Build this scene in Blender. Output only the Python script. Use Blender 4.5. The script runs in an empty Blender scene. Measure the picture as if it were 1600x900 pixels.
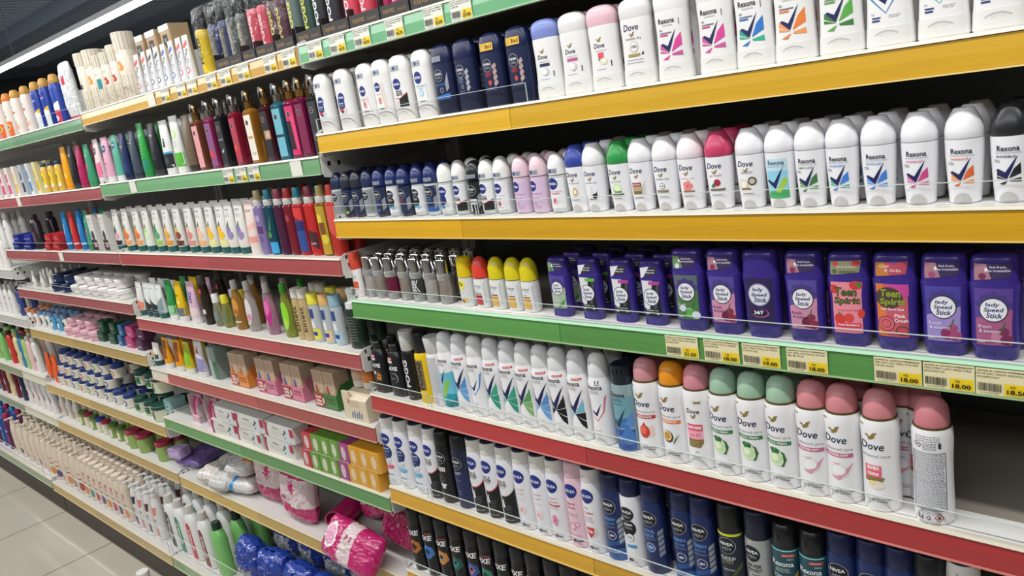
import bpy, bmesh, math, random
from mathutils import Vector, Matrix
from mathutils.geometry import tessellate_polygon
random.seed(7)
C = bpy.context.scene.collection
scene = bpy.context.scene
PI = math.pi
# ---------------------------------------------------------------- camera
cam_d = bpy.data.cameras.new('camera'); cam = bpy.data.objects.new('camera', cam_d); C.objects.link(cam)
cam_d.sensor_width = 36.0; cam_d.lens = 1230.09/1600*36.0; cam_d.clip_start = 0.02; cam_d.clip_end = 100
_d = Vector((-0.67727, 0.69992, -0.22674)); _r = Vector((0.73445, 0.66138, -0.15219)); _u = Vector((-0.04344, 0.26961, 0.96199))
FLOOR = -1.52
cam.matrix_world = Matrix(((_r.x, _u.x, -_d.x, 1.4569), (_r.y, _u.y, -_d.y, -0.99106), (_r.z, _u.z, -_d.z, 0.0), (0, 0, 0, 1)))
scene.camera = cam
# ---------------------------------------------------------------- exposure, world, lights
vs = scene.view_settings
scene.display_settings.display_device = 'sRGB'
vs.view_transform = 'Standard'; vs.look = 'None'; vs.exposure = 0.0; vs.gamma = 1.0; vs.use_curve_mapping = False
w = bpy.data.worlds.new('world'); scene.world = w; w.use_nodes = True
w.node_tree.nodes['Background'].inputs[0].default_value = (0.85, 0.93, 1.0, 1)
w.node_tree.nodes['Background'].inputs[1].default_value = 0.3
def strip_light(x, y, z, length, width, power, col=(1, 0.985, 0.95), tilt=0.0):
    l = bpy.data.lights.new('ceiling_or_fill_strip', 'AREA'); l.shape = 'RECTANGLE'; l.size = length; l.size_y = width
    l.energy = power; l.color = col
    o = bpy.data.objects.new('ceiling_or_fill_strip', l); o.location = (x, y, z); o.rotation_euler = (tilt, 0, 0); C.objects.link(o)
    return o
LIGHT_Z = 1.12
strip_light(-3.0, -0.72, LIGHT_Z-0.02, 12.0, 0.10, 118, tilt=0.12)
strip_light(-3.0, -2.6, LIGHT_Z+0.2, 12.0, 0.50, 105, col=(0.97, 0.98, 1.0), tilt=0.95)  # added fill from across the aisle, no known lamp; brightens product fronts
# ---------------------------------------------------------------- materials
def lin(h):
    if isinstance(h, str):
        h = h.lstrip('#'); c = [int(h[i:i+2], 16)/255 for i in (0, 2, 4)]
    else: c = list(h)
    return tuple(x/12.92 if x <= 0.04045 else ((x+0.055)/1.055)**2.4 for x in c)
_M = {}
def mat(col, rough=0.4, metal=0.0, trans=0.0, coat=0.0, noise=0.0, nscale=20.0, stretch=None, spec=0.5, bump=0.0, emit=None, kind=None):
    key = (str(col), rough, metal, trans, coat, noise, nscale, str(stretch), spec, bump, emit, kind)
    if key in _M: return _M[key]
    m = bpy.data.materials.new('mat_%d' % len(_M)); m.use_nodes = True; _M[key] = m
    nt = m.node_tree; N = nt.nodes; L = nt.links; b = N['Principled BSDF']
    c = lin(col)
    b.inputs['Base Color'].default_value = (*c, 1)
    b.inputs['Roughness'].default_value = rough; b.inputs['Metallic'].default_value = metal
    b.inputs['Specular IOR Level'].default_value = spec
    b.inputs['Coat Weight'].default_value = coat; b.inputs['Coat Roughness'].default_value = 0.08
    m.diffuse_color = (*c, 1)
    if trans: b.inputs['Transmission Weight'].default_value = trans; b.inputs['IOR'].default_value = 1.3
    if emit: b.inputs['Emission Color'].default_value = (*c, 1); b.inputs['Emission Strength'].default_value = emit
    if noise or bump:
        tc = N.new('ShaderNodeTexCoord'); mp = N.new('ShaderNodeMapping'); nz = N.new('ShaderNodeTexNoise')
        L.new(tc.outputs['Object'], mp.inputs[0]); L.new(mp.outputs[0], nz.inputs[0])
        if stretch: mp.inputs['Scale'].default_value = stretch
        nz.inputs['Scale'].default_value = nscale; nz.inputs['Detail'].default_value = 4
        if noise:
            mx = N.new('ShaderNodeMix'); mx.data_type = 'RGBA'
            mx.inputs[6].default_value = (*[v*(1-noise) for v in c], 1); mx.inputs[7].default_value = (*[min(1, v*(1+noise)) for v in c], 1)
            L.new(nz.outputs[0], mx.inputs[0]); L.new(mx.outputs[2], b.inputs['Base Color'])
        if bump:
            bp = N.new('ShaderNodeBump'); bp.inputs['Strength'].default_value = bump; bp.inputs['Distance'].default_value = 0.004
            L.new(nz.outputs[0], bp.inputs['Height']); L.new(bp.outputs[0], b.inputs['Normal'])
    if kind == 'clear':      # thin clear plastic: see-through with surface gloss
        out = N['Material Output']; tr = N.new('ShaderNodeBsdfTransparent'); tr.inputs[0].default_value = (*c, 1)
        gl = N.new('ShaderNodeBsdfGlossy'); gl.inputs['Roughness'].default_value = rough; gl.inputs[0].default_value = (1, 1, 1, 1)
        fr = N.new('ShaderNodeFresnel'); fr.inputs[0].default_value = 1.45
        ge = N.new('ShaderNodeNewGeometry'); ib = N.new('ShaderNodeMath'); ib.operation = 'SUBTRACT'; ib.inputs[0].default_value = 1; L.new(ge.outputs['Backfacing'], ib.inputs[1])
        mu = N.new('ShaderNodeMath'); mu.operation = 'MULTIPLY'; L.new(fr.outputs[0], mu.inputs[0]); L.new(ib.outputs[0], mu.inputs[1])
        mn = N.new('ShaderNodeMath'); mn.operation = 'MINIMUM'; mn.inputs[1].default_value = .07; L.new(mu.outputs[0], mn.inputs[0])
        ms = N.new('ShaderNodeMixShader'); L.new(mn.outputs[0], ms.inputs[0]); L.new(tr.outputs[0], ms.inputs[1]); L.new(gl.outputs[0], ms.inputs[2])
        if bump: L.new(bp.outputs[0], gl.inputs['Normal']); L.new(bp.outputs[0], fr.inputs['Normal'])
        L.new(ms.outputs[0], out.inputs[0])
    return m
def paint(c): return mat(c, 0.42)
def ink(c): return mat(c, 0.45)
CLEAR = lambda: mat('fefefe', 0.06, kind='clear')
CHROME = lambda: mat('f4f4f4', 0.1, metal=1.0)
GOLD = lambda: mat('d0a258', 0.22, metal=1.0)
# ---------------------------------------------------------------- mesh builder (millimetres)
class M:
    def __init__(s): s.v = []; s.f = []; s.mi = []; s.sm = []; s.mats = []
    def mid(s, m):
        if m not in s.mats: s.mats.append(m)
        return s.mats.index(m)
    def add(s, vs, fs, m, smooth=False):
        o = len(s.v); s.v += [tuple(v) for v in vs]; k = s.mid(m)
        for f in fs: s.f.append(tuple(i+o for i in f)); s.mi.append(k); s.sm.append(smooth)
    def loft(s, secs, m, seg=26, top=True, bot=True, c=(0, 0), sharp=0.6):
        """secs: (z, a, b, n) superellipse rings, b and n optional"""
        S = []
        for q in secs:
            z, a = q[0], q[1]; b = q[2] if len(q) > 2 else a; n = q[3] if len(q) > 3 else 2
            yo = q[4] if len(q) > 4 else 0
            S.append((z, a, b, n, yo))
        def ring(q):
            z, a, b, n, yo = q; out = []
            for i in range(seg):
                t = 2*PI*(i+0.5)/seg; ct, st = math.cos(t), math.sin(t)
                x = a*math.copysign(abs(ct)**(2/n), ct); y = b*math.copysign(abs(st)**(2/n), st)
                out.append((c[0]+x, c[1]+y+yo, z))
            return out
        k = len(S); i = 0
        while i < k-1:      # runs of rings share vertices until the profile turns sharply
            run = [S[i]]; j = i
            while j < k-1:
                run.append(S[j+1]); j += 1
                if j < k-1:
                    a0 = math.atan2(S[j][0]-S[j-1][0], S[j][1]-S[j-1][1]); a1 = math.atan2(S[j+1][0]-S[j][0], S[j+1][1]-S[j][1])
                    if abs(a1-a0) > sharp: break
            vs = []; fs = []
            for q in run: vs += ring(q)
            for r in range(len(run)-1):
                for t in range(seg):
                    u = (t+1) % seg; fs.append((r*seg+t, r*seg+u, (r+1)*seg+u, (r+1)*seg+t))
            s.add(vs, fs, m, True); i = j
        if bot: s.add(ring(S[0]), [tuple(reversed(range(seg)))], m)
        if top: s.add(ring(S[-1]), [tuple(range(seg))], m)
        return s
    def box(s, x0, x1, y0, y1, z0, z1, m, sh=0.0):
        v = [(x, y, z+sh*x) for z in (z0, z1) for y in (y0, y1) for x in (x0, x1)]
        s.add(v, [(0, 2, 3, 1), (4, 5, 7, 6), (0, 1, 5, 4), (2, 6, 7, 3), (0, 4, 6, 2), (1, 3, 7, 5)], m); return s
    def prism(s, pts, x0, x1, m, sh=0.0):
        """pts in (y,z), extruded along x"""
        n = len(pts); v = [(x0, y, z+sh*x0) for y, z in pts]+[(x1, y, z+sh*x1) for y, z in pts]
        f = [tuple(range(n)), tuple(reversed(range(n, 2*n)))]+[(i, n+i, n+(i+1) % n, (i+1) % n) for i in range(n)]
        s.add(v, f, m); return s
    def build(s, name, scale=0.001):
        me = bpy.data.meshes.new(name)
        me.from_pydata([(x*scale, y*scale, z*scale) for x, y, z in s.v], [], s.f)
        for m in s.mats: me.materials.append(m)
        me.polygons.foreach_set('material_index', s.mi); me.polygons.foreach_set('use_smooth', s.sm)
        me.update(); return me
# ---------------------------------------------------------------- printed labels: flat shapes laid onto a body's front
_TX = {}
def text_tris(st, bold=0.0):
    if (st, bold) in _TX: return _TX[(st, bold)]
    cu = bpy.data.curves.new('t', 'FONT'); cu.body = st; cu.size = 1; cu.resolution_u = 2; cu.fill_mode = 'BOTH'; cu.offset = bold
    ob = bpy.data.objects.new('t', cu); C.objects.link(ob)
    dg = bpy.context.evaluated_depsgraph_get(); me = ob.evaluated_get(dg).to_mesh()
    me.calc_loop_triangles()
    P = [(v.co.x, v.co.y) for v in me.vertices]; T = [tuple(P[i] for i in t.vertices) for t in me.loop_triangles]
    x0 = min(p[0] for p in P); x1 = max(p[0] for p in P); y0 = min(p[1] for p in P); y1 = max(p[1] for p in P)
    T = [tuple(((p[0]-x0)/(x1-x0)-0.5, (p[1]-y0)/(y1-y0)-0.5) for p in t) for t in T]
    ob.evaluated_get(dg).to_mesh_clear(); bpy.data.objects.remove(ob); bpy.data.curves.remove(cu)
    _TX[(st, bold)] = T; return T
def tx(st, cx, cz, w, h, col, sh=0.0, bold=0.0, rot=0.0): return ('T', st, cx, cz, w, h, col, sh, bold, rot)
def rc(x0, z0, x1, z1, col): return ('P', [(x0, z0), (x1, z0), (x1, z1), (x0, z1)], col)
def pg(pts, col): return ('P', pts, col)
def el(cx, cz, rx, rz, col, n=20): return ('P', [(cx+rx*math.cos(2*PI*i/n), cz+rz*math.sin(2*PI*i/n)) for i in range(n)], col)
def clip(poly, k, val, keep_less):
    out = []; n = len(poly)
    for i in range(n):
        a, b = poly[i], poly[(i+1) % n]
        ia = (a[k] <= val) if keep_less else (a[k] >= val); ib = (b[k] <= val) if keep_less else (b[k] >= val)
        if ia: out.append(a)
        if ia != ib:
            t = (val-a[k])/(b[k]-a[k]); out.append((a[0]+(b[0]-a[0])*t, a[1]+(b[1]-a[1])*t))
    return out
def strips(poly, k, step):
    lo = min(p[k] for p in poly); hi = max(p[k] for p in poly)
    if hi-lo <= step*1.2: return [poly]
    i0 = math.floor(lo/step); i1 = math.ceil(hi/step); out = []
    for i in range(i0, i1):
        q = clip(clip(poly, k, i*step, False), k, (i+1)*step, True)
        if len(q) > 2: out.append(q)
    return out
def print_on(m, surf, ops, xs=2.6, zs=7.0, base=0.25):
    lay = base
    for op in ops:
        if op[0] == 'T':
            _, st, cx, cz, w, h, col, sh, bold, rot = op
            polys = []
            cr, sr = math.cos(rot), math.sin(rot)
            for t in text_tris(st, bold):
                q = []
                for p in t:
                    X = p[0]*w+p[1]*h*sh; Z = p[1]*h
                    q.append((cx+X*cr-Z*sr, cz+X*sr+Z*cr))
                polys.append(q)
        elif op[0] == 'Q': polys = op[1]; col = op[2]
        else:
            pts = op[1]; col = op[2]
            if len(pts) > 4:
                tr = tessellate_polygon([[Vector((p[0], p[1], 0)) for p in pts]]); polys = [[pts[i] for i in t] for t in tr]
            elif len(pts) == 4 and op[0] == 'P':
                tr = tessellate_polygon([[Vector((p[0], p[1], 0)) for p in pts]]); polys = [[pts[i] for i in t] for t in tr]
                x_ = sorted({p[0] for p in pts})
                if len(x_) == 2: polys = [pts]
            else: polys = [pts]
        mt = ink(col) if isinstance(col, (str, tuple)) else col
        for p in polys:
            for a in strips(p, 0, xs):
                for b in strips(a, 1, zs):
                    ar = sum(b[i][0]*b[(i+1) % len(b)][1]-b[(i+1) % len(b)][0]*b[i][1] for i in range(len(b)))
                    if abs(ar) < 1e-5: continue
                    if ar < 0: b = b[::-1]
                    m.add([(x, surf(x, z)-lay, z) for x, z in b], [tuple(range(len(b)))], mt)
        lay += 0.05
    return m
def surf_of(secs):
    S = [(q[0], q[1], q[2] if len(q) > 2 else q[1], q[3] if len(q) > 3 else 2, q[4] if len(q) > 4 else 0) for q in secs]
    def f(x, z):
        z = min(max(z, S[0][0]), S[-1][0])
        for i in range(len(S)-1):
            if S[i][0] <= z <= S[i+1][0]: break
        p, q = S[i], S[i+1]; t = 0 if q[0] == p[0] else (z-p[0])/(q[0]-p[0])
        a, b, n, yo = [p[j]+(q[j]-p[j])*t for j in (1, 2, 3, 4)]
        u = min(abs(x)/a, 0.992)
        return -b*(1-u**n)**(1/n)+yo
    return f
# ---------------------------------------------------------------- objects
def tag(o, label, cat, group=None, kind=None):
    if label: o['label'] = label
    if cat: o['category'] = cat
    if group: o['group'] = group
    if kind: o['kind'] = kind
    return o
def link(name, me, parent=None, loc=(0, 0, 0), rz=0.0):
    o = bpy.data.objects.new(name, me); C.objects.link(o); o.location = loc; o.rotation_euler = (0, 0, rz)
    if parent: o.parent = parent
    return o
class Design:
    """a product: name, words, category, list of (part name, mesh)"""
    def __init__(s, name, desc, cat, parts, r=22):
        s.name = name; s.desc = desc; s.cat = cat; s.r = r
        s.parts = [(n, m.build(n) if isinstance(m, M) else m) for n, m in parts]
        names = [n for n, _ in parts]; s.up = []
        for n in names:      # printing, stickers and small fittings belong to the part that carries them
            p = {'cap_sticker': 'cap', 'cap_label': 'cap', 'cap_top': 'cap', 'cap_ring': 'cap', 'spout': 'pump_head', 'base_dial': names[0], 'label': names[0], 'print': names[0], 'body_ribs': names[0], 'cap_ribs': 'cap'}.get(n)
            s.up.append(names.index(p) if p and p in names and p != n else None)
        s.root = None
    def place(s, loc, rz, label, group):
        if s.root is None:
            root = bpy.data.objects.new(s.name, None); root.empty_display_size = 0.02; C.objects.link(root); s.root = root
            s.kids = [link(n, me, root) for n, me in s.parts]
            for o, u in zip(s.kids, s.up):
                if u is not None: o.parent = s.kids[u]
        else:
            root = s.root.copy(); C.objects.link(root)
            new = [ch.copy() for ch in s.kids]
            for c, u in zip(new, s.up):
                C.objects.link(c); c.parent = root if u is None else new[u]
        root.location = loc; root.rotation_euler = (0, 0, rz)
        tag(root, label, s.cat, group); return root
# ---------------------------------------------------------------- brand marks
NAVY = '1a2f80'; INK = '161c3c'
def nivea(cx, cz, r, col=NAVY, rz=None):
    rz = rz or r
    return [el(cx, cz, r, rz, col, 28), tx('NIVEA', cx, cz, r*1.62, r*0.42, 'f4f5f8', bold=0.02)]
def nmen(cx, cz, r, base='12151f'):
    return [el(cx, cz, r, r*1.02, 'a9b0bb', 28), el(cx, cz, r-0.7, r*1.02-0.7, base, 28), tx('NIVEA', cx, cz+r*.22, r*1.5, r*0.38, 'f0f2f4', bold=0.02), tx('MEN', cx, cz-r*.35, r*1.0, r*0.34, 'aab0ba')]
def bird(cx, cz, s, col='8f7a3a'):
    P = [(-.56, .08), (-.40, .22), (-.24, .16), (-.12, .02), (.06, .10), (.20, .34), (.56, .44), (.50, .26), (.36, .12), (.40, -.02), (.22, -.20), (-.06, -.32), (-.34, -.26), (-.14, -.16), (-.30, -.04), (-.42, .04)]
    return [pg([(cx+x*s, cz+z*s) for x, z in P], col)]
def dove_mark(cx, cz, w, col='1d2450'): return [tx('Dove', cx, cz, w, w*0.37, col, sh=.18, bold=0.012)]
def check(cx, cz, s, col='1a2058'):
    P = [(0, 0), (-.42, .36), (-.34, .43), (-.06, .28), (.40, 1.0), (.16, .36)]
    return [pg([(cx+x*s, cz+z*s) for x, z in P], col)]
def wedges(cx, cz, s, c1, c2, c3=None, c4=None):
    c3 = c3 or c1; c4 = c4 or c2
    W_ = [([(.04, .03), (.30, .62), (.62, .95), (.64, .50)], c1), ([(.05, .02), (.64, .50), (.64, .30)], c4), ([(-.04, .0), (-.60, .48), (-.62, .22)], c2), ([(-.05, -.02), (-.62, .16), (-.62, .02)], c3),
          ([(.05, -.06), (.64, .06), (.66, -.20), (.1, -.14)], c3), ([(-.02, -.10), (-.50, -.30), (-.20, -.34)], c4)]
    return [pg([(cx+x*s, cz+z*s) for x, z in p], c) for p, c in W_]
def finelines(cx, z0, z1, w, n, col):
    o = []; random.seed(n*7+int(w))
    for i in range(n):
        z = z1-(z1-z0)*i/max(1, n-1); x = cx-w/2
        while x < cx+w/2-1:
            l = random.uniform(1.5, 4.5); l = min(l, cx+w/2-x); o.append([(x, z-.35), (x+l, z-.35), (x+l, z+.35), (x, z+.35)]); x += l+.7
    return [('Q', o, col)]
WHITE = 'eeeef0'
def zscale(ops, k):
    out = []
    for op in ops:
        if op[0] == 'T': out.append(op[:3]+(op[3]*k,)+op[4:])
        elif op[0] == 'Q': out.append(('Q', [[(x, z*k) for x, z in p] for p in op[1]], op[2]))
        elif len(op[1]) >= 14:
            cz = sum(p[1] for p in op[1])/len(op[1]); out.append(('P', [(x, z+cz*(k-1)) for x, z in op[1]], op[2]))
        else: out.append(('P', [(x, z*k) for x, z in op[1]], op[2]))
    return out
# ---------------------------------------------------------------- sprays
def dove_spray(name_col, cap, pill, pilltxt, img, special=None):
    S = [(0, 22.2), (1.5, 23.6), (25, 24), (62, 23.3), (88, 23.4), (116, 24.6), (127, 24.2), (132, 22.8)]
    b = M().loft(S, mat(WHITE, 0.32))
    l = M(); sf = surf_of(S); o = []
    if special == 'back':
        o += [el(-12, 112, 4.2, 4.2, '2b3550'), el(-12, 112, 3.4, 3.4, WHITE), rc(-14, 111, -10, 113, '2b3550'), rc(12, 108, 15, 116, '2b3550')]
        o += finelines(0, 118, 124, 30, 3, '4a5066')+finelines(2, 106, 115, 16, 5, '4a5066')
        o += [rc(-19, 20.4, 19, 21, '4a5066'), rc(-19, 101.4, 19, 102, '4a5066'), rc(-19, 60.4, 19, 61, '4a5066'), rc(-19, 21, -18.4, 102, '4a5066'), rc(18.4, 21, 19, 102, '4a5066')]
        o += finelines(0, 62.5, 100, 35.5, 19, '565c70')+finelines(0, 22.5, 59, 35.5, 18, '565c70')
        o += [pg([(11, 5.5), (16.5, 11), (11, 16.5), (5.5, 11)], 'c24038'), pg([(11, 7), (15, 11), (11, 15), (7, 11)], WHITE), pg([(9.4, 9.2), (12.6, 9.2), (12.8, 11.4), (11, 13.8), (9.2, 11.4)], '1d1d24'),
              rc(-14, 8, -12.6, 13, '3b4358'), rc(-9.4, 8, -8, 13, '3b4358'), rc(-14, 7, -8, 8.6, '3b4358'), el(-1.5, 10, 2.6, 2.6, '3b4358'), el(-1.5, 10, 1.4, 1.4, WHITE)]
        o += finelines(2, 16, 18.5, 24, 2, '565c70')+finelines(0, 2.2, 4.2, 26, 2, '565c70')
    elif special == 'b3':
        o += [rc(3, 112, 14, 116, '9b8a5c')]+dove_mark(0, 99, 22)+bird(0, 90, 10)
        o += [rc(-13, 66, 13, 77, 'e2506e'), rc(-13, 52, 13, 66, 'f4a9ba'), pg([(-12, 38), (8, 38), (13, 46), (13, 52), (-12, 52)], '8a7440'), tx('even tone', 0, 72, 22, 6, 'ffffff', bold=.02), tx('vita B3', 0, 59, 18, 5, 'd04a68'), tx('48H', 2, 30, 7, 2.6, '555a66')]
        o += finelines(0, 22, 24, 26, 2, '8a8f9c')+finelines(-1, 42, 47, 14, 2, 'd8c9a0')
    else:
        o += [rc(-20, 124, -14, 126.5, '9b8a5c')]+bird(-4, 110, 15)+dove_mark(-3, 96, 31)+[tx('advanced care', 0, 82, 36, 4.2, '8b8e98')]
        if pill: o += [rc(-20, 70, 18, 76, pill), tx(pilltxt, -1, 73, 28, 3, 'ffffff', bold=.02)]
        o += img+[tx('72h', -11, 17, 6, 3, '8b8e98'), el(-4, 17, 1.8, 1.8, '9a9daa'), tx('pro-ceramide', 9, 19, 18, 2.6, '2a3350', bold=.02), tx('technology', 7.5, 15.6, 14, 2.8, '2a3350', bold=.02)]
    print_on(l, sf, o)
    c = M().loft([(134, 20.8), (135.5, 21.2), (150, 20.4), (159, 18.4), (165, 14.5), (168.5, 9), (169.5, 4)], mat(cap, 0.35), bot=False)
    ring = M().loft([(131.5, 22.9), (134.6, 22.3)], mat('7d6a3e', 0.3, metal=.7))
    return [('can', b), ('label', l), ('cap', c), ('cap_ring', ring)]
def cucumber(): return [el(-2, 49, 13, 12.5, 'd5e8c4'), el(-3, 49, 9.5, 9, 'c4dea9'), el(-5, 50, 6, 6, 'e4f0d2'), pg([(4, 36), (8, 44), (7, 55), (3, 61), (9, 58), (12, 48), (8, 37)], '2f6b34'), pg([(-14, 63), (-9, 56), (-2, 57), (-6, 66)], '2f7a3c'), pg([(-4, 58), (1, 56), (3, 62), (-3, 66)], '256a34')]
def swoosh(c): return [el(1, 49, 12, 10, 'e3e3e8'), pg([(-12, 40), (0, 35.5), (12, 47), (18, 62), (9, 52), (-2, 41)], c), pg([(-13, 60), (4, 61), (12, 65), (0, 59)], c), el(0, 50, 9, 7, 'f4f4f7')]
def passion(): return [el(-4, 47, 10, 10.5, '5b2b2c'), el(-5, 48, 8.4, 8.8, 'e8d9a8'), el(-5, 48, 6.4, 6.6, 'e0a33a')]+[el(-5+3.8*math.cos(k), 48+3.8*math.sin(k), 1, 1.2, '4a3420', 8) for k in range(6)]+[pg([(5, 36), (14, 56), (9, 44), (16, 52), (7, 36)], '4b8a3c')]
def pome(): return [el(-1, 47, 9.5, 11.5, 'cd4238'), el(-3, 49, 6, 7.5, 'e8705c'), pg([(-4, 58), (-1, 64), (2, 58)], 'b8352f'), pg([(8, 38), (16, 42), (14, 58), (9, 56)], 'ecd3cc')]
def tone(): return [rc(-14, 51, 8, 68, 'e46a7e'), tx('even', -3, 64, 16, 5, 'ffffff', bold=.02), tx('tone', -3, 56, 15, 5, 'ffffff', bold=.02), pg([(-14, 44), (8, 44), (12, 51), (-14, 51)], '8a7440'), el(1, 40, 11, 6, 'e8e2d2'), el(-4, 42, 5, 3.6, 'ead79a')]
def rexona_spray(kind):
    S = [(0, 19.5), (1.5, 20.8), (20, 21.6), (45, 20.8), (70, 20.6), (98, 22.2), (112, 21.6), (120, 19.6), (126, 18.4)]
    l = M(); sf = surf_of(S); o = []
    K = {'blue': ('5b93cf', '3f74c0', '6da6dd', '86b8e6'), 'green': ('3aa88c', '2f66b8', '2c9a7f', '5ab9a0'), 'herb': ('5e9d57', '3e7f3f', '83b872', '2f6b34'), 'black': ('1c1d22', '30323a', '111216', '1c1d22'), 'aqua': ('76b9cc', '23252c', '14161a', '9fd2de')}
    if kind in K:
        c = K[kind]
        W_ = [([(.03, .0), (.30, .66), (.60, 1.1), (.62, .12)], c[0]), ([(.06, .12), (.26, .62), (.60, 1.1), (.5, .82)], WHITE), ([(0, -.04), (.64, .08), (.66, -1.15), (.40, -.80)], c[2]), ([(0, .0), (-.60, .10), (-.6, -.55)], c[3]), ([(.12, -.12), (.66, -.55), (.66, -.62)], 'dfe6ea')]
        o += [pg([(x*26, 52+z*26) for x, z in p], q) for p, q in W_]+check(-1, 51, 47)
        o += [tx('72h', -12, 84, 5, 4, '444a5c'), tx({'blue': 'COTTON DRY', 'green': 'SHOWER FRESH', 'herb': 'BAMBOO', 'black': 'INVISIBLE', 'aqua': 'INVISIBLE'}[kind], -2, 24, 14, 2.4, '2a4a5c'), rc(0, 115.2, 17, 118.8, 'c8372f'), tx('IMPROVED', 8.5, 117, 14, 1.8, 'ffffff')]
    elif kind == 'outline' or kind == 'pinkline':
        col = 'e0718c' if kind == 'pinkline' else '3f8fd0'
        big = [(0, -.14), (-.56, .36), (-.5, .56), (-.1, .42), (.52, 1.24), (.36, .36)]
        o += [pg([(x*36, 50+z*36) for x, z in big], col)]+[pg([(x*30, 52+z*32) for x, z in big], 'f2f3f5')]+check(0, 54, 26)
        o += [tx('72h', -12, 82, 5, 3, col), tx('POWDER DRY', -2, 28, 14, 2.6, col)]+finelines(-2, 20, 23, 14, 2, '8a8f9c')
        if kind == 'pinkline': o += [tx('11', 6, 127-9, 7, 6, '27306a', bold=.03), rc(2, 113, 10.5, 113.8, '27306a')]
    elif kind == 'cyan':
        o += [pg([(-20, 6), (20, 6), (20, 60), (-20, 66)], '2a9ba6'), pg([(-20, 40), (20, 34), (20, 84), (-20, 78)], '6cc4d8'), pg([(-12, 30), (6, 66), (14, 62), (0, 28)], '8fc24a'), pg([(2, 8), (20, 26), (20, 8)], '1f7f92')]+check(-6, 56, 34)
    o += [tx('Rexona', -1, 109, 31, 9, '141a34', bold=.01), tx('ADVANCED', -1, 101.6, 18, 2.3, '5a6070'), tx('PROTECTION', -1, 98.4, 19, 2.3, '5a6070')]
    print_on(l, sf, o)
    b = M().loft(S, mat(WHITE, 0.3))
    c = M().loft([(126, 18.6), (128, 19), (142, 18.3), (155, 16.4), (162, 13), (165, 8), (166, 3)], mat('e3e4e6', 0.35), bot=False)
    n = M().loft([(0, 3), (1, 2.4)], mat('9ea1a6', .4), seg=14)
    c.loft([(150, 1.2), (154, 1.2)], mat('b9bcc2', .4), seg=10, c=(-6, -17.2))
    return [('can', b), ('label', l), ('cap', c)]
def rexona_film():
    S = [(0, 20), (1.5, 21.8), (60, 22), (112, 22), (120, 21)]
    b = M().loft(S, mat('9fb6bb', 0.3, metal=.3)); l = M(); o = []
    o += [rc(-20, 2, 20, 40, '2b57a5'), pg([(-20, 40), (20, 46), (20, 64), (-20, 54)], '3f78b8'), pg([(-20, 54), (20, 64), (20, 100), (-20, 96)], '6fa3ae'), pg([(-8, 10), (12, 52), (20, 30), (20, 14)], '4a7fc4'), pg([(8, 50), (20, 74), (20, 44)], '5c8fd0')]
    o += check(-3, 42, 38, '173a4c')+[tx('Rexona', -1, 103, 28, 8, '14203a', bold=.015), tx('ADVANCED', -1, 95, 18, 2.5, '23303c'), tx('PROTECTION', -1, 91.5, 19, 2.5, '23303c'), tx('WORKOUT', -3, 86, 20, 2.6, '23303c'), tx('SHOWER', -6, 26, 14, 3, 'd6e6f2'), tx('FRESH', -7, 22, 10, 3, 'd6e6f2')]
    print_on(l, surf_of(S), o)
    c = M().loft([(120.5, 20), (124, 20.6), (140, 20.3), (152, 19.6), (154, 16)], mat('14202a', 0.3), bot=False)
    c.box(-5, 5, -21.6, -18, 141, 148, mat('0c1218', .3)); c.box(6, 12, -19, -16, 141, 148, mat('0c1218', .3))
    return [('can', b), ('label', l), ('cap', c)]
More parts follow.
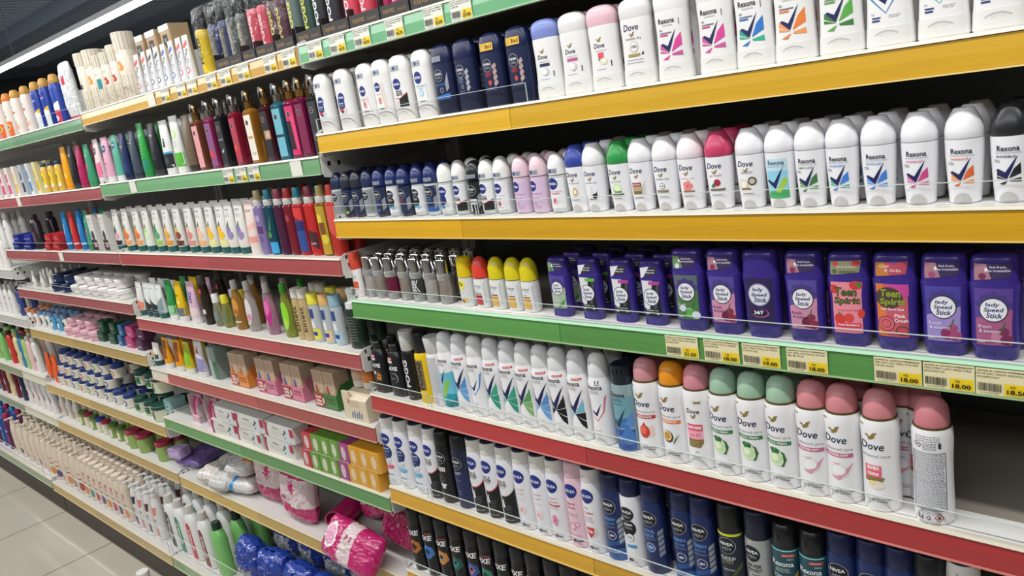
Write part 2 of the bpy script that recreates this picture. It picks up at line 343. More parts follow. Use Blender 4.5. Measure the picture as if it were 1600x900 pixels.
def nivea_spray(kind):
    S = [(0, 20.4), (1.5, 22), (70, 22.4), (118, 22.2), (132, 21.2), (142, 20.2)]
    body = {'pearl': 'e8c6d3'}.get(kind, 'e9e9ee'); capc = {'pearl': 'd8b4c4'}.get(kind, 'dddbd6')
    b = M().loft(S, mat(body, 0.3)); l = M(); o = []
    if kind.startswith('derma'):
        o += [el(0, 68, 14, 19, '1c2a5c'), el(0, 68, 13, 18, '22376f')]+nivea(0, 95, 14)+[tx('Derma', 0, 76, 18, 5, 'dfe6f2', bold=.02), tx('Control', 0, 70, 18, 4.4, 'c8d2e4'), tx('Clinical', -2, 63, 12, 2.8, '9fb2d4')]
        o += [el(5, 53, 6, 5, 'c9ccd2'), el(6, 54, 4, 3, 'eef0f2')]
        o += [rc(-11, 34, 11, 42, {'derma': '62b4e0', 'dermapink': 'e05c80'}[kind]), el(-11, 38, 2.6, 4, {'derma': '62b4e0', 'dermapink': 'e05c80'}[kind]), el(11, 38, 2.6, 4, {'derma': '62b4e0', 'dermapink': 'e05c80'}[kind]), tx('72h protection', 0, 38, 18, 2.6, 'f4f6f8')]
        o += finelines(0, 45, 47, 18, 2, '8a92a4')+[el(-4, 22, 3, 2, '30406a'), rc(0, 21, 10, 23, '7ab8dc')]
    elif kind == 'bw' or kind == 'bwgold':
        k = 'd9557c' if kind == 'bw' else 'cfcabd'
        o += [pg([(-21, 4), (-7, 4), (-7, 50), (-21, 50)], 'e9e9ee'), pg([(-7, 2), (21, 2), (21, 64), (-7, 51)], '15171c')]
        arc = [(20*math.cos(t)-0, 70+20*1.0*math.sin(t)) for t in [PI+PI*i/14 for i in range(15)]]
        o += [pg([(x*1.05, z-1.6) for x, z in arc]+[(21, 74), (-21, 74)], k), pg(arc+[(21, 78), (-21, 78)], 'e9e9ee')]
        o += nivea(0, 95, 14)+[tx('Black &', 0, 77, 19, 5.2, '15171c', bold=.02), rc(-10, 68, 10, 73.6, '15171c'), tx('White', 0, 71, 17, 4.4, 'f0f0f2', bold=.02), tx('Invisible', 1, 65.6, 14, 2, '55585f'), tx('Clear', -3, 60, 8, 2.4, '77767c')]
        o += [pg([(-4.5, 30), (1, 30), (0, 38), (-.6, 45), (-3.4, 45), (-4, 38)], 'eceef0'), el(-13, 28, 3.6, 4, k), el(-13, 28, 2.8, 3.2, 'e9e9ee'), tx('5', -13, 28, 2.4, 3.6, k)]+finelines(9, 22, 34, 11, 4, '8a8d95')+[tx('QUICK DRY', 6, 8, 20, 3, 'e6e8ea')]
    else:
        if kind == 'powder': o += nivea(0, 94, 14)+[tx('Powder', 2, 72, 18, 4.6, 'd08a88'), tx('touch', 2, 65, 13, 4.6, 'd08a88'), tx('48h anti', 1, 56, 12, 2.4, 'b9a2a2'), el(0, 36, 9.5, 9.5, 'efd4d2'), el(0, 36, 7.6, 7.6, 'f1e4e2'), el(-1, 36, 5, 5, 'e3b4b0')]
        if kind == 'natural': o += nivea(0, 94, 14)+[tx('Natural', 0, 74, 18, 4.4, 'c9646c'), tx('Radiance', 1, 68, 20, 4.4, 'c9646c'), rc(-14, 60.5, 14, 63, 'c2405c')]+finelines(0, 55, 58, 20, 2, 'b08d92')+[el(4*math.cos(k*1.257), 36+6*math.sin(k*1.257), 4.4, 5, 'e58fb4') for k in range(5)]+[el(0, 36, 2.4, 2.8, 'c2507e')]
        if kind == 'pearl': o += nivea(0, 95, 14.2)+[tx('Pearl &', -1, 74, 18, 5, 'b02f5c', bold=.02), tx('Beauty', -1, 67, 18, 5, 'b02f5c', bold=.02)]+finelines(0, 54, 57, 22, 2, 'b0708c')+[el(-3, 36, 8, 8.6, 'd78fae'), el(-3, 36, 5.6, 6, 'f0c8d8'), el(8, 40, 4.6, 5, 'd78fae'), el(8, 40, 3, 3.2, 'f3d8e4')]+finelines(0, 18, 21, 26, 2, 'a04a72')+[el(-3, 12, 5, 2.6, '23366e'), rc(3, 10.8, 14, 13, '23366e')]
        if kind == 'dry': o += nivea(0, 94, 14)+[tx('Dry', -3, 74, 9, 5, 'c23a3a', bold=.02), tx('Comfort', 1, 67, 19, 5, 'c23a3a', bold=.02)]+finelines(0, 52, 60, 18, 4, 'b0606a')+[el(4, 36, 10, 11, 'd9d3d0'), pg([(-8, 43), (8, 43), (8, 33), (0, 25), (-8, 33)], 'c9303a'), tx('72h', 0, 36, 11, 6.5, 'ffffff', bold=.03)]+finelines(0, 17, 18, 14, 1, 'c23a3a')
        if kind in ('powder', 'natural', 'dry'): o += [el(-2, 9, 5, 2.6, '3a4560'), el(-2.5, 9.4, 2.6, 1.3, '9aa2b0'), rc(4, 8, 12, 10, '8a92a4')]
    print_on(l, surf_of(S), zscale(o, 1.24))
    c = M().loft([(142, 19.8), (143.5, 20.3), (158, 19.6), (168, 18.8)], mat(capc, 0.4), bot=False)
    t = M().loft([(167.5, 18), (170, 17.2), (171, 14.6)], mat('1d2440' if kind != 'pearl' else 'd8b4c4', 0.4))
    c.loft([(154, 1.6), (156.6, 1.6)], mat('b9b4ac', .4), seg=10, c=(-3, -18.9))
    return [('can', b), ('label', l), ('cap', c), ('cap_top', t)]
def men_spray(kind):
    q = 1.0 if kind in ('extreme', 'silver') else 1.13
    S = [(0, 20), (1.5, 21.8), (60, 22), (112*q, 22), (121*q, 21)]
    body = {'silver': 'b9bcbe', 'derma': 'e9e9ee', 'bw': '17181e', 'deep': '20263c', 'extreme': '1f2636'}.get(kind, '1c2c5e')
    b = M().loft(S, mat(body, 0.28, metal=.5 if kind == 'silver' else 0)); l = M(); o = []
    if kind == 'fresh': o += [rc(-20.5, 2, 20.5, 22, '2f64ac'), pg([(-20.5, 22), (20.5, 30), (20.5, 40), (-20.5, 26)], '234f94')]+nmen(0, 96, 14.5)+[tx('FRESH', 0, 74, 22, 6, '5f97d8', bold=.03), tx('ACTIVE', 0, 66, 19, 5, '5f97d8', bold=.01)]+finelines(0, 59, 60, 22, 1, 'a8b2c8')+[el(2, 45, 8.6, 9, 'c9cfdc'), el(2, 45, 7.6, 8, '1c2c5e'), tx('48H', 2, 45, 9, 4.6, 'eef0f4', bold=.02)]+[pg([(14+k*0, 30+k*9), (20.4, 35+k*9), (20.4, 42+k*9), (14, 37+k*9)], '9aa4ae') for k in range(5)]+[rc(-12, 14, 14, 17, 'aab6cc')]
    if kind == 'cool': o += nmen(0, 94, 14.5)+[tx('COOL', 0, 74, 20, 6.4, '6f9fdc', bold=.03), tx('KICK', 0, 66, 18, 6.4, '6f9fdc', bold=.03)]+finelines(0, 59, 60, 20, 1, 'a8b2c8')+[el(0, 46, 8.6, 9, 'c9cfdc'), el(0, 46, 7.6, 8, '2d5ea8'), tx('72h', 0, 46, 9, 4.6, 'eef0f4', bold=.02)]+[pg([(14, 30+k*9), (20.4, 35+k*9), (20.4, 42+k*9), (14, 37+k*9)], '8f99a6') for k in range(5)]
    if kind == 'derma': o += [el(-1, 68, 15, 17, '12151f')]+nmen(-1, 92, 14)+[tx('DERMA', 0, 74, 18, 4.4, 'eef0f2', bold=.02), tx('CONTROL', 0, 68, 17, 4, 'c6cad2'), el(2, 52, 7.6, 8, '5a6070'), el(2, 52, 6.8, 7.2, 'e9e9ee'), tx('72h', 2, 52, 8, 4.4, '3a4150', bold=.02), rc(-6, 34, 12, 39, '3f95c4'), el(-2, 12, 5, 3, '3a4560')]
    if kind == 'bw': o += nmen(0, 96, 13.5)+[rc(-16, 112, -10, 120, 'd8dade'), rc(-12, 68, 10, 77, 'e8eaec'), tx('BLACK &', -1, 74.5, 18, 3.6, '15171c', bold=.02), tx('WHITE', -1, 70.4, 18, 3.4, '15171c', bold=.02), rc(-18, 6, -11, 60, 'd8dade'), el(0, 52, 6.5, 7, '6a6d74'), el(0, 52, 5, 5.4, '17181e'), pg([(-5, 32), (5, 32), (5, 38), (8, 38), (8, 42), (-8, 42), (-8, 38), (-5, 38)], 'dfe1e4')]
    if kind == 'deep': o += [rc(-20.5, 2, 20.5, 78, '232e58')]+nmen(0, 94, 14, '20242e')+[tx('DEEP', 1, 74, 18, 5.6, 'c4c8d0', bold=.01)]+finelines(0, 58, 59, 16, 1, 'a8b0c0')+[rc(-5, 36, 5, 37, '8790a4'), rc(-5, 30, 5, 31, '8790a4')]
    if kind == 'extreme': o += [rc(-20.5, 116, 20.5, 120, 'c9cf2f')]+nmen(0, 99, 14.5, '14181f')+[tx('DEEP', 1, 76, 24, 7, 'dfe2e4'), tx('EXTREME', 0, 69, 18, 3.6, '9aa050'), tx('MAXX TECH', 1, 56, 18, 3.6, 'dfe2e4'), pg([(2, 40), (20, 70), (20, 62), (6, 38)], '4a5a30')]
    if kind == 'silver': o += nmen(-3, 98, 14.5, '14181f')+[tx('SILVER', 0, 77, 23, 6, '2a2f3a', bold=.02), tx('PROTECT', 0, 69, 24, 5.6, '2a2f3a', bold=.02), rc(-6, 60, 10, 61.5, '5a5f6a')]
    print_on(l, surf_of(S), zscale(o, q))
    capc = {'bw': '14151a', 'deep': '17191f', 'extreme': '16181e', 'silver': '171c34'}.get(kind, '18214a')
    c = M().loft([(121*q, 20.4), (121*q+2, 20.9), (150, 20.6), (163, 19.8), (167, 17.5)], mat(capc, 0.4), bot=False)
    c.loft([(164, 14), (167.5, 13.6)], mat('0e1018', .5), bot=False)
    parts = [('can', b), ('label', l), ('cap', c)]
    return parts
def rexona_men():
    S = [(0, 20), (1.5, 21.8), (60, 22), (112, 22), (120, 21)]
    b = M().loft(S, mat('1d4a54', 0.28)); l = M()
    o = [rc(-20.8, 117, 20.8, 118.6, '9ad0cc'), rc(0, 108, 18, 113, 'b5433c'), tx('IMPROVED', 9, 110.5, 14, 2.6, 'f0e4e0'), tx('MEN', 12, 104, 8, 3, 'cfdcdc'), tx('Rexona', 0, 96, 32, 9, 'f2f4f4', bold=.01), tx('ADVANCED', 0, 87, 20, 3, 'cfdcdc'), tx('PROTECTION', 0, 83, 22, 2.8, 'cfdcdc'), tx('72H', -8, 74, 12, 6, 'e6eeee'), pg([(-8, 30), (20, 84), (20, 40), (6, 30)], 'b08a36'), pg([(2, 30), (20, 60), (20, 30)], '12333a')]
    print_on(l, surf_of(S), o)
    c = M().loft([(120, 19.6), (123, 20.4), (138, 20), (152, 18.6), (157, 15)], mat('191b20', 0.35), bot=False)
    c.loft([(136, 3.2), (143, 3.2)], mat('0a0b0e', .4), seg=12, c=(-4, -18))
    return [('can', b), ('label', l), ('cap', c)]
def axe(kind):
    S = [(0, 19), (1.5, 20.6), (70, 20.8), (116, 20.6), (122, 19.6)]
    b = M().loft(S, mat('15161a', 0.25)); l = M(); o = []
    acc = {'bronze': ('b5702f', '4a2c16'), 'blue': ('3f7fc4', '2b4a94'), 'orange': ('d08a3c', '8a8f98'), 'teal': ('1f5a54', '3a8f84'), 'pop': ('3a5a9c', 'c87a9a'), 'green': ('2f8a6c', '1f5a54'), 'gold': ('c4a040', '7a6020')}[kind]
    o += [pg([(-16, 40), (-4, 62), (14, 54), (17, 36), (4, 24), (-12, 26)], acc[0]), pg([(-10, 40), (0, 54), (10, 42), (0, 30)], acc[1]), el(0, 44, 5, 5, '15161a')]
    o += [tx('AXE', 0, 101, 31, 13, 'eceef0', sh=.12, bold=.03)]+finelines(0, 14, 18, 18, 2, 'b8bcc2')
    if kind in ('blue', 'green', 'orange'): o += [rc(0, 111, 16, 114, 'b5433c')]
    print_on(l, surf_of(S), [op if (op[0] != 'P' or min(p[1] for p in op[1]) > 90) else ('P', [(x, z+22) for x, z in op[1]], op[2]) for op in o])
    c = M().loft([(122, 19.8), (124, 20.4), (150, 20.2), (158, 18.4), (160, 14)], mat('202126', 0.42), bot=False)
    return [('can', b), ('label', l), ('cap', c)]
def axe_bottle(k):
    S = [(0, 23, 15, 2.6), (2, 24.5, 16, 2.6), (50, 24, 16, 2.6), (85, 21.5, 14.5, 2.6), (97, 18, 13, 2.4), (103, 13, 10, 2.2)]
    b = M().loft(S, mat('17181c', .32)); l = M()
    o = [rc(-20, 84, 0, 91, 'c23a36'), rc(-20, 78, 0, 83.5, 'd8d8da'), tx('XL SIZE', -10, 87.5, 16, 3.4, 'ffffff', bold=.02), tx('AXE', 0, 66, 27, 9, 'eceef0', sh=.1, bold=.03)]
    if k == 0: o += [rc(-14, 30, 14, 56, '3a2a20'), pg([(-6, 32), (10, 30), (13, 44), (2, 50)], 'c07a3a'), el(6, 40, 2, 2, '3a2a20'), rc(-12, 44, -3, 52, 'c8c8c8')]
    else: o += [el(2, 44, 11, 12, '8a8f98'), el(0, 43, 10.2, 11.2, '17181c'), rc(-10, 40, 4, 44, '5a6066')]
    print_on(l, surf_of(S), o)
    c = M().loft([(103, 12.5, 10), (105, 13.5, 11), (118, 13, 10.5), (120, 11, 9)], mat('1d1e22', .4))
    return [('bottle', b), ('label', l), ('cap', c)]
def fogg(body, capc, txc, panel=None, h=0.0, txt='FOGG', caph=42):
    S = [(0, 17.4), (1.5, 18.6), (100, 18.8), (108, 18.4), (113, 16)]
    b = M().loft(S, mat(body, .3)); l = M(); o = []
    if panel: o += [rc(-10, 30, 11, 98, panel)]
    o += [tx(txt, 0, 62, 62, 13, txc, bold=.03, rot=PI/2)] if txt else []
    if panel is None and txt: o += [rc(-6, 8, 8, 9, txc)]
    print_on(l, surf_of(S), o)
    c = M().loft([(113, 15.6), (115, 16.6), (113+caph, 17.4), (115+caph, 16.4)], mat(capc, .4), bot=False)
    return [('can', b), ('label', l), ('cap', c)]
def fogg_back():
    S = [(0, 17.4), (1.5, 18.8), (104, 19), (112, 18), (116, 16)]
    b = M().loft(S, mat('e6e6e9', .3)); l = M()
    print_on(l, surf_of(S), finelines(0, 30, 108, 30, 34, '6a6e7a')+finelines(-3, 8, 26, 22, 7, '6a6e7a'))
    c = M().loft([(116, 16), (118, 17), (150, 20), (152, 19)], mat('cfcdc8', .4), bot=False)
    return [('can', b), ('label', l), ('cap', c)]
# ---------------------------------------------------------------- stick deodorants
def stick(kind, brand):
    if brand == 'nivea' or brand == 'men':
        S = [(0, 22.5, 12, 2.8), (2, 24, 13, 2.8), (24, 24.5, 13.4, 2.8), (88, 25, 13.6, 2.8)]
        capS = [(88, 24.6, 13.3, 2.8), (90, 25, 13.6, 2.8), (106, 24.4, 13.2, 2.7), (115, 21, 11.4, 2.5), (119, 15, 8, 2.3), (120.5, 8, 4, 2)]
    else:
        S = [(0, 25.2, 13, 2.6), (2, 26.5, 14, 2.6), (22, 25.6, 13.6, 2.6), (45, 24.4, 13.2, 2.6), (66, 24.2, 13, 2.6), (84, 25.2, 13.4, 2.6), (92, 25, 13.2, 2.6)]
        capS = [(92, 24.6, 13, 2.6), (94, 25.2, 13.4, 2.6), (104, 26, 13.8, 2.6), (112, 25, 13.2, 2.6), (117, 21, 11, 2.4), (120, 14, 7.4, 2.2), (121, 8, 4, 2)]
    body = 'ecebea' if brand != 'men' else '1c2648'
    b = M().loft(S, mat(body, .32), top=True); l = M(); o = []
    n0 = len(o)
    base = M().loft([(0.2, S[0][1]+.6, S[0][2]+.6, 2.7), (2, S[1][1]+.5, S[1][2]+.5, 2.7), (22, S[2][1]+.4, S[2][2]+.4, 2.7)], mat('e6e5e2' if brand != 'men' else '18203e', .35))
    bs = surf_of([(0.2, S[0][1]+.6, S[0][2]+.6, 2.7), (22, S[2][1]+.5, S[2][2]+.5, 2.7)])
    arc = [(19*math.cos(t), 3+15*math.sin(t)) for t in [PI*i/16 for i in range(17)]]; arc2 = [(17.6*math.cos(t), 3+13.4*math.sin(t)) for t in [PI*i/16 for i in range(17)]]
    gm = 'b9b7b2' if brand != 'men' else '10162c'
    print_on(base, bs, [('P', arc, gm), ('P', arc2, 'dddcd8' if brand != 'men' else '1a2344')])
    sf = surf_of(S)
    if brand == 'nivea':
        if kind == 'derma': o += [el(-3, 52, 11, 19, '1c2a5c'), el(-3, 52, 10, 18, '26386f')]+nivea(0, 64, 10)+[tx('Derma', -3, 53, 14, 4, 'dfe6f2', bold=.02), tx('Control', -3, 48, 13, 3.4, 'c8d2e4'), rc(-12, 38, 4, 42, 'd9405e'), el(7, 38, 5, 5, 'd4d2d0')]+finelines(0, 30, 31, 14, 1, '33406a')
        if kind == 'pinkb': o += nivea(-2, 68, 10)+[tx('natural', 0, 53, 20, 3.8, 'd88a96'), tx('radiance', 0, 49, 18, 2.6, 'd88a96'), el(-1, 41, 4, 5.5, 'cf5060'), el(1, 38, 3, 4, 'e59aa8'), rc(-8, 28, 9, 29.4, '6a7086'), pg([(12, 28), (18, 28), (10, 58), (8, 58)], 'eed9dc')]
        if kind == 'peach': o += nivea(-6, 70, 9)+[tx('powder', -2, 56, 14, 3.6, 'd8937c'), el(-3, 44, 4, 6, 'c8584a'), el(-2, 43, 2.4, 4, 'e89a88'), pg([(8, 30), (11, 30), (6, 76), (4, 76)], 'eec9b8'), pg([(13, 30), (16, 30), (12, 78), (10, 78)], 'f0d2c4'), rc(-8, 28, 6, 29.4, '6a7086')]
        if kind == 'bw': o += nivea(-4, 68, 10.5)+[tx('Black&', -1, 55, 15, 3.8, '15171c', bold=.02), rc(-9, 47, 7, 52, '15171c'), tx('White', -1, 49.5, 13, 3.4, 'f0f0f2'), pg([(-14, 43.5), (0, 42), (19, 51), (19, 49), (0, 40.4), (-14, 42)], 'cf4a6c'), pg([(-3, 26), (19, 26), (19, 49), (-3, 40)], '17191e'), tx('5', -9, 34, 4, 6, 'cf4a6c')]+finelines(9, 29, 33, 14, 2, '6a6e78')
        if kind == 'aqua': o += nivea(-4, 72, 11)+[tx('fresh natural', 2, 57, 26, 4, '4fa0c8'), tx('48h', 0, 52.5, 16, 2, '9aaabb'), el(0, 44, 5.4, 6.4, '9fd0e4'), el(0, 44, 3.4, 4.2, 'd2e8f0'), rc(-6, 29, 8, 30.4, '27427a'), pg([(14, 34), (17, 34), (14, 60), (12, 60)], 'd2e4ec')]
        capo = [rc(-17, 92, 9, 102, 'a9adb3'), tx('anti', 4, 97, 8, 3, '50596c'), el(-5, 97, 3.4, 3.4, '2a3f86')]
    elif brand == 'men':
        o += nmen(-4, 68, 10.5, '151b33')
        if kind == 'fresh': o += [tx('FRESH ACTIVE', -2, 52, 24, 4.2, '5a82b8', bold=.01), el(0, 42, 4.4, 4.6, 'b8bfcc'), el(0, 42, 3.6, 3.8, '1c2648'), pg([(-16, 26), (18, 26), (18, 36), (-16, 32)], '3a72b4'), pg([(11, 38), (18, 44), (18, 72), (11, 56)], '9298a4')]
        if kind == 'cool': o += [tx('COOL', -5, 55, 13, 4.6, '8fa4c8', bold=.01), tx('KICK', -5, 50, 10, 3.8, '8fa4c8'), el(-3, 42, 3, 3.6, 'aab2c4'), el(-3, 42, 2.2, 2.8, '1c2648')]+[pg([(9, 32+k*9), (16, 38+k*9), (14, 44+k*9), (7, 39+k*9)], 'a4a8b2') for k in range(4)]+finelines(-4, 31, 34, 12, 2, '9aa2b4')
        if kind == 'dry': o += [tx('DRY', -3, 53, 14, 6, 'c23a3e', bold=.02), tx('IMPACT', -4, 48, 9, 2, '8a3a44'), el(-2, 40, 4, 4, 'c8464a'), pg([(-6, 41), (2, 41), (-2, 34)], 'c8464a')]+[pg([(9, 32+k*9), (16, 38+k*9), (14, 44+k*9), (7, 39+k*9)], 'b49a98') for k in range(4)]+finelines(0, 28, 31, 22, 2, '9aa2b4')
        capo = [rc(-16, 92, 14, 104, 'e6b83a'), tx('3in1', 4, 98, 15, 6.4, '20202a', bold=.03)]+finelines(-11, 95, 101, 7, 3, '5a4a20') if kind == 'dry' else ([rc(-17, 92, 8, 101, '9298a4')]+finelines(-4, 95, 98, 20, 2, '50596c') if kind == 'fresh' else [])
    elif brand == 'dove':
        if kind == 'inv': o += dove_mark(-2, 80, 25)+bird(-2, 70, 9)+[tx('invisible dry', 0, 64, 26, 4.6, '55585f'), el(0, 53, 7, 7.6, 'a89a66'), el(0, 53, 6.3, 6.9, 'ecebea'), tx('100', 0, 53, 9, 4.4, '1d1d26', bold=.03), rc(-11, 39.5, 9, 43.5, 'a4955c'), pg([(11, 41), (15, 41), (14, 46), (12.6, 44)], '1d1d26')]+finelines(0, 31, 35, 28, 2, '50535c')
        else:
            pc, ic = {'navy': ('23305c', 'dcdde2'), 'pink': ('c05a94', 'd8d2d8'), 'rose': (None, 'e2556a')}[kind]
            o += bird(-2, 72, 9)+dove_mark(-2, 64, 19)+[tx('advanced care', 0, 57, 20, 2.6, '9a9ca6')]
            if pc: o += [rc(-10, 49.5, 10, 54, pc), el(1, 41, 6.6, 6.4, 'c4c3c8'), el(-1, 42, 5.2, 4.8, 'efeef0')]
            else: o += [rc(-6, 46, 4, 54, ic), rc(-6, 42.5, 4, 45.5, '7a8a4a'), el(3, 41, 7, 5, 'e2dcc2'), el(4, 42, 4, 2.6, 'f2f0e6')]
            o += [rc(15, 33, 16.6, 41, '2a3350')]+finelines(-2, 29, 30, 18, 1, '9a9ca6')
        capo = []
    elif brand == 'rexona':
        c = {'pink': ('d9489a', 'c65a98'), 'teal': ('2f78c8', '27a08a'), 'orange': ('e8803a', 'ee9a5c'), 'green': ('5aa84a', '3c7a3c')}.get(kind)
        if c: o += wedges(0, 36, 27, c[0], c[1], c[1] if kind != 'teal' else '34b090', c[0])+check(-2, 37, 30)+[tx('Rexona', -3, 79, 25, 7, '141a34', bold=.015), tx('motionSense', -2, 73, 16, 2, '5a6070'), tx('48h', -13, 67, 5, 3, '2a3048'), rc(-15, 62.4, 4, 63.6, '6a7080'), rc(-15, 59, -2, 61, c[0]), rc(15, 72, 16, 80, '5a6070')]
        else:
            col = {'bline': '2f86c4', 'tline': '5ac0b8'}[kind]
            big = [(0, -.16), (-.56, .42), (-.5, .62), (-.1, .5), (.52, 1.3), (.36, .36)]
            o += [pg([(x*36, 42+z*36) for x, z in big], col), pg([(x*31, 43+z*34) for x, z in big], 'ecebea')]+check(0, 46, 27)+[tx('72h', -15, 37, 4, 2.4, '3a6aa8'), rc(-16, 32, -6, 33.6, '2a3a78'), rc(-16, 28.6, -7, 30.6, '2a3a78')]+finelines(9, 32, 34, 12, 2, 'a8aab2')
        capo = []
    capc = {'navy': '7f8fd0', 'rose': 'e6bfc8'}.get(kind, 'e4e4e4') if brand == 'dove' else {'nivea': 'eeeeec', 'men': '18224a', 'rexona': 'eeeeee'}[brand]
    cap = M().loft(capS, mat(capc, .3), bot=False)
    print_on(l, sf, o); parts = [('body', b), ('base_dial', base), ('label', l), ('cap', cap)]
    if capo:
        st = M(); print_on(st, surf_of(capS), capo); parts.append(('cap_sticker', st))
    return parts
# ---------------------------------------------------------------- roll-ons
def nivea_roll(kind):
    men = kind.startswith('m')
    S = [(0, 14.5), (1.5, 16.4), (8, 16.8), (55, 16.8), (62, 16)]
    glass = '1d2742' if kind in ('mnavy', 'mdeep', 'mred', 'mgreen') else ('c9cfce' if not kind.endswith('pearl') else 'd9c3d6')
    if kind == 'mblack': glass = '17181e'
    b = M().loft(S, mat(glass, .1, spec=.8)); l = M(); o = []
    X = 15.2
    if men:
        lab = {'mgrey': '8f9496', 'mwhite': 'e6e7ea', 'mblack': '1a1b20'}.get(kind, '1f2a4c')
        o += [rc(-X, 8, X, 58, lab)]
        if kind == 'mwhite': o += [el(0, 30, 9, 13, '12151f'), rc(-8, 17, 5, 22, '3f95c4'), el(5, 18, 4, 4, '8ab4cc'), tx('DERMA', 0, 33, 11, 3, 'e8e8ea')]
        if kind == 'mnavy': o += [tx('COOL', 0, 30, 11, 4, '4a7ac8', bold=.01), tx('KICK', 0, 25, 9, 4, '4a7ac8'), el(0, 14, 3, 3, '4a7ac8')]
        if kind == 'mfresh': o += [tx('FRESH', 0, 31, 12, 4, '3f7fd0', bold=.01), rc(-X, 8, X, 18, '2a5aa8')]
        if kind == 'mred': o += [tx('DRY', 0, 31, 11, 4.4, 'c23a3e', bold=.01)]
        if kind == 'mgreen': o += [el(-4, 18, 7, 7, '3c6a34'), el(3, 11, 4, 3, 'b0bc3a')]
        if kind == 'mdeep': o += [tx('DEEP', 0, 28, 15, 4, '6a7084')]
        if kind == 'mblack': o += [rc(-8, 25, 8, 29, 'e0e1e4'), rc(-9, 19, 9, 23, 'e0e1e4'), rc(-9, 6, -4, 20, 'd8d8da'), rc(-15, 46, -8, 58, 'e0e1e4')]
        if kind != 'mwhite': o += [pg([(10, 12), (15.2, 18), (15.2, 40), (10, 34)], '8b9098')]
        o += nmen(0, 45, 9.4)
        capc = {'mgrey': '263256', 'mblack': '20222a', 'mdeep': '2c303c', 'mgreen': '2c303c'}.get(kind, '25336b')
        st = [rc(-11, 67, 11, 74, '9298a0')]+finelines(0, 69, 72, 18, 2, '5a6070') if kind in ('mnavy', 'mred', 'mfresh', 'mwhite', 'mblack') else []
    else:
        lab = {'pearl': 'd8c0dc'}.get(kind, 'ebebee'); o += [rc(-X, 8, X, 58, lab)]
        if kind == 'derma': o += [el(-1, 28, 9, 15, '1f2f66'), rc(-9, 16, 5, 20, '3fa0d4'), el(7, 19, 4.4, 4.4, 'd4d6d8')]+nivea(0, 46, 9.6)+finelines(0, 10, 11, 12, 1, '33406a')
        if kind == 'bw': o += [pg([(-15, 8), (15, 8), (15, 26), (0, 20), (-15, 21)], '1b1d22'), pg([(-15, 21), (0, 20), (15, 26), (15, 28), (0, 21.6), (-15, 22.6)], 'd0466c'), rc(-11, 6, -4, 20, 'dcdcde')]+nivea(-2, 47, 9.2)+[tx('Black &', -1, 34, 12, 3, '15171c', bold=.02), rc(-8, 27, 6, 31.4, '15171c'), tx('White', -1, 29.2, 11, 2.8, 'f0f0f2')]
        if kind == 'cherry': o += nivea(-2, 46, 9.2)+[tx('fresh cherry', 0, 33, 22, 3.4, '9a8a90'), rc(-6, 27, 6, 28.4, '4a9ac4'), el(0, 19, 3.4, 4.6, 'a02a30'), el(1.6, 20, 2, 3, 'd88a86')]+finelines(0, 11, 12, 14, 1, '55607a')
        if kind == 'pearl': o += nivea(-5, 47, 9.2)+[tx('Pearl & Beauty', 0, 33.5, 24, 3.6, 'a0568e'), rc(-9, 26.6, 7, 27.4, 'a0568e'), el(-2, 17, 3, 4, 'c4a2cc')]+finelines(2, 10, 13, 16, 2, '8a5a90')
        if kind == 'natural': o += nivea(-2, 49, 10)+[tx('natural radiance', 0, 36, 25, 3.2, 'd0607c'), rc(-7, 31.4, 9, 33, 'd0607c'), el(0, 20, 3.4, 5, 'cf4a68'), el(1.6, 18, 2.4, 3.4, 'eab0bc')]
        capc = {'pearl': 'e8cdd8'}.get(kind, 'efefed')
        st = [rc(-12, 66, 9, 74, 'a4a9b2'), el(-4, 70, 3.2, 3.2, '2a3f86'), tx('72h', 4, 70, 7, 3, '4a5570')] if kind != 'derma' else []
    print_on(l, surf_of(S), o)
    CS = [(63, 15.4), (64, 16.4), (78, 16.2), (88, 13.8), (94, 10), (97, 6), (98, 2)]
    c = M().loft(CS, mat(capc, .28), bot=True)
    parts = [('bottle', b), ('label', l), ('cap', c)]
    if st:
        s2 = M(); print_on(s2, surf_of(CS), st); parts.append(('cap_sticker', s2))
    return parts
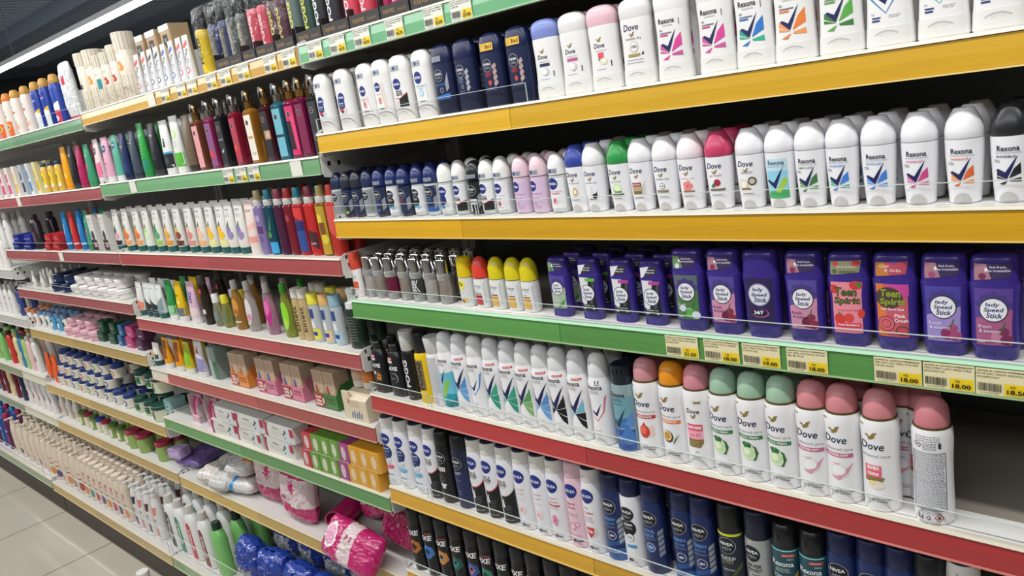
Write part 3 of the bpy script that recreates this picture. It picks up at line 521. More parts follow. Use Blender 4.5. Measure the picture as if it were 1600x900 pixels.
def rexona_roll(kind, brand='rexona'):
    S = [(0, 14.5, 13), (1.5, 16.5, 14), (8, 17, 15), (30, 18.6, 16.5), (55, 20, 17.5), (74, 20.4, 18)]
    b = M().loft(S, mat('ededf1', .3)); l = M(); o = []
    arc = [(9.5*math.cos(t), 1.5+11*math.sin(t)) for t in [PI*i/14 for i in range(15)]]
    if brand == 'rexona':
        K = {'workout': ('dc6a34', 'eb9a56'), 'powder': ('cc4a88', 'd87aa8'), 'cotton': ('3f80d8', '5a9ae4'), 'shower': ('3f80d8', '3aa890'), 'invisible': ('1e2024', '2a2c32'), 'bamboo': ('3f7a48', '69a05c')}
        if kind in K: o += wedges(0, 27, 18.5, K[kind][0], K[kind][1], K[kind][1], K[kind][0])+check(-1, 27, 27)
        else: o += [rc(-14, 13, 14, 66, '8fcfe6'), pg([(-14, 13), (14, 13), (14, 26), (-14, 22)], '4aae6a'), pg([(-2, 22), (10, 42), (14, 36), (4, 20)], 'a8cc4a'), rc(-14, 50, 14, 66, 'bfe0ec')]+check(-2, 26, 30)
        o += [tx('Rexona', 0, 61, 22, 6.2, '141a34', bold=.015), tx('ADVANCED PROTECTION', 0, 56, 25, 1.6, '7a8090')]
        if kind in K: o += [tx({'workout': 'WORKOUT', 'powder': 'POWDER DRY', 'cotton': 'COTTON DRY', 'shower': 'SHOWER FRESH', 'invisible': 'INVISIBLE', 'bamboo': 'BAMBOO & ALOE'}[kind], -2, 52, 19, 2.4, K[kind][0], bold=.02), tx('72h', -11, 47, 6, 3.4, '333a50')]
        capc = {'invisible': '26272c'}.get(kind, 'efeff4')
    else:
        o += dove_mark(-1, 62, 22)+bird(-1, 53, 8)
        if kind == 'blue': o += [tx('original', 0, 48, 20, 3, '6a6e7a'), el(2, 34, 5, 7, 'd8b070'), el(2, 34, 2.4, 3.4, 'f2f2f2')]
        if kind == 'invis': o += [tx('invisible dry', 0, 47, 23, 3.8, '55585f'), el(0, 37, 4.4, 4.6, '44464e'), el(0, 37, 3.7, 3.9, 'ededf1'), tx('100', 0, 37, 5, 2.4, '22242c', bold=.02), rc(-10, 27.4, 9, 31, '8a8068')]
        if kind == 'cat': o += [tx('invisible dry', 0, 47, 22, 3.6, '7a6e9a'), pg([(-4, 20), (-4, 40), (-1, 42), (2, 38), (2, 22)], 'dcdde2'), el(5, 26, 4, 4, '1c1d22'), pg([(6, 28), (9, 34), (9, 26)], '1c1d22')]
        if kind == 'green': o += [tx('go fresh', 0, 47, 17, 4, '5aa850'), el(1, 37, 8, 6.4, 'cfe6ae'), el(2, 37, 5.6, 4.6, 'e6f2cc'), pg([(-8, 36), (-4, 30), (8, 30), (8, 32), (-3, 32)], '4a9a40'), rc(-9, 24.6, 11, 28, '3f4c3a')]
        if kind == 'tone': o += [rc(-11, 38, 6, 44, 'a8324a'), tx('even tone', -3, 41, 14, 3, 'ffffff'), rc(-11, 31, 7, 38, 'b8a684'), rc(-9, 26, 6, 31, '7a6a3a'), pg([(7, 26), (11, 26), (12, 46), (8, 40)], 'd0d0d4')]
        if kind == 'powder': o += [tx('powder soft', 0, 46, 22, 3.8, 'e0a0b0')]+[el(5*math.cos(k*1.257), 35+5*math.sin(k*1.257), 3.2, 3.6, 'ea8a84') for k in range(5)]+[el(0, 35, 2, 2, 'd06a6a'), rc(-8, 25.4, 10, 28.6, '8a7a68')]
        if kind == 'pome': o += [tx('go fresh', 0, 48, 18, 4, 'b03a54'), el(2, 38, 5, 5, 'a8284a'), pg([(-8, 34), (-3, 38), (-1, 32), (-6, 31)], '3a7a4a'), rc(-10, 26.6, 12, 29.8, '7a6a58')]
        if kind == 'coco': o += [tx('CARE SECRETS', 0, 50, 17, 3, '5a5e6c'), el(-5, 33, 6.6, 7.6, 'cdbca0'), el(-5, 34, 5, 5.6, 'f2ede4'), el(7, 38, 5.6, 6, '5a5040'), el(7, 38, 3.6, 3.8, 'c8c0ac'), pg([(-10, 26), (6, 26), (4, 29), (-8, 29)], '8a7048')]
        o += finelines(0, 20, 21, 16, 1, '3a3e50')
        capc = {'blue': '3547a0', 'green': '2f9a4c', 'pome': 'c8406a', 'powder': 'f1e9ee'}.get(kind, 'f0f0f5')
    o += [('P', arc, 'c4c2c0')]  # grey base arc: shadow of the front fence painted in with the label
    print_on(l, surf_of(S), o)
    CS = [(74.6, 19.6, 17.4), (75.4, 20.4, 18), (84, 20.4, 18), (93, 18.6, 16), (103, 13.5, 12), (107.5, 11, 9.5), (108.5, 9.5, 8)]
    c = M().loft(CS, mat(capc, .28), bot=True, sharp=.9)
    return [('bottle', b), ('label', l), ('cap', c)]
def simple_roll(capc, kind):
    S = [(0, 15, 12.5, 2.4), (1.5, 16.6, 13.6, 2.4), (8, 17, 14, 2.4), (50, 18, 14.6, 2.4), (58, 17.4, 14, 2.4)]
    b = M().loft(S, mat('d8d9d6', .15)); l = M()
    if kind == 'fa': o = [el(-2, 45, 9, 10, 'e8dc4a'), tx('Fa', -3, 46, 9, 8, '27251c', bold=.03), tx('gold', -1, 30, 8, 3, 'd8c890'), el(-2, 12, 4.6, 4, 'b03a34'), el(4, 14, 4, 4.4, 'e8c860')]
    else:
        f = 'a8243a' if kind == 'red' else 'd8982e'
        o = [rc(-15, 6, 15, 56, 'e2e2e4'), tx('Deodorant', -1, 44, 18, 5.4, '23252e', sh=.2), tx('FRESH', 1, 39, 9, 2, '6a6d78'), tx('spring', -4, 33, 10, 3, 'c87a72'), rc(-9, 27.6, 7, 29.6, '5a3a34'), rc(-10, 7, 8, 26, f)]+[el(-6+4*(i % 4), 11+5*(i//4), 2.8, 3, ('c8404e', 'e0b860')[kind != 'red'], 8) for i in range(8)]+finelines(14, 12, 50, 2, 12, '4a4d58')
    print_on(l, surf_of(S), o)
    CS = [(59, 16.6, 13.8, 2.3), (60, 17.6, 14.6, 2.3), (80, 17.4, 14.4, 2.2), (91, 14.4, 11.6, 2.1), (98, 8, 6.6, 2), (99.5, 3, 3, 2)] if kind != 'fa' else [(59, 16.6, 13.8, 2.3), (60, 17.6, 14.6, 2.3), (94, 16.4, 13.6, 2.3), (98, 13, 10, 2.2)]
    return [('bottle', b), ('label', l), ('cap', M().loft(CS, mat(capc, .3)))]
def crystal(kind):
    fc = {'silver': 'c8c4be', 'plum': '6c1c3c', 'black': '4a4a4c', 'brown': 'a89c92'}[kind]
    b = M().loft([(0, 14.6), (1.5, 15.8), (16, 16), (50, 16), (52, 15)], mat(fc, .3, metal=.55 if kind != 'plum' else .2))
    gl = M().loft([(0.5, 16.4), (15, 16.9)], mat('bcbcba', .3, metal=.4, noise=.9, nscale=420), top=False, bot=False)
    g2 = M().loft([(49, 16.9), (61, 16.9)], mat('bcbcba', .3, metal=.4, noise=.9, nscale=420))
    for z in (2, 5, 8, 11, 14): gl.loft([(z-.8, 16.7), (z, 17.6), (z+.8, 16.7)], mat('c4c4c2', .2, metal=.9), seg=30, top=False, bot=False)
    for z in (50.5, 53.5, 56.5, 59.5): g2.loft([(z-.8, 16.8), (z, 17.7), (z+.8, 16.8)], mat('c4c4c2', .2, metal=.9), seg=30, top=False, bot=False)
    c = M().loft([(61, 15), (62, 15.8), (90, 15.2), (92, 14), (92, 10.5), (87, 10)], CHROME(), bot=False)
    parts = [('bottle', b), ('base_band', gl), ('neck_band', g2), ('cap', c)]
    l = M(); o = [rc(-9, 26, -8, 46, '2a2a2e'), rc(-3, 22, -2.4, 46, '5a5a5e')]
    if kind == 'black': o = [pg([(-12+k*5, 20), (-10+k*5, 20), (0+k*5, 46), (-2+k*5, 46)], 'd8d8da') for k in range(3)]+[pg([(10-k*5, 20), (12-k*5, 20), (0-k*5, 46), (-2-k*5, 46)], 'd8d8da') for k in range(3)]+[tx('Miss', -6, 24, 12, 4, 'e8e8ea')]
    print_on(l, lambda x, z: -math.sqrt(max(0, 16.1**2-x*x)), o); parts.append(('label', l))
    return parts
# ---------------------------------------------------------------- purple stick deodorants
def lady(kind, small=False):
    k = 0.84 if small else 1.0
    S = [(0, 21*k, 12*k, 2.6), (1.5, 22.6*k, 13*k, 2.6), (14, 24*k, 14.4*k, 2.6), (16, 25.4*k, 15*k, 2.8), (60*k, 25*k, 15*k, 2.8), (92*k, 27*k, 15.4*k, 2.8)]
    P1 = '3a2a86'
    b = M().loft(S, mat(P1, .3)); l = M()
    for q in range(7): b.box(-1.2+(q-3)*5, 1.2+(q-3)*5, -(13.6-abs(q-3)*.7)*k, -8, 1, 11, mat('33247a', .35))
    X = 19.5*k; z0, z1 = 19*k, 88*k
    def frame(c): return [pg([(-X+1.5, z0), (X-1.5, z0), (X-1.5, z1-18), (X, z1), (-X-.5, z1), (-X+1, z1-18)], c)]
    def roundel(cz, r=14*k, rim='2b2a38'): return [el(0, cz, r*1.05, r*1.05, rim, 30), el(0, cz, r*.97, r*.97, 'e6e6ec', 30), tx('lady', -1, cz+r*.42, r*1.0, r*.44, '1c2264', sh=.2, bold=.02), tx('Speed', 0, cz-r*.03, r*1.4, r*.46, '1c2264', sh=.2, bold=.02), tx('Stick', 1, cz-r*.48, r*1.15, r*.42, '1c2264', sh=.2, bold=.02)]
    if kind in ('cherry', 'orchid', 'rose', 'apple', 'aloe'):
        top, bot, f1, f2 = {'cherry': ('54489a', 'c88aa8', '6c1f3c', '8a2a4a'), 'orchid': ('4a44a0', '9c8ac8', '8a2f5e', 'a84a78'), 'rose': ('5a3f94', 'a45a84', 'c07a9a', '7a3058'), 'apple': ('5a6a6a', '4a7a44', '5aa848', 'd8dce8'), 'aloe': ('54489a', 'a8b8a0', '4a8a44', '3a7a3a')}[kind]
        o = frame(bot)+[pg([(-X+1, z0+30*k), (X-1, z0+42*k), (X, z1), (-X-.5, z1)], top), pg([(-X+1, z0+22*k), (X-1, z0+32*k), (X-1, z0+44*k), (-X+1, z0+32*k)], bot)]
        o += [pg([(X*.9*math.cos(t)*(1+.12*math.sin(9*t)), 66*k+17*k*math.sin(t)*(1+.06*math.sin(9*t))) for t in [PI*i/24 for i in range(25)]], '453a80')]
        if kind == 'aloe': o += [pg([(-2, z0), (2+j*4, z0+6), (8+j*3, z0+26-j*4), (5+j*3, z0+14)], f1) for j in range(3)]
        else: o += [el(5*k, z0+10*k, 8*k, 7.5*k, f1), el(13*k, z0+7*k, 6.5*k, 6*k, f2), el(-8*k if kind == 'apple' else 10*k, z0+17*k, 5.5*k, 5*k, f2), pg([(6, z0+16*k), (11, z0+29*k), (12, z0+28*k), (8, z0+16*k)], '4a6a34')]
        o += roundel(62*k)+[tx('fresh', -9*k, z0+23*k, 14*k, 4*k, 'e8e2f0' if kind != 'cherry' else '5a2a50'), tx('& essence', -4*k, z0+17.5*k, 22*k, 4*k, 'e8e2f0' if kind != 'cherry' else '5a2a50'), rc(-16*k, z0+3, -9*k, z0+4.4, 'e4d8e4')]
        capo = [pg([(-X, 97*k), (X*.85, 101*k), (X, 117*k), (-X, 117*k)], '3a3058'), pg([(-X, 97*k), (-X*.1, 99*k), (-X*.35, 117*k), (-X, 117*k)], {'apple': '6a8a5a', 'aloe': '7a9a7a'}.get(kind, 'a87a88')), el(-11*k, 102*k, 4*k, 4*k, f2), el(-7*k, 110*k, 1.6, 2.4, 'e6e6ec'), tx('feel fresh,', 5*k, 113*k, 17*k, 3*k, 'dcd8ea', bold=.01), tx('be irresistible', 6*k, 109*k, 22*k, 3*k, 'dcd8ea', bold=.01)]
    elif kind in ('bg', 'bp'):
        o = frame('1e1f24')+[pg([(-X+1, z1), (-X+1.5, z0+14), (-6*k, z0+8), (6*k, z1)], 'dcdde2'), pg([(2, z0+10), (8, z0+10), (18*k, z1-10), (14*k, z1-4)], '4a4c54'), rc(-2, z1-8*k, X, z1-1, '6ab04a' if kind == 'bg' else 'b04a9a'), pg([(-X+1.5, z0), (X-1.5, z0), (X-1.5, z0+16*k), (-X+1.5, z0+12*k)], '17181c')]
        o += roundel(56*k, 16*k)+[tx('invisible dry', 0, z0+11*k, 26*k, 3.6*k, 'e6e6ea'), rc(-14*k, z0+3, -8*k, z0+4.6, 'd8d8dc'), rc(9*k, z0+3, 14*k, z0+4.6, 'd8d8dc')]
        capo = [pg([(-X, 92*k), (-12*k, 95*k), (X*.7, 100*k), (X*.9, 116*k), (-X, 112*k)], '34323c'), pg([(-X, 92*k), (-12*k, 95*k), (2*k, 115*k), (-X, 112*k)], 'e0e0e4'), tx('all day protection', 1*k, 108*k, 24*k, 2.8*k, 'f0f0f4', bold=.02), tx('no white marks', 1*k, 103.5*k, 22*k, 2.8*k, 'f0f0f4', bold=.02)]
    elif kind == '247':
        o = [rc(-X, 19, X, 88, '2c2250')]+[el(0, 64, 16, 16.5, '8f8cb4', 30), el(0, 64, 14.6, 15, 'dcdce8', 30), tx('lady', -1, 71, 15, 7, '1c2264', sh=.2, bold=.02), tx('Speed', 0, 63.5, 22, 7, '1c2264', sh=.2, bold=.02), tx('Stick', 2, 56.5, 18, 7, '1c2264', sh=.2, bold=.02), el(0, 37, 13, 6.4, 'b05a8c'), el(-1, 37.6, 12, 5.4, '1d1738'), tx('24/7', -2, 38, 14, 5.4, 'f0f0f4', bold=.03), rc(-16, 23, -10, 25, '9a94b8')]
        capo = []
    elif kind == 'teen':
        o = frame('e58a9a')+[el(-X*.8, 78, 6, 6, 'c8383c'), el(12, 84, 8, 6, 'd03a3c'), pg([(10, 88), (20, 86), (16, 80)], '3a8a4a'), tx('Teen', -1, 75, 28, 12, '26341c', sh=.1, bold=.05), tx('Spirit', 0, 62, 33, 12, '26341c', sh=.1, bold=.05), tx('Teen', -1, 75, 26, 10, '5a7a2c', sh=.1, bold=-.0), tx('Spirit', 0, 62, 31, 10, '5a7a2c', sh=.1, bold=-.0), tx('by Lady Speed Stick', 1, 50, 26, 3, 'b82a4a'), el(-10, 38, 7, 7, 'd03a34'), el(2, 40, 6, 6, 'd8443c'), el(17, 46, 4, 6, 'd8443c'), pg([(-14, 44), (-6, 44), (-10, 47)], '3a8a4a'), rc(-15, 27, 16, 33, 'd8384a'), tx('Sweet Strawberry', 1, 30, 27, 3.6, 'f8f0f0', bold=.02)]
        capo = [pg([(-X, 97), (X*.85, 101), (X, 117), (-X, 115)], '8a8a6c'), el(-12, 112, 4, 3, 'c8383c'), el(13, 113, 5, 3.6, 'c8383c'), el(-14, 102, 3, 3, '4a6a34'), tx('Sweet & Sassy', 1, 108, 24, 4, 'e8e4d8'), rc(-8, 100, 12, 103, '5a6a44')]
    else:
        o = frame('c85a6c')+[pg([(-X+1, z0), (-6, z0), (-10, z1), (-X-.5, z1)], 'd8763c'), pg([(-2, z0), (X-1.5, z0), (X-1.5, z0+28), (6, z0+16)], 'c0505a'), pg([(0, z1-26), (X, z1-14), (X, z1), (-4, z1)], 'c8489a'), el(-4, 70, 17, 14, '4a3a34', 14), tx('Teen', -2, 76, 25, 10, '8a9a34', sh=.1, bold=.04), tx('Spirit', 0, 64, 31, 11, '8a9a34', sh=.1, bold=.04), tx('Lady Speed Stick', 0, 55, 28, 4, 'f0e6ea', sh=.15, bold=.02), el(-8, 36, 10.5, 10, '7a3a44'), el(-8, 36, 9.5, 9, 'd0606a'), el(-8, 36, 6, 5.6, '8a3a48'), el(-8, 36, 5, 4.6, 'd0606a'), el(11, 28, 8, 6, '6a4a34'), el(11, 28, 6, 4, 'c0485c'), tx('Pink', 9, 47, 13, 4.6, 'f8f0f4', bold=.02), tx('Crush', 10, 41, 16, 4.6, 'f8f0f4', bold=.02)]
        capo = [pg([(-X, 97), (X*.85, 101), (X, 117), (-X, 115)], 'b84a5c'), pg([(-X, 97), (-2, 99), (-8, 116), (-X, 115)], 'c07a3c'), el(4, 115, 3.4, 2, '7a4a8a'), tx('Cute', -8, 111, 12, 4, 'f4e8ec', sh=.2), tx('& Girlie', 2, 105.6, 19, 4, 'f4e8ec', sh=.2)]
    print_on(l, surf_of(S), o)
    CS = [(92*k, 26*k, 15*k, 2.8), (93*k, 25.4*k, 14.8*k, 2.8), (118*k, 25.2*k, 14.6*k, 2.7), (123*k, 23.6*k, 13*k, 2.5), (125.5*k, 20*k, 10*k, 2.3)]
    parts = [('body', b), ('label', l), ('cap', M().loft(CS, mat('37287c', .25), bot=False))]
    if capo:
        s2 = M(); print_on(s2, surf_of(CS), capo); parts.append(('cap_label', s2))
    return parts
# ---------------------------------------------------------------- other packs
def tube(h, a, b, body, cap, ops, caph=16, capr=None, crimp=True):
    """squeeze tube standing on its cap, flat crimped end up"""
    ca = capr or a*.94
    S = [(caph, a*.95, b*.95, 2.1), (caph+8, a, b, 2.1), (h*.45, a*1.02, b*.86, 2.1), (h*.75, a*1.05, b*.5, 2.2), (h*.93, a*1.1, 2.4, 2.6), (h, a*1.12, 1.2, 3)]
    m = M().loft(S, mat(body, .3)); l = M(); print_on(l, surf_of(S), ops)
    c = M().loft([(0, ca*.96, b*.9, 2.2), (1.5, ca, b*.95, 2.2), (caph, ca, b*.95, 2.2)], mat(cap, .35))
    return [('tube', m), ('label', l), ('cap', c)]
def himalaya(f1, f2, low, extra=None):
    o = [tx('Himalaya', -1, 118, 24, 4.4, '2a3a3a', bold=.01), tx('HERBALS', 0, 113.5, 12, 1.8, '5a6a6a')]+finelines(0, 100, 107, 26, 3, '5a6a6a')
    o += [pg([(-20, 20), (20, 20), (20, 34), (-20, 40)], low), el(-3, 62, 13, 16, f1), el(6, 50, 11, 12, f2), pg([(-6, 74), (2, 90), (5, 76)], '3a7a3a')]
    if extra: o += extra
    return tube(138, 21, 15, 'e6e5e0', '1c5c58', o, caph=17)
def bottle(body_secs, body, cap_secs, cap, ops, rough=.25, trans=0, parts_extra=(), liquid=None):
    m = M().loft(body_secs, liquid or mat(body, rough, trans=trans)); l = M(); print_on(l, surf_of(body_secs), ops)
    c = M().loft(cap_secs, mat(cap, .35))
    return [('bottle', m), ('label', l), ('cap', c)]+list(parts_extra)
def mist(body, lab, gold, ops):
    S = [(0, 19.5, 13, 5), (2, 20.5, 14, 5), (122, 20.5, 14, 5), (128, 16, 11, 3.4), (131, 9, 8)]
    m = M().loft(S, mat(body, .08, trans=.35, spec=.7)); l = M()
    print_on(l, surf_of(S), ops)
    mt = GOLD() if gold else CHROME()
    col = M().loft([(131, 10.4), (131.5, 11), (146, 11), (148, 8), (149, 5.4), (160, 5.4), (161, 6.6), (168, 6.4), (170, 5)], mt)
    oc = M().loft([(133, 13), (172, 13), (175, 11.4)], CLEAR(), bot=False)
    return [('bottle', m), ('label', l), ('pump', col), ('clear_overcap', oc)]
def vs_mist(body, capc, ops):
    S = [(0, 17, 13, 3.4), (2, 18.4, 14, 3.4), (118, 18.8, 14.2, 3.4), (123, 15, 12, 3)]
    m = M().loft(S, mat(body, .1, trans=.15, spec=.7)); l = M(); print_on(l, surf_of(S), ops)
    col = M().loft([(123, 13.4), (124, 14), (137, 14), (138, 12.6)], mat('d6d4d0', .3))
    c = M().loft([(138, 10.6), (160, 9.4), (162, 8.4)], mat(capc, .3))
    return [('bottle', m), ('label', l), ('collar', col), ('cap', c)]
def jar(r, h, body, lid, ops, lidh=14, lidr=None):
    S = [(0, r*.9), (2, r*.98), (h*.5, r), (h-lidh-2, r*.98), (h-lidh, r*.9)]
    m = M().loft(S, mat(body, .3)); l = M(); print_on(l, surf_of(S), ops)
    lr = lidr or r*1.0
    return [('jar', m), ('label', l), ('lid', M().loft([(h-lidh, lr), (h-2, lr), (h, lr*.94)], mat(lid, .35)))]
def carton(w, d, h, col, ops, lid=None):
    m = M(); x, y = w/2, d/2
    m.loft([(0, x, y, 14), (h, x, y, 14)], mat(col, .4), seg=32, sharp=.2)
    l = M(); print_on(l, lambda a, b: -y, ops, xs=500, zs=500, base=.4)
    return [('box', m), ('print', l)]
def pump_bottle(body, ops, a=28, b=18, h=150, pumpc='e2d8c8', twist=1):
    S = [(0, a*.92, b*.9, 2.4), (2, a, b, 2.4), (h*.6, a*.98, b, 2.4), (h*.86, a*.8, b*.9, 2.3), (h*.96, a*.5, b*.66, 2), (h, a*.4, b*.6, 2)]
    m = M().loft(S, mat(body, .35)); l = M(); print_on(l, surf_of(S), ops)
    c = M().loft([(h, 11), (h+1, 12.4), (h+12, 12), (h+13, 6), (h+22, 5.6), (h+22.5, 10), (h+27, 10.6), (h+31, 9)], mat(pumpc, .35), seg=18)
    n = M().loft([(h+23.4, 8, 4, 2.4, -8), (h+29, 8, 4, 2.4, -8)], mat(pumpc, .35), seg=14)
    # spout: a tapering bar pointing out from the head
    n = M(); n.prism([(4, h+22.6), (4, h+30), (-24, h+29), (-34, h+25), (-34, h+22), (-24, h+24)], -4.6, 4.6, mat(pumpc, .35))
    return [('bottle', m), ('label', l), ('pump_head', c), ('spout', n)]
def crumple(me_parts, seed, amp, freq):
    from mathutils import noise
    for m in me_parts:
        m.v = [tuple(Vector(p)+amp*Vector(noise.turbulence_vector(Vector(p)*freq+Vector((seed, seed*2, 0)), 3, False))) for p in m.v]
def pillow(w, d, h, col_f, seed=1, nx=64, nz=60, n=3.0, amp=4, rough=.18, pinch=.25, lay=True):
    """a stuffed bag: two puffed sheets joined along a flat seam; col_f(u,v)->material, u across, v up, both 0..1"""
    from mathutils import noise
    m = M(); 
    for side in (-1, 1):
        P = []
        for j in range(nz+1):
            for i in range(nx+1):
                u, v = i/nx, j/nz; U, V = 2*u-1, 2*v-1
                th = d/2*((1-abs(U)**n)*(1-abs(V)**n))**0.5
                wx = w/2*U*(1-pinch*.3*abs(V)**4*abs(U)); hz = h*(v+.5*pinch*.2*(V*abs(U)**3)*-1)
                nn = noise.turbulence_vector(Vector((U*2.2, V*2.2+side*3, seed*3.1)), 4, True)+.45*noise.turbulence_vector(Vector((U*7, V*7+side*3, seed*5.1)), 3, True)
                edge = (1-abs(U)**6)*(1-abs(V)**6)
                P.append((wx+nn[0]*amp*.5, side*th+side*(-nn[1])*amp*edge, max(0.6, hz+nn[2]*amp*.4)))
        o = len(m.v); m.v += P
        for j in range(nz):
            for i in range(nx):
                q = (o+j*(nx+1)+i, o+j*(nx+1)+i+1, o+(j+1)*(nx+1)+i+1, o+(j+1)*(nx+1)+i)
                if side > 0: q = q[::-1]
                m.f.append(q); m.mi.append(m.mid(col_f((i+.5)/nx, (j+.5)/nz, side))); m.sm.append(True)
    return m
def lying(parts, thick):
    """tip a standing pack onto its back: y becomes up"""
    for _, m in parts: m.v = [(x, z, thick/2-y) for x, y, z in m.v]
    return parts
# ---------------------------------------------------------------- catalogue: key -> (object name, words, category, builder)
def cyl(h, a, b=None, n=2.2, sh=.86):
    b = b or a
    return [(0, a*.93, b*.93, n), (2, a, b, n), (h*sh, a, b, n), (h*.95, a*.75, b*.78, n), (h, a*.45, b*.5, 2)]
def capc(h0, h1, r, t=.92): return [(h0, r), (h0+1, r*1.03), (h1-2, r), (h1, r*t)]
def fruit(c1, c2, z=50): return [el(-5, z, 8, 9, c1), el(5, z-9, 7, 8, c2), pg([(-2, z+6), (6, z+16), (5, z+6)], '4a8a3c')]
def lab(txt, z, w=22, h=4, c='2a2f40'): return [tx(txt, 0, z, w, h, c, bold=.01)]
K = {}
def k(key, name, desc, cat, f, r=20): K[key] = (name, desc, cat, f, r)
for a_, kind, br, ds in [('st_derma', 'derma', 'nivea', 'white stick with dark blue badge'), ('st_pinkb', 'pinkb', 'nivea', 'white stick with pink drop print'), ('st_peach', 'peach', 'nivea', 'white stick with peach ribbon print'), ('st_bw', 'bw', 'nivea', 'white stick with black print panel'), ('st_aqua', 'aqua', 'nivea', 'white stick with pale aqua print'),
    ('st_mfresh', 'fresh', 'men', 'navy stick with bright blue base'), ('st_mcool', 'cool', 'men', 'plain capped navy deodorant stick'), ('st_mdry', 'dry', 'men', 'navy stick with yellow cap sticker'),
    ('st_dnavy', 'navy', 'dove', 'white stick with periwinkle blue cap'), ('st_dpink', 'pink', 'dove', 'white stick with mauve pink band'), ('st_drose', 'rose', 'dove', 'white stick with pale pink cap'), ('st_dinv', 'inv', 'dove', 'all white stick with gold bar'),
    ('st_rpink', 'pink', 'rexona', 'white stick with magenta rays print'), ('st_rteal', 'teal', 'rexona', 'white stick with teal blue rays'), ('st_rorange', 'orange', 'rexona', 'white stick with orange rays print'), ('st_rgreen', 'green', 'rexona', 'white stick with green leaf rays'), ('st_rbline', 'bline', 'rexona', 'white stick with blue outlined check'), ('st_rtline', 'tline', 'rexona', 'white stick with turquoise outlined check')]:
    k(a_, 'deodorant_stick', ds, 'deodorant stick', (lambda kind=kind, br=br: stick(kind, br)), 25)
for a_, ds in [('mgrey', 'grey labelled roll-on, dark blue cap'), ('mgreen', 'navy roll-on with green leaf print'), ('mdeep', 'dark navy roll-on, charcoal cap'), ('mnavy', 'navy roll-on with small blue writing'), ('mwhite', 'white labelled roll-on, dark blue cap'), ('mred', 'navy roll-on with red word'), ('mfresh', 'navy roll-on with bright blue base'), ('derma', 'white capped roll-on, blue round badges'), ('bw', 'white capped roll-on, black label foot'), ('mblack', 'black roll-on with black cap'), ('cherry', 'white roll-on with small red cherry'), ('pearl', 'pale pink capped lilac roll-on'), ('natural', 'white roll-on with pink writing')]:
    k('ro_'+a_, 'roll_on_deodorant', ds, 'roll-on deodorant', (lambda q=a_: nivea_roll(q)), 17)
for a_, br, ds in [('dblue', 'dove', 'white roll-on with royal blue cap'), ('dcat', 'dove', 'white roll-on with black cat print'), ('dgreen', 'dove', 'white roll-on with bright green cap'), ('dtone', 'dove', 'white roll-on with wine red label'), ('dinv', 'dove', 'white roll-on with tiny round stamp'), ('dpowder', 'dove', 'white roll-on with coral flower print'), ('dpome', 'dove', 'white roll-on with raspberry pink cap'), ('dcoco', 'dove', 'white roll-on with brown coconut print'),
    ('rhappy', 'rexona', 'white roll-on, sky blue lime label'), ('rbamboo', 'rexona', 'white roll-on with green leaf rays'), ('rshower', 'rexona', 'white roll-on with teal blue rays'), ('rcotton', 'rexona', 'white roll-on with blue rays'), ('rpowder', 'rexona', 'white roll-on with pink rays'), ('rworkout', 'rexona', 'white roll-on with orange rays'), ('rinvisible', 'rexona', 'white roll-on with black cap')]:
    mp = {'dblue': 'blue', 'dcat': 'cat', 'dgreen': 'green', 'dtone': 'tone', 'dinv': 'invis', 'dpowder': 'powder', 'dpome': 'pome', 'dcoco': 'coco'}.get(a_, a_[1:])
    k('ro_'+a_, 'roll_on_deodorant', ds, 'roll-on deodorant', (lambda q=mp, br=br: rexona_roll(q, br)), 20)
for a_, ds in [('silver', 'silver bottle with glitter bands'), ('brown', 'grey brown bottle with glitter bands'), ('plum', 'plum red bottle with glitter bands'), ('black', 'black patterned bottle with glitter bands')]:
    k('cr_'+a_, 'glitter_perfume_bottle', ds, 'perfume bottle', (lambda q=a_: crystal(q)), 17)
k('rl_fa', 'roll_on_deodorant', 'roll-on with tall flat yellow cap', 'roll-on deodorant', lambda: simple_roll('dcc01c', 'fa'), 18)
k('rl_red', 'roll_on_deodorant', 'white roll-on with red domed cap', 'roll-on deodorant', lambda: simple_roll('dc4136', 'red'), 18)
k('rl_yellow', 'roll_on_deodorant', 'white roll-on with yellow domed cap', 'roll-on deodorant', lambda: simple_roll('d8c81e', 'yellow'), 18)
for a_, kd, sm, ds in [('aloe_s', 'aloe', 1, 'small purple stick, green aloe label'), ('bg_s', 'bg', 1, 'small purple stick, green flash label'), ('bp_s', 'bp', 1, 'small purple stick, pink flash label'), ('apple', 'apple', 0, 'purple stick with green apple label'), ('cherry', 'cherry', 0, 'purple stick with pink cherry label'), ('247', '247', 0, 'dark purple stick with glowing roundel'), ('teen', 'teen', 0, 'purple stick with pink strawberry label'), ('crush', 'crush', 0, 'purple stick with orange pink doodles'), ('rose', 'rose' if 0 else 'orchid', 0, 'purple stick with lilac petal label'), ('orchid', 'rose', 0, 'purple stick with dusky rose label')]:
    k('lady_'+a_, 'deodorant_stick', ds, 'deodorant stick', (lambda kd=kd, sm=sm: lady(kd, bool(sm))), 27 if not sm else 23)
k('axeb0', 'shower_gel_bottle', 'black bottle with cookie picture', 'shower gel', lambda: axe_bottle(0), 25)
k('axeb1', 'shower_gel_bottle', 'black bottle with grey ring print', 'shower gel', lambda: axe_bottle(1), 25)
k('fogg_black', 'body_spray', 'black body spray with pale cap', 'body spray', lambda: fogg('17181c', 'c9c7c2', 'e6e6e8'), 19)
k('fogg_yellow', 'body_spray', 'yellow body spray with black cap', 'body spray', lambda: fogg('ecc81c', '17181c', '221f18', '7a6a4c'), 19)
k('fogg_back', 'body_spray', 'white spray turned to small print', 'body spray', fogg_back, 19)
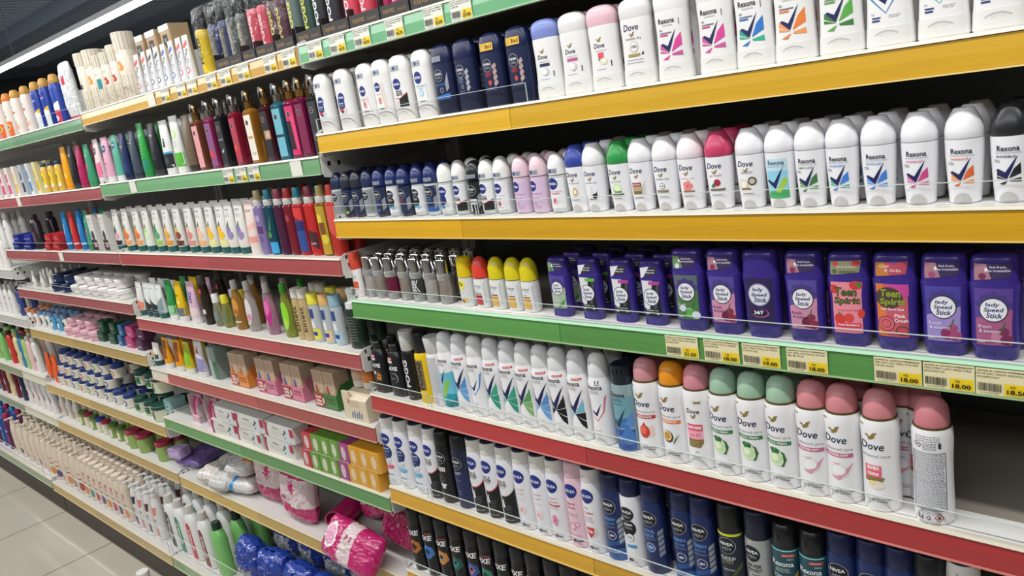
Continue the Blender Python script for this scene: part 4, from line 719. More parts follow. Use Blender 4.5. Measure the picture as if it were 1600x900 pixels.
for a_, c_, cc, t_, pn, ds in [('fg_grey', '5f6f6c', '3a3f42', 'd8d05a', None, 'grey green boxed body spray'), ('fg_green', '2c4a40', '23282a', 'd0c850', None, 'dark green boxed body spray'), ('fg_black', '2a2b30', '1c1d20', 'e6e6e8', None, 'black boxed body spray'), ('fg_rose', 'd04a5c', '2a2b30', 'f0d8d8', None, 'rose red boxed body spray'), ('fg_pink', 'b02a5c', '2a2b30', 'f0c8d4', None, 'magenta boxed body spray'), ('fg_yellow', 'e6c01c', '1c1d20', '2a2618', None, 'yellow body spray in clear wrap'), ('fg_navy', '2c3468', '2a2b30', '8a8478', '6a6458', 'navy body spray in clear wrap'), ('fg_slate', '4c524e', '1c1d20', 'b0a890', '77706a', 'slate body spray in clear wrap'), ('fg_maroon', '5a3440', '2a2b30', 'd8c858', None, 'maroon body spray with yellow writing')]:
    k(a_, 'body_spray', ds, 'body spray', (lambda c_=c_, cc=cc, t_=t_, pn=pn: fogg(c_, cc, t_, pn, txt='FOGG')), 19)
for a_, ds in [('cyan', 'white spray with cyan splash print'), ('blue', 'white spray with blue ray print'), ('outline', 'white spray with blue outlined check'), ('green', 'white spray with green ray print'), ('herb', 'white spray with leaf ray print'), ('black', 'white spray with black ray print'), ('aqua', 'white spray with aqua black rays'), ('pinkline', 'white spray with pink outlined check')]:
    k('rx_'+a_, 'deodorant_spray', ds, 'deodorant spray', (lambda q=a_: rexona_spray(q)), 22)
k('rx_film', 'deodorant_spray', 'blue metallic spray with black cap', 'deodorant spray', rexona_film, 22)
k('dv_pome', 'deodorant_spray', 'white spray with red fruit print', 'deodorant spray', lambda: dove_spray(0, 'cf8f98', 'c23a44', 'POMEGRANATE', pome()), 24)
k('dv_passion', 'deodorant_spray', 'white spray with orange cap', 'deodorant spray', lambda: dove_spray(0, 'e8941f', 'e87a3a', 'PASSION FRUIT', passion()), 24)
k('dv_b3', 'deodorant_spray', 'white spray with pink gold label', 'deodorant spray', lambda: dove_spray(0, 'd58a96', None, '', [], 'b3'), 24)
k('dv_cuke', 'deodorant_spray', 'white spray with mint green cap', 'deodorant spray', lambda: dove_spray(0, 'a3c4ab', '3a8048', 'COOL FRESH', cucumber()), 24)
k('dv_powder', 'deodorant_spray', 'white spray with pink cream swirl', 'deodorant spray', lambda: dove_spray(0, 'd58a90', 'c86a96', 'POWDER SOFT', swoosh('dc9ab4')), 24)
k('dv_tone', 'deodorant_spray', 'white spray with square pink patch', 'deodorant spray', lambda: dove_spray(0, 'd58a90', None, '', tone()), 24)
k('dv_back', 'deodorant_spray', 'white spray turned to its back print', 'deodorant spray', lambda: dove_spray(0, 'cf8088', None, '', [], 'back'), 24)
for a_, kd, ds in [('dermapink', 'dermapink', 'white spray with pink band, blue badges'), ('derma', 'derma', 'white spray, sky band, blue badges'), ('bw', 'bw', 'white and black spray, pink curve'), ('bwgold', 'bwgold', 'white and black spray, beige curve'), ('powder', 'powder', 'white spray with peach ring print'), ('natural', 'natural', 'white spray with pink flower print'), ('pearl', 'pearl', 'pale pink spray with pearls print'), ('dry', 'dry', 'white spray with red shield print')]:
    k('nv_'+a_, 'deodorant_spray', ds, 'deodorant spray', (lambda kd=kd: nivea_spray(kd)), 22)
for a_, ds in [('fresh', 'navy spray with blue foot'), ('cool', 'navy spray with round blue stamp'), ('derma', 'white bodied spray, navy cap'), ('bw', 'black spray with white patches'), ('deep', 'dark blue grey spray'), ('extreme', 'dark spray with lime neck ring'), ('silver', 'silver bodied spray, navy cap')]:
    k('mn_'+a_, 'deodorant_spray', ds, 'deodorant spray', (lambda q=a_: men_spray(q)), 22)
k('rxm', 'deodorant_spray', 'dark teal spray with gold wedge', 'deodorant spray', rexona_men, 22)
for a_ in ('bronze', 'blue', 'orange', 'teal', 'pop', 'green', 'gold'):
    k('axe_'+a_, 'body_spray', 'black can with %s print' % {'pop': 'blue pink'}.get(a_, a_), 'body spray', (lambda q=a_: axe(q)), 21)
k('redcap_tube', 'cream_bottle', 'white bottle with red orange cap', 'cream bottle', lambda: bottle([(0, 13, 11), (1, 14, 12), (62, 14, 12), (64, 13, 11)], 'e8e6e2', [(64, 13), (66, 14), (100, 13.4), (102, 12)], 'e0523c', [rc(-9, 18, 10, 36, 'e0603c'), el(-4, 53, 4, 3, 'c8a04a'), tx('BEAUTY', 0, 46, 18, 4, '3a3a44')]), 14)
# --- cream and white things on the upper far shelves
def ribbed(h, r, body, ops, caph):
    pa = bottle([(0, r*.98), (1, r), (h-caph, r), (h-caph+1, r*.98)], body, [(h-caph+1, r*.98), (h-caph+2, r*1.02), (h-1, r*1.02), (h, r*.98)], body, ops)
    rb = M(); rb2 = M()
    for i in range(16):
        t = 2*PI*i/16; x, y = r*1.01*math.cos(t), r*1.01*math.sin(t); rb.box(x-.9, x+.9, y-.9, y+.9, h-caph+3, h-2, mat('c9bfae', .4))
        rb2.box(x-.9, x+.9, y-.9, y+.9, 2, h*.36, mat('d6ccba', .4))
    return pa+[('cap_ribs', rb), ('body_ribs', rb2)]
rose = lambda c, z, s=1: [el(-4*s, z, 8*s, 9*s, c), el(5*s, z-4*s, 7*s, 8*s, c), el(0, z-2*s, 4*s, 4*s, 'f4d8a8'), el(4*s, z+5*s, 5*s, 5*s, c)]
k('cream_roll', 'talc_bottle', 'ivory talc bottle with back print', 'talc bottle', lambda: ribbed(185, 23, 'e9e0cf', finelines(-2, 90, 120, 24, 12, '6a6a70')+[rc(-10, 74, 8, 88, '3a3a40')], 42), 23)
k('cream_big', 'talc_bottle', 'tall ivory talc with orange roses', 'talc bottle', lambda: ribbed(182, 28, 'e9e0cf', rose('e89a3c', 92, 1.3)+[tx('Yardley', 0, 128, 26, 6, '7a6a4a'), rc(-24, 134, 24, 140, 'd8b878')], 50), 28)
k('cream_small_teal', 'talc_bottle', 'small ivory talc with teal print', 'talc bottle', lambda: ribbed(150, 18, 'ece4d4', [rc(-14, 52, 14, 82, '2f8f94'), tx('London', 0, 96, 18, 5, '5a5a50')], 36), 18)
k('cream_small_red', 'talc_bottle', 'small ivory talc with red roses', 'talc bottle', lambda: ribbed(150, 18, 'ece4d4', rose('c2303c', 70)+[tx('London', 0, 96, 18, 5, '5a5a50')], 36), 18)
for a_, c_ in [('red', 'd8464c'), ('dark', '2c4a4a'), ('blue', '2f5aa8')]:
    k('water_'+a_, 'talc_pouch', 'white pouch with %s wave print' % a_, 'talc pouch', (lambda c_=c_: tube(112, 13, 11, 'e6e7ea', 'd0d2d4', [tx('FOGG', 0, 62, 34, 10, '22252c', rot=PI/2*.8, bold=.03), pg([(-12, 84), (-4, 92), (10, 100), (10, 88), (0, 80)], c_), el(0, 26, 8, 8, c_), el(1, 26, 5, 5, 'e6e7ea'), tx('WATER', 4, 44, 20, 5, '22252c', rot=PI/2*.8)], caph=8)), 13)
k('kraft', 'gift_box', 'kraft box with dark heart badge', 'box', lambda: carton(64, 60, 176, 'b79b76', [pg([(-14, 150), (14, 150), (14, 128), (0, 112), (-14, 128)], '2b2f3a'), tx('W', 0, 134, 14, 12, 'd8d0c0'), rc(-32, 160, 32, 176, 'e4e3e0')]), 32)
for a_, c_, cc, g_, ds in [('pink', 'e6a8b4', 'd04a6c', 0, 'pink body spray, flower print'), ('orange', 'e8e2d8', 'e88a3c', 1, 'white orange body spray'), ('peach', 'f0e4dc', None, 1, 'white peach spray, gold cap'), ('blue', '2440a0', None, 1, 'royal blue spray, yellow corner'), ('bluepink', '2a48a8', None, 1, 'blue spray with pink foot')]:
    def f(c_=c_, cc=cc, a_=a_):
        o = {'pink': [rc(-18, 20, 18, 70, 'e05a8c')]+fruit('f0c8d8', 'e87a9c', 52), 'orange': [rc(-18, 4, 18, 60, 'e8682c'), el(3, 40, 10, 12, 'f4c030'), el(3, 40, 5, 6, '3a2a20'), tx('DS', -4, 96, 16, 7, '6a6a6a'), rc(-10, 76, 6, 82, 'd8464c')], 'peach': fruit('e8784c', 'f0b08a', 40)+[tx('Lux', 0, 104, 14, 8, '4a4a50', sh=.2), el(4, 84, 6, 5, 'd05048')], 'blue': [rc(-18, 2, 18, 46, 'dfe8e4'), pg([(-18, 46), (18, 70), (18, 40), (-18, 40)], 'f0f0ea'), pg([(2, 60), (18, 72), (18, 56)], 'e8c43a'), tx('hydrofill', 0, 96, 26, 8, 'f0f2f8', rot=.3), el(2, 20, 9, 9, 'f0f0f0'), tx('5', 2, 20, 7, 11, '14182a', bold=.03)], 'bluepink': [rc(-18, 2, 18, 54, 'c8385c'), pg([(-18, 54), (18, 76), (18, 46), (-18, 46)], 'f0f0ea'), el(2, 20, 9, 9, 'f0f0f0'), tx('6', 2, 20, 7, 11, '14182a', bold=.03)]}[a_]
        S = [(0, 18.4), (2, 20), (120, 20), (130, 18.6), (136, 16)]
        return bottle(S, c_, [(136, 15.6), (138, 16.6), (150, 16), (162, 13), (166, 8)], cc or 'd0a04c', o)
    k('spray_'+a_, 'body_spray', ds, 'body spray', f, 20)
k('white_pack', 'foil_gift_pack', 'clear wrapped white pack, red square', 'gift pack', lambda: [('bag', pillow(90, 40, 190, lambda u, v, s: mat('d24a6a', .25) if .35 < u < .6 and .62 < v < .76 else mat('c84460', .2) if v < .07 else mat('dcdde0', .12, bump=.5, nscale=60), seed=3, amp=7))], 45)
# --- face wash tubes etc
def tb(key, ds, body, cap, ops, h=142, a=21, b=15, caph=17):
    k(key, 'face_wash_tube', ds, 'tube', (lambda: tube(h, a, b, body, cap, ops, caph)), a)
tb('tb_pinkwhite', 'white pink tube with dark logo', 'ead9dc', 'e4e0de', [pg([(-20, 20), (20, 20), (20, 70), (-20, 50)], 'e87aa0'), el(0, 104, 9, 12, '1d2444'), tx('NIVEA', 0, 104, 15, 4, 'f0f0f4'), tx('mi', 0, 64, 14, 10, 'd8487c')])
tb('tb_pink', 'pale pink tube with blue oval', 'e6aec6', 'e6dede', nivea(0, 106, 12)+[tx('rose', 0, 60, 16, 6, 'c2407c')]+finelines(0, 40, 50, 22, 3, 'c86a94'))
tb('tb_teal', 'sea green tube with blue oval', '62b49c', 'e0e6e2', nivea(0, 112, 12)+finelines(0, 50, 80, 22, 5, '2a6a5c'))
tb('tb_navy', 'dark navy face wash tube', '24335c', '1c2848', nmen(0, 100, 11)+[rc(-18, 22, 18, 54, '1f3a70')]+finelines(0, 60, 76, 20, 3, '9aa4b8'))
tb('tb_slate', 'slate grey face wash tube', '47505f', '323a48', nmen(0, 104, 11)+finelines(0, 60, 80, 20, 4, 'b0b4ba'))
tb('tb_green', 'tall bright green tube', '34a04a', '2a8a4c', [tx('GARNIER', 2, 122, 22, 6, 'e8f0e0', rot=.3), rc(-20, 20, 20, 54, '2a8a6a')]+finelines(0, 60, 96, 20, 5, 'd8ecc8'), h=158)
tb('tb_black', 'glossy black face wash tube', '25262c', '3a3b40', [tx('MEN', 0, 116, 18, 7, 'd8d8dc')]+finelines(0, 50, 96, 24, 7, '9a9ca2'), h=150)
tb('tb_charcoal', 'white tube with black lower half', 'e6e7e6', 'dedfdd', [rc(-23, 18, 23, 58, '22252c'), rc(-23, 58, 23, 63, '4aa0d8'), pg([(-4, 78), (8, 76), (4, 100), (-2, 104)], '2a2c30')]+finelines(0, 34, 44, 20, 3, 'b0b4ba'), h=150, a=22)
tb('tb_lime', 'white tube with lime green foot', 'e6e8e2', 'e4e4e2', [rc(-22, 18, 22, 56, '5ab83a'), el(0, 106, 11, 12, 'b0d878'), el(0, 106, 7, 8, 'dcecc0')]+finelines(0, 72, 88, 22, 4, '5a7a5a'), h=156)
tb('tb_clear', 'brown tube in clear wrap', '6f5f4c', '3c322c', finelines(0, 40, 120, 24, 9, 'a89a88'), h=150)
tb('tb_orange', 'orange yellow face wash tube', 'efa622', 'e8941c', [tx('FRUIT', 0, 100, 22, 7, 'e0582c', rot=.8), el(4, 50, 8, 10, 'f0c858')], h=150)
tb('tb_magenta', 'magenta face wash tube', 'b0265c', '9c1f50', [tx('glow', 0, 90, 26, 8, 'e8b8cc', rot=1.2)]+finelines(0, 40, 60, 20, 4, 'dc88ac'))
tb('tb_greenpink', 'sea green tube, pink fruit', '3f9a74', '3a8c58', [el(2, 70, 7, 8, 'd84a7c'), tx('Joy', 0, 104, 16, 9, 'f0f0e0'), el(-3, 52, 6, 6, 'c8386c')])
tb('tb_salmon', 'white tube with salmon waves', 'ecd9d2', 'e8ddd6', [rc(-22, 30, 22, 46, 'e8a294'), pg([(-22, 56), (22, 70), (22, 84), (-22, 66)], 'f0bcae'), tx('GLOW', 0, 112, 26, 7, '5a5a60')], h=140)
tb('tb_skyblue', 'bright blue tube', '2b7fc4', '2471b4', [tx('PEARL', 0, 80, 40, 9, 'd4e8f4', rot=PI/2), rc(-18, 20, 18, 26, 'dfe8ee')], a=15, b=12)
tb('tb_cherry', 'bright red tube', 'd2343c', 'c02c34', [tx('GOLD', 0, 80, 40, 9, 'f0c050', rot=PI/2), rc(-18, 20, 18, 26, 'f0e0dc')], a=15, b=12)
tb('tb_apricot', 'white tube with peach swirl', 'e6e6e0', '1c5c58', [pg([(-20, 18), (20, 18), (20, 44), (-20, 68)], 'e88a72'), tx('Himalaya', 0, 96, 22, 4, '3a4040')], h=114)
tb('tb_charcoal2', 'white tube with black swirl', 'e0e4e4', '1c4a4c', [pg([(-20, 18), (20, 18), (20, 40), (-20, 72)], '2c3638'), tx('Himalaya', 0, 96, 22, 4, '3a4040')], h=114)
tb('tb_aqua', 'white tube with grey lime swirl', 'e4e8e6', '1c5c58', [pg([(-20, 18), (20, 18), (20, 70), (-20, 40)], '8a9ea6'), pg([(-10, 50), (4, 72), (2, 48)], 'c8d04a'), tx('Himalaya', 0, 96, 22, 4, '3a4040')], h=112)
tb('tb_leaf', 'green tube with mint foot', '2f8f4c', 'e6e8e4', [rc(-24, 18, 24, 48, '9ad0a0')]+finelines(0, 60, 90, 22, 5, 'a8d8b0'), h=128)
tb('tb_sun', 'yellow tube with grey foot', 'e6bf1c', 'e4e4e2', [rc(-24, 18, 24, 44, '6a7284'), el(3, 62, 9, 7, 'f4dc6a'), tx('Fair', 0, 84, 20, 6, '5a4a20')], h=128)
tb('tb_zmz', 'lilac pink tube, purple letters', 'd9b4cc', 'e6e2e0', [rc(-25, 18, 25, 50, 'e8d4d4'), tx('ZMZ', 2, 82, 38, 18, '5a4a9c', rot=PI/2, bold=.03)], h=130, a=24)
tb('tb_sunflower', 'white tube with sunflower print', 'e0ddd6', '1c4a48', [el(-6, 40, 10, 10, 'ecc02c'), el(-6, 40, 4, 4, 'b07a20'), rc(2, 24, 18, 40, '2a5a64')], h=78)
tb('tb_orangeb', 'orange tube with brown panel', 'eda223', 'e6e4de', [rc(-12, 34, 14, 96, '8f4a24'), el(-12, 26, 5, 4, '3f8a34')]+finelines(1, 40, 84, 20, 7, 'd88a4c'), h=104)
tb('tb_lemong', 'yellow green lemon tube', 'e2c41e', 'e6e6e0', [rc(-12, 42, 6, 96, 'c8881c'), pg([(-20, 20), (20, 30), (20, 104), (8, 104)], '8fc02c'), el(-12, 26, 5, 4, '3f8a34')], h=104)
tb('tb_lilac', 'tall white tube, lilac foot', 'dcd6d8', 'e4e0de', [pg([(-24, 18), (24, 18), (24, 58), (-24, 68)], '9a94c4'), pg([(-6, 78), (2, 104), (8, 78)], 'b03a5c')], h=118, a=24)
tb('tb_orangeflat', 'orange tube with white shoulder', 'e8602c', 'd8502a', [el(0, 40, 12, 14, 'f0783c'), tx('S', 0, 30, 14, 20, 'c8441c')], h=130)
for a_, f1, f2, lo, ds in [('neem', '4a4e54', 'd8a4b4', '2a2c30', 'white black tube, pink patch'), ('orange', 'e8863c', 'e07a2c', 'eda25a', 'teal capped tube, orange print'), ('cuke', 'b4d88a', 'dcecc4', 'dfeadd', 'teal capped tube, cucumber print'), ('aloe', '3f8f5c', '5aaa6c', '9acb5c', 'teal capped tube, aloe print'), ('wheat', 'e6b85c', 'e0a848', 'e0983c', 'teal capped tube, orange band'), ('wheat2', 'd8b070', '8a4a34', '6a3a2c', 'teal capped tube, brown bowl'), ('rose', 'e8b4a4', 'd88a84', 'd8948c', 'teal capped tube, blush print'), ('peach', 'eeb4a0', 'f0c4a4', 'eeb078', 'teal capped tube, peach petal'), ('lemon', 'eeb43c', 'f0c430', 'ece49c', 'teal capped tube, lemon print'), ('lav', '8a74a8', '9a8ab4', 'e4dcd4', 'teal capped tube, lavender print')]:
    k('hm_'+a_, 'face_wash_tube', ds, 'tube', (lambda f1=f1, f2=f2, lo=lo: himalaya(f1, f2, lo)), 19)
ring = lambda c: [el(-3, 98, 6.5, 6.5, c), el(-3, 98, 5.6, 5.6, '1c1a1e'), rc(-4.6, 97.4, -1.4, 98.6, c)]
for a_, b_, lb_, g_, ds, ex in [('pink', '7a4a34', 'e3a0a4', 1, 'amber mist, pink label', finelines(0, 50, 70, 18, 3, 'b86a74')), ('violet', '8a2a50', '8a5088', 0, 'violet red mist, silver pump', fruit('d84a4c', 'c83a5c', 40)), ('black', '1f2026', '26272d', 0, 'black mist, silver pump', [tx('LEGESI', 0, 70, 22, 4, 'd0d0d4'), pg([(-8, 40), (8, 48), (2, 36)], 'b8b8bc')]), ('red', '8c1f38', 'b03a50', 0, 'crimson mist, fruit print', fruit('e0503c', 'c8303c', 44)), ('gold', 'a8742c', 'e8e2d4', 1, 'honey mist, white label', [rc(-10, 60, 10, 66, 'c89a4c'), tx('CLUB', 2, 24, 16, 6, 'b8863c')]), ('dark', '4a1c28', '232026', 1, 'dark mist, gold pump', [rc(-8, 52, 16, 72, 'b89a70'), el(6, 62, 5, 7, 'e0a8b8')]), ('blue', '2c6a80', '6fb4c6', 0, 'pale blue mist, silver pump', [rc(-15, 52, 15, 58, '2a3a44')]), ('magenta', '8a1c48', 'd02f68', 1, 'hot pink mist, gold pump', [rc(-15, 20, 4, 84, '2f1c24'), pg([(4, 20), (15, 20), (15, 100), (0, 90)], 'e0447c')]), ('wine', '6c1440', '7a1c48', 1, 'wine mist, gold pump', []), ('onyx', '2a2b2e', '303236', 0, 'onyx mist, chrome pump', [el(-2, 40, 8, 9, '8a8c8e'), el(-2, 40, 6, 7, '303236')])]:
    k('ms_'+a_, 'body_mist_bottle', ds, 'body mist', (lambda b_=b_, lb_=lb_, g_=g_, ex=ex: mist(b_, lb_, g_, [rc(-15, 8, 15, 116, lb_)]+ring('d8b0a8')+ex)), 20)
for a_, b_, c_, ds, ex in [('lav', '8a7cae', 'c9b888', 'lavender mist, cream cap', [el(0, 40, 9, 9, '6a5a9c'), el(2, 92, 9, 9, 'a89cc8'), rc(-14, 54, 14, 72, '5a3a6c')]), ('blue', '1f4a5c', '3a94ac', 'deep blue mist, teal cap', [rc(-17, 4, 17, 32, '3fa4dc'), el(-4, 50, 8, 8, '4a9a3c'), pg([(-6, 60), (10, 100), (4, 60)], '3a8a5c')]), ('plum', '4f2440', 'b04a6a', 'plum mist, rose cap', finelines(-8, 30, 100, 8, 12, '8a5a74')), ('wine', '7c2430', 'cf4038', 'wine mist, red cap', [el(0, 90, 8, 9, 'a03a3c')]), ('navyred', 'b03038', '2f98ac', 'navy red mist, teal cap', [rc(-17, 10, 17, 84, '2c4a94'), rc(-17, 60, 17, 82, '2a2c6c'), pg([(-17, 96), (17, 84), (17, 114), (-17, 114)], 'd83c3c')]), ('red', 'c83434', '9c4458', 'scarlet mist, mauve cap', [pg([(-17, 30), (17, 14), (17, 54), (-17, 64)], '4a2028'), tx('Love', 0, 30, 20, 7, 'f0d8d0', sh=.2)]), ('yellow', '7a5a20', 'c4ae6c', 'yellow mist, straw cap', [rc(-17, 4, 17, 116, 'b8982c'), el(-5, 86, 10, 12, 'e0cc3c'), el(5, 40, 11, 12, 'dcc83c'), rc(-8, 50, 12, 78, '7c4a24')]), ('scarlet', 'c03a34', 'd8483c', 'red mist with red cap', [pg([(-17, 60), (17, 40), (17, 116), (-17, 116)], 'd05048')])]:
    k('vs_'+a_, 'body_mist_bottle', ds, 'body mist', (lambda b_=b_, c_=c_, ex=ex: vs_mist(b_, c_, ex)), 18.5)
# B4 bottles
def bsh(key, ds, liquid, capcol, ops, h=140, a=20, b=14, ch=26, cr=9, name='bottle', trans=.7):
    k(key, 'lotion_bottle', ds, 'bottle', (lambda: bottle([(0, a*.9, b*.9, 2.2), (3, a, b, 2.2), ((h-ch)*.5, a*1.02, b, 2.2), ((h-ch)*.78, a*.9, b*.9, 2.1), ((h-ch)*.94, cr*1.1, cr, 2), (h-ch, cr*.9, cr*.85, 2)], liquid, [(h-ch, cr*.95), (h-ch+1, cr*1.05), (h-2, cr*1.0), (h, cr*.9)], capcol, ops, rough=.08, trans=trans)), a)
bsh('bt_darkpump', 'dark bottle with red tag', '4e4338', '5a5148', [rc(-14, 96, 6, 110, 'd83a64'), rc(-8, 34, 10, 48, 'd8d4cc')], h=150, a=20, cr=12)
bsh('bt_smallpump', 'small clear bottle, white cap', 'c8c8a8', 'e4e4e2', [rc(-12, 18, 12, 46, '7a8a8c')], h=96, a=17, cr=11)
bsh('bt_yellowpump', 'small bottle with yellow cap', 'c4c470', 'dcd23a', [rc(-12, 18, 12, 46, '6a7a5c')], h=96, a=16, cr=11)
bsh('bt_amber', 'amber gel bottle, white cap', 'dca858', 'cfcac4', [el(2, 66, 14, 26, 'd8913c'), el(4, 54, 8, 8, 'a8642c'), rc(-16, 22, 16, 26, 'e8dccc')], h=142)
bsh('bt_clearpink', 'clear bottle with pink petals', 'e8e4e2', 'cfcdca', [el(2, 60, 13, 34, 'ded8da'), el(4, 42, 9, 10, 'dc90b0'), rc(-16, 22, 4, 26, 'e8e8e8')], h=142)
bsh('bt_magenta', 'clear bottle, magenta oval label', 'e4b0cc', 'cfc6c4', [el(4, 62, 13, 36, 'c42a8a'), el(4, 74, 10, 20, 'e070b0'), rc(-14, 20, -2, 40, 'd8b0c0')], h=140)
bsh('bt_green', 'clear bottle with green cap', 'bccc60', '4aa83a', [el(4, 58, 13, 38, '8cd82c'), el(4, 40, 9, 14, 'b4e04c')], h=142)
for q, c1, c2 in [('yellow', 'e6de4a', 'e2dc50'), ('peach', 'dcb070', 'e8c49a'), ('blue', '8ab0c0', 'a8ccd8')]:
    k('bt_mic'+q, 'micellar_bottle', 'clear micellar bottle, %s cap' % {'blue': 'pale blue'}.get(q, q), 'bottle', (lambda c1=c1, c2=c2: bottle([(0, 17, 13), (2, 18.6, 14), (90, 18.6, 14), (96, 17, 13)], 'dce4e8', [(96, 17.4, 13.4), (97, 18.4, 14), (122, 18.4, 14), (124, 17.4, 13)], c1, [rc(-16, 8, 16, 34, c2), rc(-9, 17, 9, 27, '1f3f94'), rc(-14, 62, 8, 86, '2c4a84'), pg([(-10, 36), (8, 36), (6, 54), (-6, 58)], 'e6e6e4')], rough=.1, trans=.4)), 18.5)
k('bt_hairgold', 'hair_spray_can', 'slim gold can, dark lettering', 'hair spray', lambda: bottle([(0, 14.6), (1, 15.4), (100, 15.4), (108, 13)], 'bca678', [(108, 12.6), (110, 15), (132, 14.6), (134, 13)], 'd8d4cc', [tx('Elnett', 0, 56, 66, 14, '4a3a24', rot=PI/2, bold=.02)], rough=.25), 15.4)
k('bt_foam', 'foam_pump_bottle', 'dark green foam bottle, clear cap', 'pump bottle', lambda: bottle([(0, 22, 16, 2.6), (2, 24, 18, 2.6), (88, 25, 18, 2.6), (96, 20, 17, 2.2)], '26362c', [(96, 17), (97, 18), (110, 18), (111, 10), (130, 10), (132, 12), (140, 12), (144, 9)], 'e4e4e4', finelines(2, 20, 76, 26, 9, 'b8c0b8'))+[('clear_overcap', M().loft([(110, 17.4), (146, 17), (148, 16)], CLEAR(), bot=False))], 25)
# jars and boxes
k('sm_cup', 'small_white_tube', 'small white pointed tube', 'tube', lambda: tube(70, 12, 10, 'e8e6df', 'e4e2da', [rc(-10, 14, 10, 22, '8ab84a')], caph=10), 12)
k('jar_navytin', 'cream_tin', 'flat dark blue cream tin', 'cream tin', lambda: jar(34, 34, '20305c', '1b2748', [tx('NIVEA', 0, 9, 26, 7, 'e0e4ea')], lidh=16, lidr=35), 34)
k('jar_white', 'cream_jar', 'wide white cream jar', 'cream jar', lambda: jar(32, 34, 'e6e2de', 'e9e7e4', [tx('soft', 0, 10, 20, 5, '6a7ab0')], lidh=15, lidr=33), 32)
k('jar_pink', 'cream_jar', 'wide pale pink cream jar', 'cream jar', lambda: jar(32, 34, 'd8a0b0', 'dcb0bc', [rc(-12, 4, 12, 12, 'e8c8d0')], lidh=15, lidr=33), 32)
for a_, c1, c2 in [('orange', 'e8e4dc', 'c86a3a'), ('dark', 'e4e2dc', '4a6a5a'), ('blue', '5aa0c8', 'e6e8e8'), ('olive', 'dcd8c8', '7a5a4a')]:
    k('cup_'+a_, 'cream_bottle', 'small cream bottle, %s print' % a_, 'cream bottle', (lambda c1=c1, c2=c2: bottle([(0, 17, 12), (2, 18, 13), (54, 18, 13), (60, 14, 11)], c1, [(60, 15), (61, 16.4), (76, 16), (78, 14)], 'c8805a' if c2 == 'c86a3a' else '6a8ab0', [el(0, 28, 11, 14, c2), rc(-8, 34, 8, 44, '24343c')])), 18)
for a_, c1 in [('green', '1f4a30'), ('blue', '3a6a9a'), ('pink', 'b84878'), ('purple', '4a2444')]:
    k('box_'+a_, 'hair_wax_box', 'small %s carton' % {'green': 'dark green'}.get(a_, a_), 'box', (lambda c1=c1, a_=a_: carton(52 if a_ != 'blue' else 30, 44, 40, c1, [tx('HAIR COLOR', 0, 22, 36, 5, 'c8ccc4')] if a_ == 'green' else [rc(-10, 10, 10, 14, 'c8c0cc')])), 26)
for a_, c1 in [('pink', 'd87a8c'), ('red', 'c86a4a'), ('blue', '3a5aa0'), ('green', '5a9a4a')]:
    k('vas_'+a_, 'petroleum_jelly_jar', 'blue lidded jar, %s label' % a_, 'jelly jar', (lambda c1=c1: jar(27, 56, 'd8d4c4', '243a7c', [el(0, 20, 14, 12, c1), el(0, 20, 9, 8, 'e8d8c8'), tx('Vaseline', 0, 32, 22, 4, '24387c')], lidh=18, lidr=25)), 26)
k('him_jar', 'cream_jar', 'green lidded jar, leaf label', 'cream jar', lambda: jar(26, 56, 'ccd0b8', '1d4a40', [rc(-18, 8, 18, 34, '2f5a44'), rc(-14, 8, 14, 16, '4aa03c'), tx('Himalaya', 0, 27, 24, 4, 'e8ece4')], lidh=18), 26)
k('him_tub', 'cream_jar', 'big green lidded tub', 'cream jar', lambda: jar(40, 57, 'd0d2b8', '1d4a40', [rc(-26, 8, 6, 38, '2f5a44'), el(-12, 36, 9, 6, 'd8602c'), rc(-22, 8, 2, 16, '4aa03c')], lidh=12, lidr=42), 40)
k('wh_small', 'lotion_bottle', 'small white lotion bottle', 'bottle', lambda: bottle(cyl(84, 19, 14), 'e4dfd6', capc(84, 98, 9), 'e6e2da', [rc(-10, 20, 10, 46, 'd8a884')]), 19)
for a_, c1, c2, hh in [('green', '8aa05a', '5a7a3c', 70), ('red', 'd8d4c4', 'a82a44', 70), ('blue', 'd4d0b8', '2c4aa0', 70)]:
    k('hair_'+a_, 'hair_gel_jar', 'small %s lidded gel jar' % a_, 'gel jar', (lambda c1=c1, c2=c2, hh=hh: jar(20, 62, c1, c2, [rc(-12, 8, 12, 38, 'e4e0c8'), rc(-10, 10, 0, 22, '4a4c44')], lidh=13)), 20)
k('hair_redlid', 'hair_cream_jar', 'green jar with red lid', 'hair cream', lambda: jar(30, 74, '93ae62', 'a02a44', [rc(-24, 10, -2, 50, 'd8dccc'), rc(-20, 12, -6, 26, '3a3c34'), el(-18, 52, 6, 5, 'e0b83a')], lidh=15, lidr=31), 30)
for a_, c1 in [('orange', 'e08a3c'), ('purple', '5a4a84'), ('red', 'b0383c'), ('teal', '3a8f94'), ('rose', 'c03a64')]:
    k('lot_'+a_, 'pump_lotion_bottle', 'cream pump bottle, %s print' % a_, 'pump bottle', (lambda c1=c1: pump_bottle('e0d3c0', [el(0, 34, 17, 18, c1), el(6, 24, 11, 10, c1), rc(-14, 66, 12, 70, 'b03a4c'), tx('Enchant', 0, 92, 30, 7, 'b0384c', sh=.2)], a=25, b=19, h=160, pumpc='ddd0be')), 25)
for a_, c1 in [('navy', '2c2f5c'), ('pink', 'd8848c'), ('brown', '5a3a34'), ('peach', 'e08a70')]:
    k('pmp_'+a_, 'pump_lotion_bottle', 'white pump bottle, %s label' % a_, 'pump bottle', (lambda c1=c1: pump_bottle('e4e2e0', [rc(-20, 100, 20, 130, c1), tx('NIVEA', 0, 80, 34, 9, '2a2c34', bold=.03), rc(-16, 14, 16, 48, c1)]+finelines(0, 54, 68, 30, 4, '5a5a60'), a=24, b=18, h=165, pumpc='dddcda')), 24)
